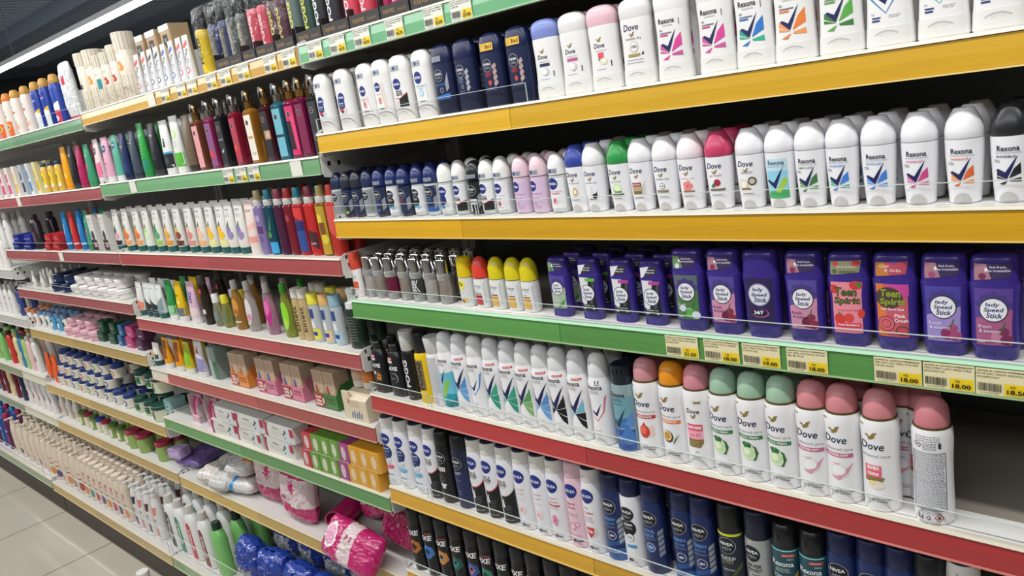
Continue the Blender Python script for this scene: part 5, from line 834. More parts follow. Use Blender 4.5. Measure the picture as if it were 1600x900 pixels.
for a_, c1 in [('orange', 'e08a3c'), ('purple', '5a4a84'), ('red', 'b0383c'), ('teal', '3a8f94'), ('rose', 'c03a64')]:
    k('lod_'+a_, 'lotion_bottle', 'disc capped cream bottle, %s print' % a_, 'lotion bottle', (lambda c1=c1: bottle([(0, 23, 17, 2.4), (2, 25, 19, 2.4), (90, 25, 19, 2.4), (140, 21, 17, 2.2), (158, 17, 15), (160, 15, 13)], 'e0d3c0', [(160, 15, 13), (161, 19, 17), (178, 22, 19), (180, 21, 18)], 'e6d6c6', [el(0, 34, 17, 18, c1), el(6, 24, 11, 10, c1), rc(-14, 66, 12, 70, 'b03a4c'), tx('Enchant', 0, 92, 30, 7, 'b0384c', sh=.2), rc(4, 100, 12, 116, 'c84a6c')])), 25)
def bigb(body, cap, stripe, txt):
    S = [(0, 30, 19, 2.8), (3, 33, 21, 2.8), (130, 33, 21, 2.8), (160, 26, 19, 2.5), (172, 13, 13, 2)]
    return bottle(S, body, [(172, 13), (173, 14), (198, 13.6), (200, 12.4)], cap, [pg([(-10, 8), (20, 8), (14, 130), (4, 142), (-14, 138), (-14, 100)], stripe), tx(txt, 2, 80, 84, 13, 'e8e6e2', rot=PI/2, bold=.03)] if stripe else [])
for a_, c1 in [('black', '2c2e32'), ('teal', '1f8a6c'), ('red', 'c03440'), ('maroon', '7a2c2c')]:
    k('wl_'+a_, 'shampoo_bottle', 'white bottle with %s stripe' % a_, 'bottle', (lambda c1=c1: bigb('e6e6e4', 'c4c2bc', c1, 'SUNSILK')), 33)
k('green_lotion', 'shampoo_bottle', 'green bottle with dark cap', 'bottle', lambda: bottle([(0, 30, 20, 2.6), (3, 33, 22, 2.6), (125, 34, 22, 2.6), (150, 26, 19, 2.4), (162, 14, 13, 2)], '7cc06c', [(162, 13.4), (163, 14.6), (186, 14.2), (188, 13)], '1c3a28', finelines(-4, 30, 120, 24, 9, '3a7a3c')), 34)
for a_, c1, c2 in [('blu', '2a4f9c', '3a9ad0'), ('mag', '5a2a54', 'b02a5c')]:
    k(a_+'_bottle', 'shower_bottle', '%s bottle, bright cap' % {'blu': 'blue', 'mag': 'plum'}[a_], 'bottle', (lambda c1=c1, c2=c2: bottle(cyl(170, 26, 18), c1, capc(170, 192, 14), c2, [el(0, 60, 14, 20, c2), rc(-14, 96, 14, 106, 'c8c8d4')])), 26)
k('white_lotion', 'lotion_bottle', 'tall white lotion bottle', 'bottle', lambda: bottle(cyl(130, 22, 16, sh=.8), 'e6e3e0', capc(130, 156, 12), 'dedcda', [el(-4, 84, 4, 6, 'a83a44'), el(6, 88, 3, 5, '6a3a40')]+finelines(0, 30, 66, 20, 6, '9a8a90')), 22)
k('white_dot', 'lotion_bottle', 'white bottle with dark dot', 'bottle', lambda: bottle(cyl(120, 20, 15, sh=.75), 'e6e4e0', capc(120, 140, 9), 'e0dcd8', [el(0, 78, 6, 8, '24305c'), el(0, 46, 4, 6, 'b0384c')]+finelines(0, 16, 34, 18, 4, 'b0a0a8')), 20)
k('blue_dot', 'lotion_bottle', 'blue lotion bottle', 'bottle', lambda: bottle(cyl(120, 20, 15), '3a4a84', capc(120, 140, 11), '2a3868', [rc(-10, 30, 10, 60, '8a94bc')]), 20)
for a_, c1, c2, ds in [('lime', '9fc47c', '3c5a34', 'lime green shampoo'), ('green', '7fc06c', '2a4a30', 'green shampoo'), ('red', 'c83a34', '4a2020', 'red shampoo'), ('cream', 'ddd09c', 'c4b888', 'cream yellow shampoo'), ('blue', '3a7aa8', '2a5a84', 'blue shampoo'), ('blush', 'e0bcb8', 'd8c8c4', 'blush pink shampoo'), ('white', 'e4e0dc', 'dcd8d4', 'white shampoo'), ('wine', '6f2434', '4a1c28', 'wine red shampoo'), ('navy', '2c3050', '23263c', 'navy shampoo'), ('whitered', 'e2dedb', 'e0dcd8', 'white shampoo, red flower')]:
    k('sh_'+a_, 'shampoo_bottle', ds, 'bottle', (lambda c1=c1, c2=c2, a_=a_: bottle(cyl(150, 24, 16, n=2.8), c1, capc(150, 168, 13), c2, [pg([(-8, 40), (10, 50), (6, 76), (-10, 66)], 'b0303c')] if a_ == 'whitered' else [el(0, 66, 9, 16, 'd8d4d0' if a_ not in ('white', 'cream') else '3a3c44')]+finelines(0, 20, 34, 22, 3, 'a8a4a0'))), 24)
# small cartons and packs
for a_, c1, c2, ds in [('pink', 'e8dcd8', 'd8487c', 'white pack with pink print'), ('cream', 'ece4d8', 'e0c04a', 'white pack with yellow print'), ('dark', 'b8c0c8', '22305c', 'pale pack with navy corner'), ('blue', 'd8dce0', '5a8ac0', 'white pack with blue print'), ('yellow', 'e4dca0', 'd8b82a', 'clear pack with yellow print')]:
    k('pk_'+a_, 'razor_pack', ds, 'small pack', (lambda c1=c1, c2=c2: carton(34, 22, 120, c1, [rc(-14, 12, 14, 50, c2), rc(-14, 60, 2, 92, c2)]+finelines(0, 98, 112, 24, 3, '8a8a90'))), 17)
k('yl_bottle', 'hair_oil_bottle', 'yellow labelled oil bottle', 'bottle', lambda: bottle(cyl(96, 18, 13), 'd8b04a', capc(96, 108, 9), '2c4a6c', [rc(-14, 28, 14, 74, 'f0d02c'), tx('1', 0, 52, 6, 18, '22242c', bold=.04), pg([(-14, 12), (14, 20), (14, 30), (-14, 26)], 'e8e4d4')]), 18)
k('dark_bottle', 'lotion_bottle', 'dark plum lotion bottle', 'bottle', lambda: bottle(cyl(122, 28, 18, n=2.6), '30242c', capc(122, 140, 14), '4a3a40', [rc(-14, 30, 14, 70, '5a4650')]), 28)
k('bw_box', 'cream_carton', 'white carton, black lower half', 'box', lambda: carton(44, 36, 126, 'dcd9d4', [rc(-22, 2, 22, 40, '2a2c30'), el(2, 54, 13, 18, '4a4448'), rc(-6, 14, 18, 30, 'd8a4b4'), tx('Himalaya', 0, 112, 30, 5, '3a3a40')]+finelines(0, 96, 104, 30, 2, '5a5a60')), 22)
k('blue_tin_box', 'cream_carton', 'low blue cream carton', 'box', lambda: carton(64, 60, 31, '1f2f8c', [rc(-32, 14, 32, 15.4, 'd8dae4')]), 32)
k('red_tin_box', 'cream_carton', 'low red cream carton', 'box', lambda: carton(58, 60, 31, 'b8242e', [rc(-29, 14, 29, 15.4, 'e0b4b0'), rc(-20, 20, 10, 24, 'd86a60')]), 29)
k('green_bag_box', 'face_mask_pack', 'clear fronted green pack', 'pack', lambda: carton(46, 50, 104, '8a9a94', [rc(2, 2, 23, 60, '2f6a44'), rc(4, 6, 20, 40, '3f7a50'), rc(-22, 2, -2, 100, 'a8aeb0')]), 23)
k('teal_box', 'soap_carton', 'small pale teal carton', 'soap box', lambda: carton(50, 60, 40, '8fb4b4', [rc(-20, 8, 20, 24, 'a8c8c8'), rc(-14, 12, 8, 20, '5a8a90')]), 25)
def pstand():
    m = M(); m.prism([(-26, 0), (-26, 22), (4, 30), (10, 96), (16, 96), (30, 0)], -26, 26, mat('d8bcc4', .4))
    l = M(); sf = lambda x, z: -26.0
    print_on(l, sf, [rc(-24, 2, 24, 20, 'd4a8b4')], xs=100, zs=100)
    l.box(-18, 18, -4, 2, 34, 92, mat('c890a8', .4)); l.box(-26, -23, -26, 20, 0, 96, mat('d8c4c8', .4)); l.box(23, 26, -26, 20, 0, 60, mat('d8c4c8', .4))
    for i in range(2): l.loft([(24, 12), (30, 14), (64, 10), (84, 3)], mat('d88aa8' if i else 'b83a6c', .35), c=(-9+i*18, -10))
    return [('display_tray', m), ('tray_sides', l)]
k('pink_stand', 'display_stand', 'pink card display stand', 'display stand', pstand, 26)
k('long_box', 'hair_remover_carton', 'long white carton, pink corners', 'box', lambda: carton(150, 56, 48, 'd9d8d2', [pg([(-75, 2), (-62, 2), (-66, 22), (-56, 46), (-75, 46)], 'a83a5c'), rc(30, 4, 60, 46, 'ccd8da'), el(34, 30, 5, 6, '3a3c4c'), el(24, 22, 4, 4, '3a3c4c'), el(30, 12, 3, 3, '3a3c4c'), tx('White', -14, 34, 34, 6, '5a5c5c'), pg([(58, 20), (75, 20), (75, 44), (58, 44)], 'b82a4c')]+finelines(-14, 14, 24, 60, 3, 'a8a89c')), 44)
for a_, c1, c2 in [('red', 'c0404c', 'e8d4d0'), ('green', '6a9a3c', 'dfe4cc'), ('purple', 'a04a84', 'e4d0dc'), ('yellow', 'dca032', 'ecd8b0')]:
    k('soap_'+a_, 'soap_carton', '%s boxed soap bar' % a_, 'soap box', (lambda c1=c1, c2=c2: carton(42, 70, 51, c1, [el(0, 26, 10, 19, c2), el(0, 26, 8.6, 17.4, '8a4a50'), el(0, 26, 7.8, 16.4, c2), tx('LUX', 0, 26, 22, 8, c1, rot=PI/2)]+[rc(-20, 1, 20, 2.6, c2)])), 15.5)
# ---------------------------------------------------------------- the place: floor, ceiling, walls
def struct(name, m, mats=None, loc=(0, 0, 0)):
    o = link(name, m.build(name, 1.0), None, loc); o['kind'] = 'structure'; return o
def tile_mat():
    m = bpy.data.materials.new('floor_tile'); m.use_nodes = True; nt = m.node_tree; N = nt.nodes; L = nt.links; b = N['Principled BSDF']
    tc = N.new('ShaderNodeTexCoord'); mp = N.new('ShaderNodeMapping'); L.new(tc.outputs['Object'], mp.inputs[0])
    mp.inputs['Location'].default_value = (1.965/.555+8, .075/.555, 0); mp.inputs['Scale'].default_value = (1/.555, 1/.555, 1)
    br = N.new('ShaderNodeTexBrick'); br.offset = 0; br.squash = 1; L.new(mp.outputs[0], br.inputs[0])
    br.inputs['Scale'].default_value = 1; br.inputs['Brick Width'].default_value = 1; br.inputs['Row Height'].default_value = 1; br.inputs['Mortar Size'].default_value = .006; br.inputs['Mortar Smooth'].default_value = .1
    nz = N.new('ShaderNodeTexNoise'); nz.inputs['Scale'].default_value = 3; nz.inputs['Detail'].default_value = 8; L.new(tc.outputs['Object'], nz.inputs[0])
    mx = N.new('ShaderNodeMix'); mx.data_type = 'RGBA'; mx.inputs[6].default_value = (*lin('b4ad9f'), 1); mx.inputs[7].default_value = (*lin('c8c1b3'), 1); L.new(nz.outputs[0], mx.inputs[0])
    L.new(mx.outputs[2], br.inputs['Color1']); L.new(mx.outputs[2], br.inputs['Color2']); br.inputs['Mortar'].default_value = (*lin('6f695f'), 1)
    L.new(br.outputs[0], b.inputs['Base Color']); b.inputs['Roughness'].default_value = .12
    return m
f = M(); f.box(-16, 5, -4, 5, FLOOR-.1, FLOOR, tile_mat()); struct('floor', f)
CEIL = 1.9
c_ = M(); c_.box(-16, 5, -4, 5, CEIL, CEIL+.1, mat('94a2b4', .7)); struct('ceiling', c_)
cr = M()
for i in range(70): cr.box(-14+i*.16, -14+i*.16+.07, 0.5, 4.2, CEIL-.05, CEIL, mat('b0bccc', .6))
struct('trim_1', cr)
bm_ = M()
for yy in (.9, 2.6): bm_.box(-16, 5, yy, yy+.12, CEIL-.22, CEIL-.05, mat('7a8696', .6))
struct('trim_2', bm_)
for nm, a in (('wall_left', (-16.1, -16, -4, 5)), ('wall_right', (5, 5.1, -4, 5)), ('wall_back', (-16, 5, 5, 5.1)), ('wall_front', (-16, 5, -4.1, -4))):
    w_ = M(); w_.box(*a, FLOOR, CEIL, mat('55595f' if nm != 'wall_front' else 'ccc8c0', .6)); struct(nm, w_)
# ceiling lamps: the one behind the shelves is in view, the aisle one hangs above the shopper
def lamp(y, z, x0, x1, label, w=.055, e=14):
    t = bpy.data.objects.new('linear_ceiling_lamp', None); C.objects.link(t); t.location = ((x0+x1)/2, y, z); L_ = (x1-x0)/2
    h = M(); h.box(-L_, L_, -w/2-.006, w/2+.006, .012, .05, mat('c8ccd0', .4)); link('housing', h.build('housing', 1), t)
    d = M(); d.box(-L_, L_, -w/2, w/2, -.012, .012, mat('fbfcff', .4, emit=e)); link('diffuser', d.build('diffuser', 1), t)
    s = M()
    for i in range(4):
        x = -L_+.3+(2*L_-.6)*i/3; s.box(x-.004, x+.004, -.004, .004, .05, CEIL-z, mat('8a8e94', .4))
    link('suspension_wire', s.build('suspension_wire', 1), t); tag(t, label, 'lamp')
lamp(1.60, 1.04, -11.0, 1.2, 'long white linear ceiling lamp glowing above the far shelves')
# ---------------------------------------------------------------- gondola shelving
BX = {'A': (0.0, 2.4), 'B': (-1.25, -0.0095), 'C': (-2.5, -1.2595), 'D': (-3.75, -2.5095)}
YEL, GRN, RED = 'dfac2e', '5a9c58', 'b84a48'
SH = {  # shelf: (z at x=0, slope, colour, fence height mm or 0, fence spans)
 'A0': (.1829, -.0002, '6fae80'), 'A1': (-.0021, -.0016, 'e0b02e'), 'A2': (-.1872, -.004, 'dba71c'), 'A3': (-.3704, -.0061, '5c9a4e'), 'A4': (-.5945, -.0134, 'b6383a'), 'A5': (-.8292, -.0038, 'd8a428'), 'A6': (-1.0526, 0, 'd8a428'),
 'B1': (.1823, .0068, 'd9a94e'), 'B2': (-.0478, .0026, '7bb080'), 'B3': (-.2755, .0018, 'b65456'), 'B4': (-.499, .0014, 'b45254'), 'B5': (-.6802, -.0003, 'b25450'), 'B6': (-.8615, -.001, '5f9a58'), 'B7': (-1.0848, -.0013, 'ccaa56'), 'B8': (-1.35, 0, '8fae84'),
 'C1': (.1644, .0004, '7aa880'), 'C2': (-.0556, .0027, 'ba6668'), 'C3': (-.2744, .003, 'b46668'), 'C4': (-.4515, .0014, 'b26466'), 'C5': (-.6332, .0027, 'c4a45c'), 'C6': (-.8956, .0027, 'caa85c'), 'C7': (-1.0752, .0023, 'c8a65c'), 'C8': (-1.352, 0, 'c8a860'),
 'D1': (.14, 0, '7aa880'), 'D2': (-.08, 0, 'ba6668'), 'D4': (-.375, 0, 'd8d6d2'), 'D5': (-.603, 0, 'd8d6d2'), 'D6': (-.88, 0, '8f9a78'), 'D7': (-1.083, 0, '8a9a80'), 'D8': (-1.345, 0, '8fa884')}
PH = {'A0': 'near top green shelf', 'A1': 'near upper yellow shelf', 'A2': 'near second yellow shelf', 'A3': 'near lower green shelf', 'A4': 'near red shelf', 'A5': 'near third yellow shelf', 'A6': 'near bottom yellow shelf',
 'B1': 'middle top yellow shelf', 'B2': 'middle upper green shelf', 'B3': 'middle first red shelf', 'B4': 'middle second red shelf', 'B5': 'middle third red shelf', 'B6': 'middle lower green shelf', 'B7': 'middle lower yellow shelf', 'B8': 'middle bottom deck',
 'C1': 'far top green shelf', 'C2': 'far upper red shelf', 'C3': 'far second red shelf', 'C4': 'far third red shelf', 'C5': 'far upper yellow shelf', 'C6': 'far second yellow shelf', 'C7': 'far third yellow shelf', 'C8': 'far bottom deck',
 'D1': 'end top green shelf', 'D2': 'end upper red shelf', 'D4': 'end upper white shelf', 'D5': 'end second white shelf', 'D6': 'end upper green shelf', 'D7': 'end lower green shelf', 'D8': 'end bottom deck'}
FENCE = {'A1': [(0.005, .60, 30)], 'A2': [(.003, .44, 28), (.445, 1.5, 28)], 'A3': [(.003, 1.5, 27)], 'A4': [(.003, .20, 28), (.21, 1.5, 26)], 'A5': [(.003, .14, 26), (.15, .9, 26)], 'A6': [(.003, .6, 26)],
 'B1': [(-1.24, -.75, 34)], 'C1': [(-2.49, -1.27, 36)], 'C3': [(-2.49, -1.27, 30)], 'C4': [(-2.49, -1.5, 30)], 'C8': [(-2.49, -1.27, 95)], 'B8': [(-1.24, -.4, 95)], 'D8': [(-3.7, -2.6, 60)]}
def zs(s, x): z, sl, _ = SH[s]; return z+sl*x
def endplate(m, x, sgn):
    """white slotted bracket plate closing a shelf's end"""
    P = [(0.0, -.046), (.0, .004), (.012, .009), (.05, .009), (.34, .004), (.34, -.03), (.06, -.046), (.03, -.052)]
    m.prism(P, x, x+sgn*.0016, mat('dadad8', .4))
    dk = mat('1c1c1e', .6); e = x+sgn*.002
    for (y0, y1, z0, z1) in ((.010, .015, -.004, .004), (.028, .033, -.004, .005), (.014, .022, -.024, -.014), (.040, .047, -.026, -.016)):
        m.box(min(x, e), max(x, e), y0, y1, z0, z1, dk)
def shelf(s):
    b = s[0]; z, sl, col = SH[s]; x0, x1 = BX[b]; deck = s[1] == '8'; yo = -.095 if deck else 0.0
    if s == 'A6': x1 = 1.2
    t = bpy.data.objects.new('shelf', None); C.objects.link(t); t.location = (x0, yo, z+sl*x0); L_ = x1-x0
    sh = sl
    whites = mat('f0efec', .35); dark = mat('3a3c3c', .5)
    n = M(); n.box(0, L_, .004, .384-yo, -.026, -.0012, mat('9c958a' if b == 'A' else 'a8a49c', .5), sh)
    link('deck_board', n.build('deck_board', 1), t)
    wl = M(); wl.box(0, L_, .001, .055 if b == 'A' else .384-yo, -.0012, 0, whites if b == 'A' else mat('d6d4d0', .4), sh); link('deck_liner', wl.build('deck_liner', 1), t)
    # price rail: light plastic channel with the coloured paper strip behind a glossy cover
    rl = M(); ivory = mat('ddd8c6' if s != 'A3' else 'a9d8b4', .3)
    rl.prism([(.004, -.040), (.004, 0.0), (-.004, 0.0005), (-.006, -.0035), (-.0015, -.004), (-.0035, -.0378), (-.0035, -.040)], 0, L_, ivory, sh)
    cc = [int(col[j:j+2], 16)/255*.55+(.87, .84, .76)[j//2]*.45 for j in (0, 2, 4)]
    rl.prism([(-.0036, -.0400), (-.0036, -.0381), (-.0082, -.0381), (-.0086, -.0400)], 0, L_, mat(tuple(cc), .3), sh)
    link('price_rail', rl.build('price_rail', 1), t)
    seams = {'A2': .40, 'A3': .60, 'A4': .62, 'A5': .60, 'A1': .56, 'B2': .97, 'B3': .62, 'B4': .9}.get(s, .53 if b in 'BC' else None)
    xs_ = [0.0]+([seams] if seams and seams < L_ else [])+[L_]
    if s == 'B5': xs_ = [.13, .7, L_]
    if s == 'D6': xs_ = [0, .9]
    if s == 'D7': xs_ = [0, .75]
    for i in range(len(xs_)-1):
        st = M(); a, b_ = xs_[i]+.0006, xs_[i+1]-.0006
        c1 = lin(col); kf = (1.0, .93, 1.05)[i % 3]
        cm = mat(tuple(min(1, q*kf) for q in [int(col[j:j+2], 16)/255 for j in (0, 2, 4)]), .32, coat=.6, noise=.12, nscale=9, stretch=(1.2, 1, 22), spec=.4)
        st.prism([(-.0017, -.0042), (-.0035, -.0046), (-.0052, -.020), (-.0057, -.0378), (-.0039, -.0378)], a, b_, cm, sh)
        link('rail_strip', st.build('rail_strip', 1), t)
    e1 = M(); endplate(e1, L_, 1); link('end_bracket', e1.build('end_bracket', 1), t, (0, 0, sl*L_))
    e2 = M(); endplate(e2, 0, -1); link('end_bracket', e2.build('end_bracket', 1), t)
    for i, (a, b2, h) in enumerate(FENCE.get(s, [])):
        m = M(); hh = h/1000; tint = CLEAR(); edge = mat('c9d4cf', .2)
        yy = -.001
        m.box(a-x0, b2-x0, yy-.0011, yy+.0011, .0006, hh, tint, sh)
        m.box(a-x0, b2-x0, yy-.0011, yy+.0011, hh, hh+.0008, edge, sh); m.box(a-x0, a-x0+.0008, yy-.0011, yy+.0011, .001, hh, edge, sh); m.box(b2-x0-.0008, b2-x0, yy-.0011, yy+.0011, .001, hh, edge, sh)
        link('acrylic_fence', m.build('acrylic_fence', 1), t)
    cn = {'near': 'near', 'middle': 'middle', 'far': 'far', 'end': 'end'}
    tag(t, PH[s].replace(' shelf', '').replace(' deck', '')+(' display deck' if deck else ' display shelf')+' with slotted white end brackets', 'shelf', 'gondola shelves')
for s in SH: shelf(s)
for b, (x0, x1) in BX.items():
    bn = {'A': 'near', 'B': 'middle', 'C': 'far', 'D': 'end'}[b]
    t = bpy.data.objects.new('gondola_frame', None); C.objects.link(t); t.location = (x0, 0, FLOOR); L_ = x1-x0
    bp = M(); bp.box(0, L_, .402, .42, .12, 1.86, mat('767a7a' if b == 'A' else '8e9090', .6)); link('back_panel', bp.build('back_panel', 1), t)
    for xx in (0, L_-.02):
        up = M(); up.box(xx, xx+.02, .386, .402, .12, 1.86, mat('c8c8c6', .5)); link('upright_post', up.build('upright_post', 1), t)
    tag(t, bn+' bay frame with grey back panel behind the shelves', 'shelving frame', 'gondola bays')
    t = bpy.data.objects.new('kick_plinth', None); C.objects.link(t); t.location = (x0, 0, FLOOR)
    kp = M(); kp.box(0, L_, -.072, .38, 0, .112, mat('4c453c', .6)); link('plinth_panel', kp.build('plinth_panel', 1), t)
    tag(t, 'dark brown plinth under the '+bn+' bay, on the floor tiles', 'plinth', 'shelving plinths')
# ---------------------------------------------------------------- price tags
TAGN = 0
def price_tag(s, x, l1, l2, price, w=.052, blank=False):
    m = M(); W_, H_ = w*1000/2, 33
    m.box(-W_, W_, -.25, .25, 0, H_, mat('e9dfb4' if s[0] == 'A' and s != 'A0' else 'e4e4d8', .4)); o = []
    if not blank:
        o += [rc(1.0, 1, W_-1, 15.5, 'efcf1e')]
        o += [tx('ALWAN AL HAYATH HYPERMARKET', 0, 30, W_*1.9, 2.1, '2a2a2c', bold=.02), tx(l1, -W_*.04, 26.3, W_*1.85, 2.6, '2a2a2c')]
        if l2: o += [tx(l2, -W_*.55, 22.3, W_*.8, 2.5, '2a2a2c')]
        random.seed(int(x*1000)); xx = -W_+2
        while xx < -2: q = random.choice([.35, .5, .8]); o.append(rc(xx, 5, xx+q, 15, '1c1c1e')); xx += q+random.choice([.35, .5, .7])
        o += [tx('0123456789', -W_*.5, 3, W_*.7, 1.6, '2a2a2c'), tx('AED', W_*.35, 12.6, 6, 2.5, '1c1c1e', bold=.02), tx(price, W_*.5, 6.4, W_*.72, 5.6, '1c1c1e', bold=.03)]
    l = M(); print_on(l, lambda a, b: -.25, o, xs=200, zs=200, base=.12)
    t = bpy.data.objects.new('price_tag', None); C.objects.link(t); t.location = (x, -.0068, zs(s, x)-.0375)
    link('card', m.build('card'), t)
    if o: link('print', l.build('print'), t)
    return t
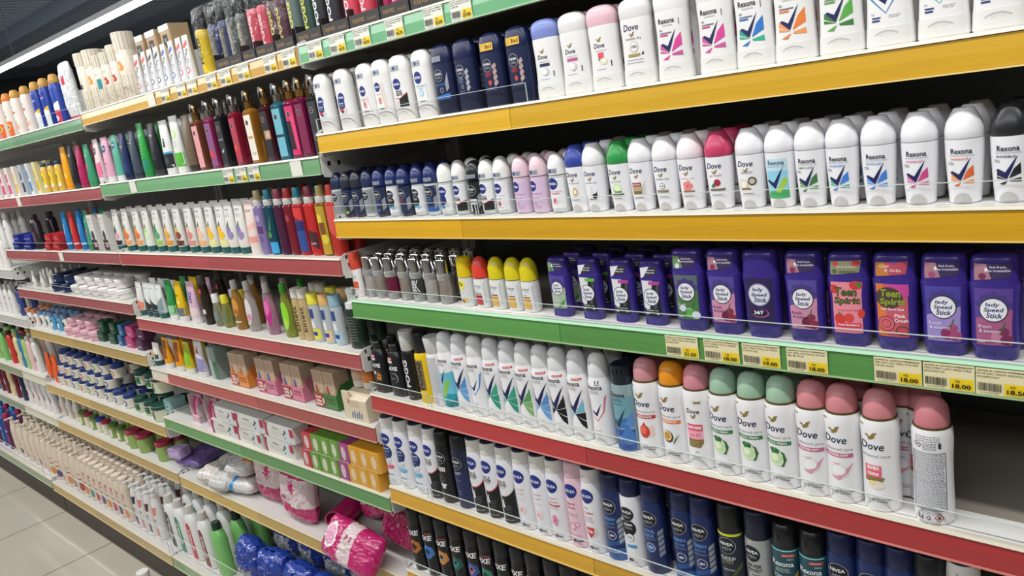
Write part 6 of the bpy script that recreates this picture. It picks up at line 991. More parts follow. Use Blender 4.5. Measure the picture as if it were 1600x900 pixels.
# ---------------------------------------------------------------- placing the goods
DES = {}
def design(key):
    if key not in DES:
        n, ds, ct, f, r = K[key]; DES[key] = Design(n, ds, ct, f(), r)
    return DES[key]
ORD = 'first second third fourth fifth sixth seventh eighth ninth tenth eleventh twelfth thirteenth fourteenth'.split()
NUM = 'one two three four five six seven eight nine ten eleven twelve thirteen fourteen'.split()
ROWS = [
('A1', 0.018, [('st_derma', 0.0267), ('st_derma', 0.0996), ('st_pinkb', 0.1746), ('st_peach', 0.2254), ('st_bw', 0.2815), ('st_aqua', 0.344), ('st_mfresh', 0.3996), ('st_mcool', 0.4557), ('st_mdry', 0.5209), ('st_mdry', 0.5807), ('st_dnavy', 0.6397), ('st_dpink', 0.6951), ('st_drose', 0.7497), ('st_dinv', 0.8077), ('st_rpink', 0.8661), ('st_rpink', 0.9311), ('st_rteal', 0.985), ('st_rorange', 1.0378), ('st_rgreen', 1.0939), ('st_rbline', 1.1486), ('st_rtline', 1.2045), ('st_rtline', 1.2589)], 1, 0.032, 0.0, 0.0),
('A2', 0.03, [('ro_mgrey', -0.0088), ('ro_mgreen', 0.0268), ('ro_mdeep', 0.0637), ('ro_mgrey', 0.1018), ('ro_mnavy', 0.1409), ('ro_mwhite', 0.1829), ('ro_mred', 0.2194), ('ro_mwhite', 0.2627), ('ro_mfresh', 0.3006), ('ro_derma', 0.3409), ('ro_bw', 0.3816), ('ro_mblack', 0.4208), ('ro_bw', 0.4521), ('ro_cherry', 0.4888), ('ro_pearl', 0.5349), ('ro_pearl', 0.5747), ('ro_natural', 0.6157)], 2, 0.037, 0.0, 0.0),
('A2', 0.03, [('ro_dblue', 0.6577), ('ro_dcat', 0.6929), ('ro_dgreen', 0.7414), ('ro_dtone', 0.7806), ('ro_dinv', 0.8237), ('ro_dpowder', 0.8659), ('ro_dpome', 0.911), ('ro_dcoco', 0.9577), ('ro_rhappy', 1.0), ('ro_rbamboo', 1.041), ('ro_rshower', 1.0815), ('ro_rcotton', 1.1253), ('ro_rpowder', 1.1716), ('ro_rworkout', 1.2191), ('ro_rinvisible', 1.2653)], 2, 0.04, 0.0, 0.0),
('A3', 0.03, [('redcap_tube', -0.0045)], 0, 0.045, 0.0, 0.0),
('A3', 0.04, [('cr_silver', 0.0322), ('cr_brown', 0.069), ('cr_plum', 0.1091), ('cr_brown', 0.1544), ('cr_black', 0.194), ('cr_silver', 0.2363), ('cr_brown', 0.2791)], 2, 0.038, 0.0, 0.0),
('A3', 0.035, [('rl_fa', 0.3456), ('rl_red', 0.3881), ('rl_yellow', 0.4308), ('rl_yellow', 0.4735), ('rl_yellow', 0.5114)], 0, 0.045, 0.0, 0.0),
('A3', 0.028, [('lady_aloe_s', 0.5905), ('lady_bg_s', 0.656), ('lady_bp_s', 0.7226), ('lady_bp_s', 0.7801)], 2, 0.042, 0.0, 0.0),
('A3', 0.022, [('lady_apple', 0.8487), ('lady_cherry', 0.9071), ('lady_247', 0.9638), ('lady_cherry', 1.0258), ('lady_teen', 1.0842), ('lady_crush', 1.1408), ('lady_rose', 1.197), ('lady_orchid', 1.2498)], 1, 0.036, 0.0, 0.0),
('A4', 0.026, [('axeb0', 0.0235), ('axeb1', 0.0832)], 1, 0.04, 0.0, 0.0),
('A4', 0.026, [('fogg_black', 0.1338), ('fogg_yellow', 0.1784), ('fogg_back', 0.2175)], 0, 0.045, 0.0, 0.0),
('A4', 0.026, [('rx_cyan', 0.2573), ('rx_blue', 0.2996), ('rx_outline', 0.3442), ('rx_green', 0.3889), ('rx_green', 0.4337), ('rx_herb', 0.4751), ('rx_blue', 0.5167), ('rx_black', 0.5567), ('rx_aqua', 0.6011), ('rx_pinkline', 0.6479), ('rx_film', 0.698)], 1, 0.048, 0.0, 0.0),
('A4', 0.026, [('dv_pome', 0.7457), ('dv_passion', 0.7948), ('dv_b3', 0.8392), ('dv_cuke', 0.8849), ('dv_cuke', 0.9305), ('dv_cuke', 0.9759), ('dv_powder', 1.0218), ('dv_powder', 1.0627)], 1, 0.052, 0.0, 0.0),
('A4', 0.026, [('dv_tone', 1.1117)], 0, 0.045, 0.0, 0.0),
('A4', 0.08, [('dv_powder', 1.1069), ('dv_powder', 1.1273)], 0, 0.045, 0.0, 0.0),
('A4', 0.024, [('dv_back', 1.1764)], 0, 0.045, 0.0, 0.0),
('A4', 0.075, [('dv_tone', 1.1535)], 0, 0.045, 0.0, 0.0),
('A5', 0.026, [('nv_dermapink', 0.0043), ('nv_derma', 0.0515), ('nv_derma', 0.106), ('nv_bw', 0.154), ('mn_bw', 0.1942), ('mn_deep', 0.2452), ('nv_bw', 0.2943), ('nv_bw', 0.3359), ('nv_bwgold', 0.3797), ('nv_powder', 0.4255), ('nv_powder', 0.4712), ('nv_natural', 0.512), ('nv_pearl', 0.5576), ('nv_dry', 0.5969), ('mn_fresh', 0.6434), ('mn_derma', 0.6839), ('mn_cool', 0.7282)], 1, 0.048, 0.0, 0.0),
('A5', 0.026, [('mn_fresh', 0.7869), ('mn_fresh', 0.824), ('mn_extreme', 0.8743), ('mn_silver', 0.9209), ('rxm', 0.9652), ('rxm', 1.0084), ('mn_fresh', 1.0505), ('mn_cool', 1.0923), ('mn_cool', 1.1304), ('mn_deep', 1.1676), ('nv_dry', 1.2076)], 0, 0.045, 0.0, 0.0),
('A6', 0.028, [('axe_bronze', 0.0325), ('axe_blue', 0.0811), ('axe_orange', 0.1302), ('axe_teal', 0.1776), ('axe_pop', 0.2294), ('axe_green', 0.2733), ('axe_teal', 0.3215), ('axe_pop', 0.3697), ('axe_bronze', 0.4126), ('axe_gold', 0.4624), ('axe_gold', 0.5053)], 0, 0.045, 0.0, 0.0),
('A0', 0.045, [('fg_grey', -0.0517), ('fg_green', -0.0003), ('fg_black', 0.042), ('fg_black', 0.0874), ('fg_rose', 0.144), ('fg_rose', 0.1938), ('fg_pink', 0.2455), ('fg_pink', 0.2874), ('fg_pink', 0.3295), ('fg_grey', 0.3735)], 0, 0.045, 0.0, 0.0),
('B1', 0.05, [('fg_yellow', -0.4757), ('fg_navy', -0.4123), ('fg_navy', -0.3609), ('fg_slate', -0.3206), ('fg_slate', -0.2754), ('fg_rose', -0.223), ('fg_rose', -0.1782), ('fg_maroon', -0.1375), ('fg_maroon', -0.1058)], 0, 0.045, 0.0, 0.0),
('B1', 0.055, [('cream_roll', -1.2823), ('cream_big', -1.1959)], 0, 0.045, 0.0, 0.0),
('B1', 0.03, [('cream_small_teal', -1.0987), ('cream_small_red', -1.039), ('cream_small_red', -0.9766), ('cream_big', -0.8939)], 0, 0.045, 0.0, 0.0),
('B1', 0.1, [('cream_big', -1.2086), ('cream_big', -1.1221)], 0, 0.045, 0.0, 0.0),
('B1', 0.03, [('water_red', -0.8409), ('water_red', -0.7937), ('water_dark', -0.752), ('water_dark', -0.7114), ('water_blue', -0.6679), ('water_blue', -0.6218), ('water_red', -0.577), ('water_red', -0.5371)], 0, 0.045, 0.0, 0.0),
('B1', 0.12, [('kraft', -1.0116), ('kraft', -0.9389), ('kraft', -0.8521), ('kraft', -0.7614)], 0, 0.045, 0.0, 0.0),
('C1', 0.04, [('spray_pink', -2.4209), ('spray_pink', -2.2749), ('spray_orange', -2.171), ('spray_orange', -2.0635), ('spray_peach', -1.9608), ('spray_peach', -1.8406), ('spray_blue', -1.7268), ('spray_blue', -1.6321), ('spray_bluepink', -1.5289)], 1, 0.045, 0.0, 0.0),
('C1', 0.05, [('white_pack', -1.436)], 0, 0.045, 0.0, 0.0),
('B2', 0.03, [('tb_pinkwhite', -1.2924), ('tb_pink', -1.2172), ('tb_teal', -1.1399), ('tb_navy', -1.0803), ('tb_slate', -1.0085), ('tb_green', -0.9349), ('tb_black', -0.8601), ('tb_charcoal', -0.7802), ('tb_lime', -0.7118), ('tb_clear', -0.6424)], 1, 0.05, 0.0, 0.0),
('B2', 0.032, [('ms_pink', -0.5799), ('ms_violet', -0.5091), ('ms_black', -0.4514), ('ms_red', -0.38), ('ms_gold', -0.3058), ('ms_dark', -0.2325), ('ms_blue', -0.1765), ('ms_magenta', -0.1227), ('ms_wine', -0.0812), ('ms_onyx', -0.0311)], 1, 0.05, 0.0, 0.0),
('C2', 0.04, [('pk_pink', -2.4852), ('pk_pink', -2.3931), ('pk_pink', -2.3044), ('pk_cream', -2.2105), ('pk_dark', -2.1201), ('pk_blue', -2.0331), ('pk_yellow', -1.9492)], 1, 0.04, 0.0, 0.0),
('C2', 0.035, [('yl_bottle', -1.8525), ('yl_bottle', -1.7749), ('yl_bottle', -1.7001), ('tb_orange', -1.6149), ('tb_black', -1.5454), ('tb_magenta', -1.4722), ('tb_greenpink', -1.3959)], 1, 0.05, 0.0, 0.0),
('B3', 0.03, [('hm_neem', -1.2894), ('hm_orange', -1.2107), ('hm_orange', -1.1253), ('hm_cuke', -1.053), ('hm_aloe', -0.9789), ('hm_wheat', -0.9078), ('hm_wheat2', -0.8352), ('hm_rose', -0.7616), ('hm_peach', -0.6949), ('hm_lemon', -0.6345), ('hm_lemon', -0.5727), ('hm_lav', -0.5236), ('hm_lav', -0.4692), ('tb_salmon', -0.4135)], 1, 0.05, 0.0, 0.0),
('B3', 0.03, [('vs_lav', -0.3598), ('vs_blue', -0.311), ('vs_plum', -0.2637), ('vs_wine', -0.2208), ('vs_navyred', -0.1791), ('vs_red', -0.1307), ('vs_yellow', -0.084), ('vs_scarlet', -0.0438)], 1, 0.045, 0.0, 0.0),
('C3', 0.035, [('white_lotion', -2.7083), ('white_lotion', -2.6106), ('white_lotion', -2.5163)], 1, 0.06, 0.0, 0.0),
('C3', 0.03, [('dark_bottle', -2.1229), ('tb_skyblue', -1.7785), ('tb_cherry', -1.7051), ('tb_skyblue', -1.6277), ('tb_greenpink', -1.553), ('bw_box', -1.481), ('bw_box', -1.3774)], 1, 0.06, 0.0, 0.0),
('C3', 0.03, [('blue_tin_box', -2.3551), ('blue_tin_box', -2.2033), ('red_tin_box', -1.9552), ('red_tin_box', -1.8545)], 0, 0.045, 0.0, 0.0),
('C3', 0.03, [('blue_tin_box', -2.3252), ('blue_tin_box', -2.1747), ('red_tin_box', -1.9287), ('red_tin_box', -1.8288)], 0, 0.045, 0.032, 0.0),
('B4', 0.03, [('tb_apricot', -1.2525), ('tb_charcoal2', -1.1915), ('tb_charcoal2', -1.147), ('tb_aqua', -1.0987), ('tb_leaf', -1.0193), ('tb_sun', -0.952), ('tb_zmz', -0.866)], 1, 0.05, 0.0, 0.0),
('B4', 0.035, [('bt_darkpump', -0.7937), ('bt_smallpump', -0.7304), ('bt_yellowpump', -0.677), ('bt_amber', -0.6035), ('bt_clearpink', -0.5331), ('bt_magenta', -0.433), ('bt_green', -0.3481), ('bt_hairgold', -0.2881), ('bt_hairgold', -0.2561), ('bt_micyellow', -0.2164), ('bt_micpeach', -0.1669), ('bt_micblue', -0.1243), ('bt_foam', -0.0527)], 1, 0.055, 0.0, 0.0),
('C4', 0.04, [('sm_cup', -2.3829), ('sm_cup', -2.2739), ('sm_cup', -2.1616), ('jar_navytin', -2.0544), ('jar_navytin', -1.9375), ('jar_white', -1.8398), ('jar_white', -1.7463), ('jar_white', -1.6502), ('jar_white', -1.5582), ('jar_white', -1.4701), ('jar_white', -1.3966)], 2, 0.06, 0.0, 0.0),
('C4', 0.05, [('jar_navytin', -2.0408), ('jar_navytin', -1.9105), ('jar_white', -1.8006), ('jar_white', -1.6959), ('jar_white', -1.5959), ('jar_white', -1.5004), ('jar_white', -1.4147)], 1, 0.06, 0.036, 0.0),
('C4', 0.07, [('sm_cup', -2.3377), ('sm_cup', -2.24)], 0, 0.045, 0.0, 0.0),
('B5', 0.03, [('tb_sunflower', -1.2423), ('tb_orangeb', -1.1579), ('tb_orangeb', -1.0723), ('tb_lemong', -1.0038), ('tb_lilac', -0.9163)], 1, 0.05, 0.0, 0.0),
('B5', 0.05, [('green_bag_box', -0.8341)], 0, 0.045, 0.0, 0.0),
('C5', 0.035, [('cup_orange', -2.5759), ('cup_orange', -2.4867), ('cup_dark', -2.4003), ('cup_dark', -2.3251), ('cup_blue', -2.268), ('cup_blue', -2.1887), ('cup_olive', -2.1119), ('jar_pink', -2.0448), ('jar_pink', -1.9582), ('jar_pink', -1.861), ('jar_pink', -1.7743)], 1, 0.055, 0.0, 0.0),
('C5', 0.05, [('jar_pink', -2.0242), ('jar_pink', -1.9246), ('jar_pink', -1.829)], 1, 0.06, 0.036, 0.0),
('C5', 0.04, [('box_green', -1.7104), ('box_green', -1.599), ('box_blue', -1.522), ('box_pink', -1.442), ('box_purple', -1.3489)], 0, 0.045, 0.0, 0.0),
('C5', 0.04, [('box_green', -1.6811), ('box_green', -1.5708), ('box_blue', -1.4946), ('box_pink', -1.4154), ('box_purple', -1.3232)], 0, 0.045, 0.042, 0.0),
('C6', 0.035, [('tb_orangeflat', -2.5202), ('tb_orangeflat', -2.4349)], 0, 0.045, 0.0, 0.0),
('C6', 0.04, [('vas_pink', -2.3675), ('vas_red', -2.2872), ('vas_blue', -2.194), ('vas_red', -2.1042), ('vas_green', -2.0176), ('vas_blue', -1.9271), ('vas_blue', -1.8268), ('vas_blue', -1.737), ('vas_blue', -1.6384), ('him_jar', -1.5383), ('him_jar', -1.4481), ('him_tub', -1.3457)], 1, 0.06, 0.0, 0.0),
('C6', 0.04, [('vas_pink', -2.3211), ('vas_red', -2.2418), ('vas_blue', -2.1498), ('vas_red', -2.0539), ('vas_green', -1.9686), ('vas_blue', -1.8863), ('vas_blue', -1.7873)], 1, 0.06, 0.058, 0.0),
('C6', 0.04, [('vas_pink', -2.2588), ('vas_red', -2.1658), ('vas_blue', -2.0761), ('vas_red', -1.9685), ('vas_green', -1.879), ('vas_blue', -1.7993), ('vas_red', -1.6848), ('him_jar', -1.4609), ('him_jar', -1.3732), ('him_tub', -1.2788)], 1, 0.06, 0.116, 0.0),
('C7', 0.04, [('wh_small', -2.5104), ('wh_small', -2.427), ('wh_small', -2.3382), ('hair_green', -2.26), ('hair_red', -2.1991), ('hair_green', -2.1323), ('hair_blue', -2.0601), ('hair_red', -1.9969), ('hair_green', -1.9217), ('hair_green', -1.8424), ('hair_green', -1.7656), ('hair_redlid', -1.7035), ('hair_redlid', -1.6076), ('hair_redlid', -1.4381)], 1, 0.06, 0.0, 0.0),
('C8', -0.05, [('lot_orange', -2.5582), ('lot_purple', -2.481), ('lot_red', -2.4061), ('lot_orange', -2.3332), ('lot_purple', -2.2623), ('lot_red', -2.1933)], 3, 0.062, 0.0, 0.0),
('C8', -0.05, [('lod_orange', -2.1261), ('lod_teal', -2.0679), ('lod_rose', -2.0039), ('lod_purple', -1.9416), ('lod_orange', -1.8809), ('lod_rose', -1.8217), ('lod_purple', -1.7639), ('lod_orange', -1.7014)], 3, 0.062, 0.0, 0.0),
('C8', -0.05, [('pmp_navy', -1.6048), ('pmp_pink', -1.5464), ('pmp_brown', -1.484), ('pmp_peach', -1.4178)], 2, 0.06, 0.0, 0.0),
('D8', -0.05, [('blu_bottle', -3.5365), ('mag_bottle', -3.4176), ('blu_bottle', -3.3144), ('mag_bottle', -3.2145)], 1, 0.06, 0.0, 0.0),
('D8', -0.05, [('lot_orange', -3.1072), ('lot_purple', -3.0036), ('lot_red', -2.9035), ('lot_red', -2.8068), ('lot_purple', -2.7225), ('lot_orange', -2.6406)], 2, 0.06, 0.0, 0.0),
('B8', -0.045, [('wl_black', -1.2957), ('wl_teal', -1.2203), ('wl_red', -1.1334), ('wl_maroon', -1.0409), ('green_lotion', -0.9484)], 2, 0.07, 0.0, 0.0),
('B6', 0.06, [('teal_box', -1.2846)], 0, 0.045, 0.0, 0.0),
('B6', 0.05, [('pink_stand', -1.0528), ('pink_stand', -0.9426)], 0, 0.045, 0.0, 0.0),
('B6', 0.035, [('long_box', -0.8274), ('long_box', -0.6765), ('long_box', -0.5106)], 0, 0.045, 0.0, 0.0),
('B6', 0.035, [('long_box', -0.8039), ('long_box', -0.6548), ('long_box', -0.4907)], 0, 0.045, 0.05, 0.0),
('B6', 0.035, [('soap_red', -0.3598), ('soap_green', -0.3175), ('soap_green', -0.2734), ('soap_green', -0.2305), ('soap_purple', -0.1888), ('soap_yellow', -0.1482), ('soap_yellow', -0.1062), ('soap_yellow', -0.0653)], 0, 0.045, 0.0, 0.0),
('B6', 0.035, [('soap_red', -0.3408), ('soap_green', -0.299), ('soap_green', -0.2554), ('soap_green', -0.213), ('soap_purple', -0.1718), ('soap_yellow', -0.1317), ('soap_yellow', -0.0901), ('soap_yellow', -0.0497)], 0, 0.045, 0.052, 0.0),
('D4', 0.035, [('white_lotion', -2.8638), ('white_lotion', -2.7618), ('white_lotion', -2.6829)], 0, 0.045, 0.0, 0.0),
('D5', 0.035, [('white_dot', -3.012), ('white_dot', -2.928), ('white_dot', -2.8464), ('white_dot', -2.7672), ('blue_dot', -2.6525)], 1, 0.05, 0.0, 0.0),
('D6', 0.035, [('sh_lime', -3.3029), ('sh_green', -3.1802), ('sh_red', -3.0413), ('sh_cream', -2.9287), ('sh_blue', -2.8593), ('sh_lime', -2.8011), ('sh_blush', -2.7347), ('sh_white', -2.6517)], 1, 0.06, 0.0, 0.0),
('D7', 0.035, [('sh_blue', -3.5202), ('sh_wine', -3.4261), ('sh_wine', -3.3347), ('sh_cream', -3.2459), ('sh_wine', -3.1596), ('sh_navy', -3.0551), ('sh_whitered', -2.9542), ('sh_whitered', -2.8662), ('sh_whitered', -2.7809), ('sh_white', -2.698), ('sh_white', -2.6175)], 1, 0.06, 0.0, 0.0)]
TAGS = [('A3', 0.8398, 'LADY SPEED STICK ORCHARD', 'BLOSSOM 65GM', '21.50'), ('A3', 0.9056, 'LADY SPEED STICK CHERRY', 'BLOSSOM 65G', '18.00'), ('A3', 0.9666, 'LADY SPEED STICK 24/7 FRESH', 'FUSION 65G', '19.00'), ('A3', 1.0322, 'LADY SPEED STICK BLACK ORCHID', '65G', '18.00'), ('A3', 1.1474, 'TEEN SPRIT LADY SPEED STICK PINK', 'CRUSH 65GM', '18.00'), ('A3', 1.2051, 'TEEN SPIRIT LADY SPEED STRA', 'DEODORANT 65G', '18.00'), ('A3', 1.2622, 'DOVE DEO CREAM ORIGINAL 50', 'MUSHROOM', '18.50'), ('A0', 0.0595, 'FOGG BODY SPRAY', '120ML', '33.50'), ('A0', 0.1374, 'FOGG BODY SPRAY', '120ML', '24.75'), ('A0', 0.2162, 'FOGG ME BODY SPRAY', '120ML', '34.75'), ('A0', 0.3139, 'FOGG MENS BODY SPRAY', '120ML', '34.75'), ('A0', 0.4199, 'FOGG BODY SPRAY 150ML', '120ML', '23.50'), ('A0', 0.4884, 'FOGG WATER BODY SPRAY', '120ML', '27.00'), ('B1', -0.0391, 'FOGG BODY SPRAY', '120ML', '33.50'), ('B1', -0.1139, 'FOGG BODY SPRAY', '120ML', '32.50'), ('B1', -0.2307, 'FOGG BODY SPRAY', '120ML', '33.50'), ('B1', -0.3148, 'FOGG BODY SPRAY', '120ML', '34.50'), ('B1', -0.3847, 'FOGG BODY SPRAY', '120ML', '33.50'), ('B1', -0.4861, 'TALC POWDER', '', '11.50'), ('B1', -0.5469, 'TALC POWDER', '', '11.50'), ('B1', -0.641, 'TALC POWDER', '', '12.50'), ('B2', -0.4091, 'BODY MIST', '250ML', '13.50'), ('B2', -0.3452, 'BODY MIST', '250ML', '13.50'), ('B2', -0.284, 'BODY MIST', '250ML', '13.50')]
BLANK = [('B1', -0.729), ('B2', -0.0997), ('C2', -2.1093), ('C3', -1.8036), ('B2', -0.9943)]
TRAYS = [('B1', -0.3943, -0.2668), ('B1', -0.2609, -0.2059), ('B1', -0.2002, -0.1234), ('B1', -0.1181, -0.046), ('A0', -0.0332, 0.0573), ('A0', 0.0619, 0.152), ('A0', 0.1562, 0.2492), ('A0', 0.2531, 0.3349), ('A0', 0.3403, 0.4339)]
WRAPS = [('B1', -0.4723, 56), ('B1', -0.3864, 84), ('B1', -0.2963, 84), ('B1', -0.2004, 88), ('B1', -0.1215, 84)]
CTRAYS = [(-0.6736, 'orange', 'd8863c', 'b83a3c', ('SPECIAL', 'OFFER')), (-0.5202, 'pink', 'cf7a94', 'b82a4a', ('SPECIAL', 'OFFER')), (-0.3863, 'rose', 'd07a90', 'a82438', ('SPECIAL', 'OFFER')), (-0.2344, 'green', '3f7a3c', 'b8303a', ('Special', 'Offer'))]
CARTX = -0.0838
BAGX = [-0.7312, -0.5337, -0.1959, -0.2687, -0.1103, -0.3501, -1.326, -1.0581, -0.9567, -0.885]
BLUE = [(-0.7733, -0.03, 0.0), (-0.7933, 0.12, 0.03), (-0.6302, -0.03, 0.0), (-0.6502, 0.12, 0.03), (-0.4845, -0.03, 0.0), (-0.5045, 0.12, 0.03), (-0.3505, -0.03, 0.0), (-0.3705, 0.12, 0.03), (-0.224, -0.03, 0.0), (-0.244, 0.12, 0.03)]
FTUB = (-1.3686, -0.1714)

random.seed(11)
front = {}
for ri, (s, y, items, back, dy, zoff, rz) in enumerate(ROWS):
    for key, x in items: front.setdefault((s, K[key][1], zoff), []).append(x)
for v in front.values(): v.sort()
def short(t, n=6): return ' '.join(t.split()[:n])
for ri, (s, y, items, back, dy, zoff, rz) in enumerate(ROWS):
    for key, x in items:
        d = design(key); F = front[(s, K[key][1], zoff)]; i = F.index(x); n = len(F)
        ds = ('upper ' if 0 < zoff < .1 else ('topmost ' if zoff else ''))+d.desc
        if n > 1:
            pos = ', %s of %s from far end' % (ORD[i], NUM[n-1])
        else: pos = ''
        lab_ = ds+pos+', '+PH[s]
        grp = '%ss on the %s' % (d.cat, PH[s])
        jit = random.uniform(-.05, .05)*(8 if K[key][0] == 'pump_lotion_bottle' else 1)
        o = d.place((x, y, zs(s, x)+zoff+.0004), rz+jit, lab_, grp)
        for q in range(back):
            xx = x+random.uniform(-.002, .002)
            d.place((xx, y+dy*(q+1), zs(s, xx)+zoff+.0004), random.uniform(-.1, .1)*(7 if K[key][0] == 'pump_lotion_bottle' else 1), ds+', behind front row, '+PH[s], grp+' behind, '+d.desc)
# price tags
tg = {}
for s, x, l1, l2, p in TAGS: tg.setdefault((s, p), []).append(x)
for v in tg.values(): v.sort()
for s, x, l1, l2, p in TAGS:
    F = tg[(s, p)]; i = F.index(x)
    t = price_tag(s, x, l1, l2, p, w=.056 if s == 'A3' else .050)
    tag(t, 'price tag reading %s' % p+(', %s of %s from far end' % (ORD[i], NUM[len(F)-1]) if len(F) > 1 else '')+', '+PH[s], 'price tag', 'price tags on the '+PH[s])
for s, x in BLANK:
    t = price_tag(s, x, '', '', '', w=.044, blank=True); tag(t, 'faded blank price card'+(' on its far half' if x < -.6 else ' close to its near end')+' in rail of '+PH[s], 'price tag')
# dark card trays holding the boxed body sprays on the top shelves
def tray(s, x0, x1, lab_):
    t = bpy.data.objects.new('display_tray', None); C.objects.link(t); t.location = (x0, .018, zs(s, x0)+.001); L_ = (x1-x0)*1000
    m = M(); dk = mat('2a2726', .5); m.box(0, L_, 0, 1.2, 0, 26, dk); m.box(0, L_, 0, 60, 0, .8, dk); m.box(0, 1.2, 1.2, 60, 0, 40, dk); m.box(L_-1.2, L_, 1.2, 60, 0, 40, dk)
    link('card_tray', m.build('card_tray'), t)
    l = M(); print_on(l, lambda a, b: 0, [tx('YOUR PICK', L_*.3, 14, L_*.42, 8, '9a7a4a', bold=.02), tx('beautiful', L_*.76, 13, L_*.3, 7, '8a7454', sh=.3)], xs=300, zs=300)
    link('lettering', l.build('lettering'), t); tag(t, lab_+', '+PH[s], 'display tray', 'card trays under the body sprays')
for i, (s, a, b) in enumerate(TRAYS): tray(s, a, b, 'dark card tray with gold lettering, %s of %s' % (ORD[i], NUM[len(TRAYS)-1]))
# clear wrap bag around a pair of body sprays
for i, (s, x, w_) in enumerate(WRAPS):
    m = pillow(w_, 52, 168, lambda u, v, q: mat('f4f6f6', .08, kind='clear', bump=.9, nscale=70), seed=i+2, nx=26, nz=30, amp=9)
    o = link('clear_wrap', m.build('clear_wrap'), None, (x, .048, zs(s, x)+.004)); tag(o, 'crinkled clear wrap around body sprays, %s of %s, ' % (ORD[i], NUM[len(WRAPS)-1])+PH[s], 'plastic wrap', 'clear wraps on the top shelf')
# special-offer trays of face cream cartons
def cream_tray(x, key, c1, band, words):
    z = zs('B5', x)+.001
    t = bpy.data.objects.new('offer_tray', None); C.objects.link(t); t.location = (x, .02, z); w_ = 100
    m = M(); q = mat(c1, .35); m.box(-w_/2, w_/2, 0, 1.4, 0, 40, q); m.box(-w_/2, w_/2, 0, 60, 0, 1, q); m.prism([(1.4, 1), (1.4, 40), (20, 62), (60, 66), (60, 1)], -w_/2, -w_/2+1.2, q); m.prism([(1.4, 1), (1.4, 40), (20, 62), (60, 66), (60, 1)], w_/2-1.2, w_/2, q)
    link('tray', m.build('tray'), t)
    l = M(); o = [rc(-w_/2+2, 3, -6, 37, band), tx(words[0], -w_*.31, 28, 24, 8, 'f0e6e2', bold=.04), tx(words[1], -w_*.31, 18, 24, 8, 'f0e6e2', bold=.04), rc(-46, 6, -18, 11, 'e8d0cc'), el(-10, 20, 8, 14, '4a3430'), el(-10, 20, 5.6, 9.5, 'dcb49c'), tx('Facial', 22, 28, 30, 6, '6a3a3c', bold=.01), tx('Cleansing', 22, 19, 34, 6, '6a3a3c', bold=.01)]
    print_on(l, lambda a, b: 0, o, xs=300, zs=300); link('tray_print', l.build('tray_print'), t)
    tag(t, 'special offer tray, '+key+' print, under the cream cartons, '+PH['B5'], 'display tray', 'offer trays on the third red shelf')
    for i in (-1, 1):
        b = M(); b.box(-23, 23, -22, 22, 0, 98, mat('bda48c', .45)); l = M()
        fl = {'orange': ('d8883c', 'b8642c'), 'pink': ('d8889c', '4a5a9a'), 'rose': ('e0a08c', '4a5a9a'), 'green': ('d8b09c', 'b83a3c')}[key]
        print_on(l, lambda a, c: -22, finelines(-2, 66, 92, 36, 7, '8a5a4c')+[pg([(-23, 2), (23, 2), (23, 26), (8, 44), (-23, 24)], fl[0]), el(8, 34, 8, 14, 'dcae94'), pg([(-14, 30), (-4, 30), (-6, 52), (-10, 62), (-16, 54)], fl[1])], xs=300, zs=300, base=.3)
        bo = bpy.data.objects.new('cream_carton', None); C.objects.link(bo); bo.location = (x+i*.0245, .046, z+.0015)
        link('box', b.build('box'), bo); link('print', l.build('print'), bo)
        tag(bo, 'tan face cream carton in %s offer tray, %s side, ' % (key, 'far' if i < 0 else 'near')+PH['B5'], 'box', 'cream cartons in offer trays')
for a in CTRAYS: cream_tray(*a)
# cream coloured cut-away display carton at the end of the third red shelf
x = CARTX; z = zs('B5', x)+.001
t = bpy.data.objects.new('display_carton', None); C.objects.link(t); t.location = (x, .03, z)
m = M(); m.prism([(-26, 0), (-26, 52), (-14, 60), (30, 70), (30, 0)], -48, 44, mat('dccdb2', .45)); l = M()
m.box(-48, -20, -26, -20, 52, 70, mat('dccdb2', .45))
print_on(l, lambda a, b: -26, [tx('3', -26, 46, 10, 12, 'c05a4a', bold=.02)]+finelines(-2, 34, 48, 40, 6, 'b09a88')+[pg([(-20+i*9, 4), (-16+i*9, 4), (-13+i*9, 22+6*(i % 2)), (-19+i*9, 16)], '5a7aa8') for i in range(5)], xs=300, zs=300); link('carton', m.build('carton'), t); link('print', l.build('print'), t)
tag(t, 'cream display carton with blue splash drawing, near end of '+PH['B5'], 'display carton')
for i, (dx, c1) in enumerate([(-24, 'c05a4c'), (16, 'd8803c')]):
    pa = tube(118, 20, 13, c1 if i else 'c8a88c', 'd8d4cc', [el(0, 92, 10, 9, 'a8283c'), el(6, 84, 8, 7, 'b8343c'), rc(-16, 66, 16, 78, '9c2c34')] if not i else [el(0, 88, 13, 15, 'e08a3c'), el(0, 90, 6, 8, '3a2420'), el(2, 68, 8, 7, 'b8303c')])
    d = Design('face_scrub_tube', '', 'tube', pa); d.place((x+dx/1000, .046, z+.071), 0, ('berry print' if not i else 'papaya print')+' scrub tube standing on the cream display carton', 'scrub tubes on the display carton')
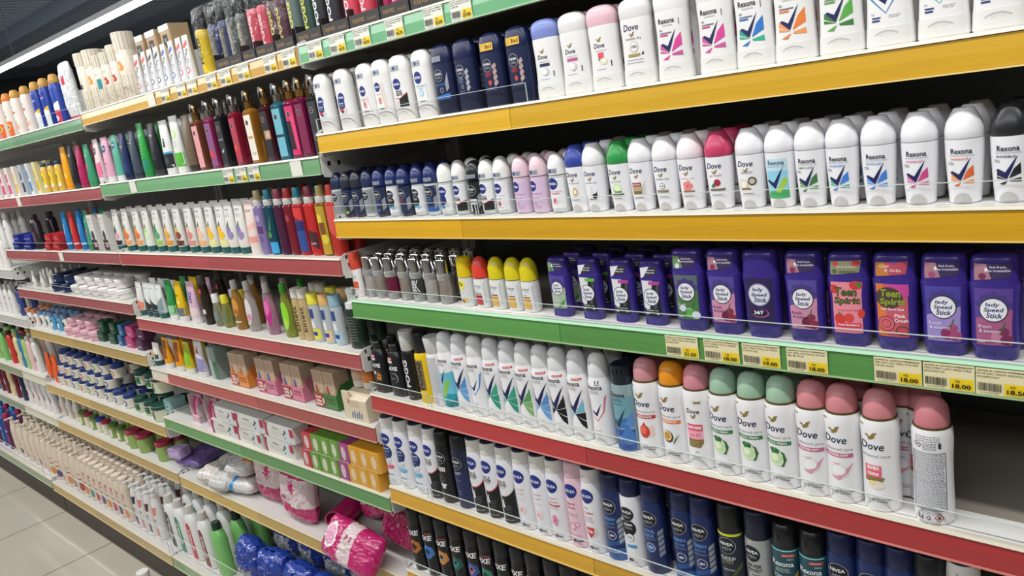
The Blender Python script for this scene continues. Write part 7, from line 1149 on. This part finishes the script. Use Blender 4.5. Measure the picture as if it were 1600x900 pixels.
# ---------------------------------------------------------------- bags of cotton and tissues on the lower shelves
MAG = mat('c0246c', .2, coat=.5, bump=.25, nscale=40); MAGD = mat('a01c58', .2, coat=.5, bump=.25, nscale=40); COT = mat('d9c6c6', .35, coat=.3, bump=.8, nscale=55, noise=.12)
def cotf(u, v, side):
    if v < .30: return MAG if (u*7+v*3) % 1.3 > .12 else MAGD
    if v > .80: return MAG
    du, dv = (u-.62)*1.2, v-.62; r = math.hypot(du, dv); an = math.atan2(dv, du)
    if r < .12*(1+.35*math.cos(9*an)) and side < 0: return MAG
    if (u-.3)**2+(v-.42)**2 < .003 and side < 0: return MAG
    return COT
def bag(name, m, loc, rot, label, cat, group=None):
    o = link(name, m.build(name), None, loc); o.rotation_euler = rot; tag(o, label, cat, group); return o
zb = lambda x: zs('B7', x)
B_ = BAGX
bag('cotton_ball_bag', pillow(135, 75, 166, cotf, seed=5, amp=10), (B_[0], .065, zb(B_[0])+.002), (-.12, 0, .1), 'magenta and white cotton bag, standing farther back beside the wipes', 'cotton bag', 'cotton bags')
bag('cotton_ball_bag', pillow(165, 88, 172, cotf, seed=9, amp=10), (B_[1], .04, zb(B_[1])+.002), (-.1, 0, -.05), 'magenta and white cotton bag with barcode, standing at shelf front', 'cotton bag', 'cotton bags')
def cotg(u, v, side):
    if side < 0 and ((u-.2)/.13)**2+((v-.55)/.3)**2 < 1: return mat('e4a8c4', .3) if ((u-.2)/.10)**2+((v-.55)/.24)**2 < 1 else mat('eeeaec', .3)
    if .42 < u < .64 and side < 0: return COT if not ((.47 < u < .51 or .56 < u < .6) and .6 < v < .72) else MAGD
    return MAG
bag('cotton_pad_bag', pillow(215, 78, 112, cotg, seed=12, amp=8), (B_[2], -.055, zb(B_[2])+.002), (-.62, .12, 0), 'magenta pillow bag with pink oval badge lying over shelf edge', 'cotton bag', 'cotton bags')
bag('cotton_ball_bag', pillow(140, 62, 150, lambda u, v, s: MAG if v > .72 or v < .2 else cotf(u, v, s), seed=15, amp=11), (B_[3], .12, zb(B_[3])+.03), (-.15, -.4, -.1), 'magenta cotton bag slumped behind the pillow bag', 'cotton bag', 'cotton bags')
bag('cotton_ball_bag', pillow(115, 50, 138, lambda u, v, s: MAGD if v > .45 else MAG, seed=18, amp=11), (B_[4], .06, zb(B_[4])+.03), (-.1, .35, .25), 'deep magenta folded bag leaning at the near end of shelf', 'cotton bag', 'cotton bags')
rl = M()
R_ = [(0, 36, 30, 2), (110, 36, 30, 2)]
rl.loft(R_, MAG, bot=False, top=False); rl.loft([(0, 33, 27), (110, 33, 27)], MAGD, bot=False, top=False); rl.loft([(0, 36, 30), (.1, 33, 27)], MAG, top=False, bot=False); rl.loft([(50, 33, 27), (51, 33, 27)], MAGD)
rl.v = [(x_, z_, y_+30) for x_, y_, z_ in rl.v]
bag('cotton_pad_roll', rl, (B_[5]-.02, .05, zb(B_[5])+.001), (0, 0, .35), 'rolled magenta pack lying on its side between cotton bags', 'cotton roll')
# wipes and tissue packs
WW = mat('dedcd8', .18, coat=.4, bump=.7, nscale=45)
for i, (x, y, z0, dims, cf, nm, lb, rz) in enumerate([
  (B_[6]+.06, .065, .0, (120, 50, 200), lambda u, v, s: mat('7a64a4', .25, coat=.4, bump=.3, nscale=30), 'wipes_pack', 'purple wipes pack lying flat under the lilac box', .3),
  (B_[7], .03, .0, (95, 62, 170), lambda u, v, s: WW if (u*4+v*2) % 1.7 > .1 else mat('d88a78', .3), 'wipes_pack', 'white crinkled wipes pack beside the purple pack', .2),
  (B_[8], .02, .0, (95, 60, 170), lambda u, v, s: WW if v > .12 else mat('c8c6c4', .2), 'wipes_pack', 'white crinkled wipes pack touching the tissue packs', .15),
  (B_[9]+.02, .05, .0, (118, 60, 185), lambda u, v, s: mat('2f8cc8', .25, coat=.4) if (.12 < u < .3 and v < .5) or v > .8 else mat('d2cfcc', .22, coat=.4, bump=.5, nscale=40), 'tissue_pack', 'lower tissue pack with blue flash', .22),
  (B_[9]+.008, .055, .057, (112, 56, 180), lambda u, v, s: mat('2f9cc0', .25) if v > .45 and u < .6 else (mat('b8684c', .3) if v > .45 else (mat('d8944c', .3) if u > .5 and v > .2 else mat('d4d1ce', .22, coat=.4, bump=.5, nscale=40))), 'tissue_pack', 'upper tissue pack with teal and orange top', .2)]):
    m = pillow(dims[0], dims[1], dims[2], cf, seed=20+i, amp=7, n=5); m.v = [(p[0], p[2]-40, dims[1]/2-p[1]+4) for p in m.v]
    mn = min(p[2] for p in m.v); m.v = [(p[0], p[1], p[2]-mn) for p in m.v]
    bag(nm, m, (x, y, zb(x)+z0+.002), (0, 0, rz), lb+', middle lower yellow shelf', 'wipes pack', 'wipes and tissue packs')
m = carton(62, 50, 34, 'b49ac8', [rc(-24, 8, 24, 26, 'c8b0d8')])
d = Design('soap_carton', '', 'soap box', m); d.place((B_[6]+.04, .03, zb(B_[6])+.052), .3, 'small lilac carton lying on the purple wipes pack', 'lilac soap carton')
# blue packs in clear film on the bottom deck
BL = mat('2444a4', .15, coat=.8, bump=.8, nscale=34); BLW = mat('b9bcc6', .15, coat=.7, bump=.9, nscale=40)
for i, (x, y, z0) in enumerate(BLUE):
    def bf(u, v, s, i=i):
        if v > .5: return BL
        return BLW if u < .85 else BL
    m = pillow(126, 105, 165, bf, seed=40+i, amp=20, n=4)
    bag('blue_diaper_pack', m, (x, y, -1.35+z0), (0, 0, .15*((i % 3)-1)), 'blue pack in clear film on middle bottom deck, %s of %s from far end%s' % (ORD[i//2], NUM[(len(BLUE)+1)//2-1], ', front' if i % 2 == 0 else ', behind'), 'blue pack', 'blue film packs on the bottom deck')
# printed round tub standing on the floor
t = Design('floor_canister', '', 'canister', [('canister', M().loft([(0, 20), (2, 22), (100, 22), (102, 21)], mat('d4d2ce', .35))), ('lid', M().loft([(102, 22), (112, 22), (114, 20)], mat('e2e1de', .35))), ('print', print_on(M(), lambda a, b: -math.sqrt(max(0, 22.2**2-a*a)), finelines(0, 10, 96, 34, 16, '5a5c60')))])
t.place((FTUB[0], FTUB[1], FLOOR), 0, 'white round printed canister standing on the floor tiles by the shelves', 'floor canister')
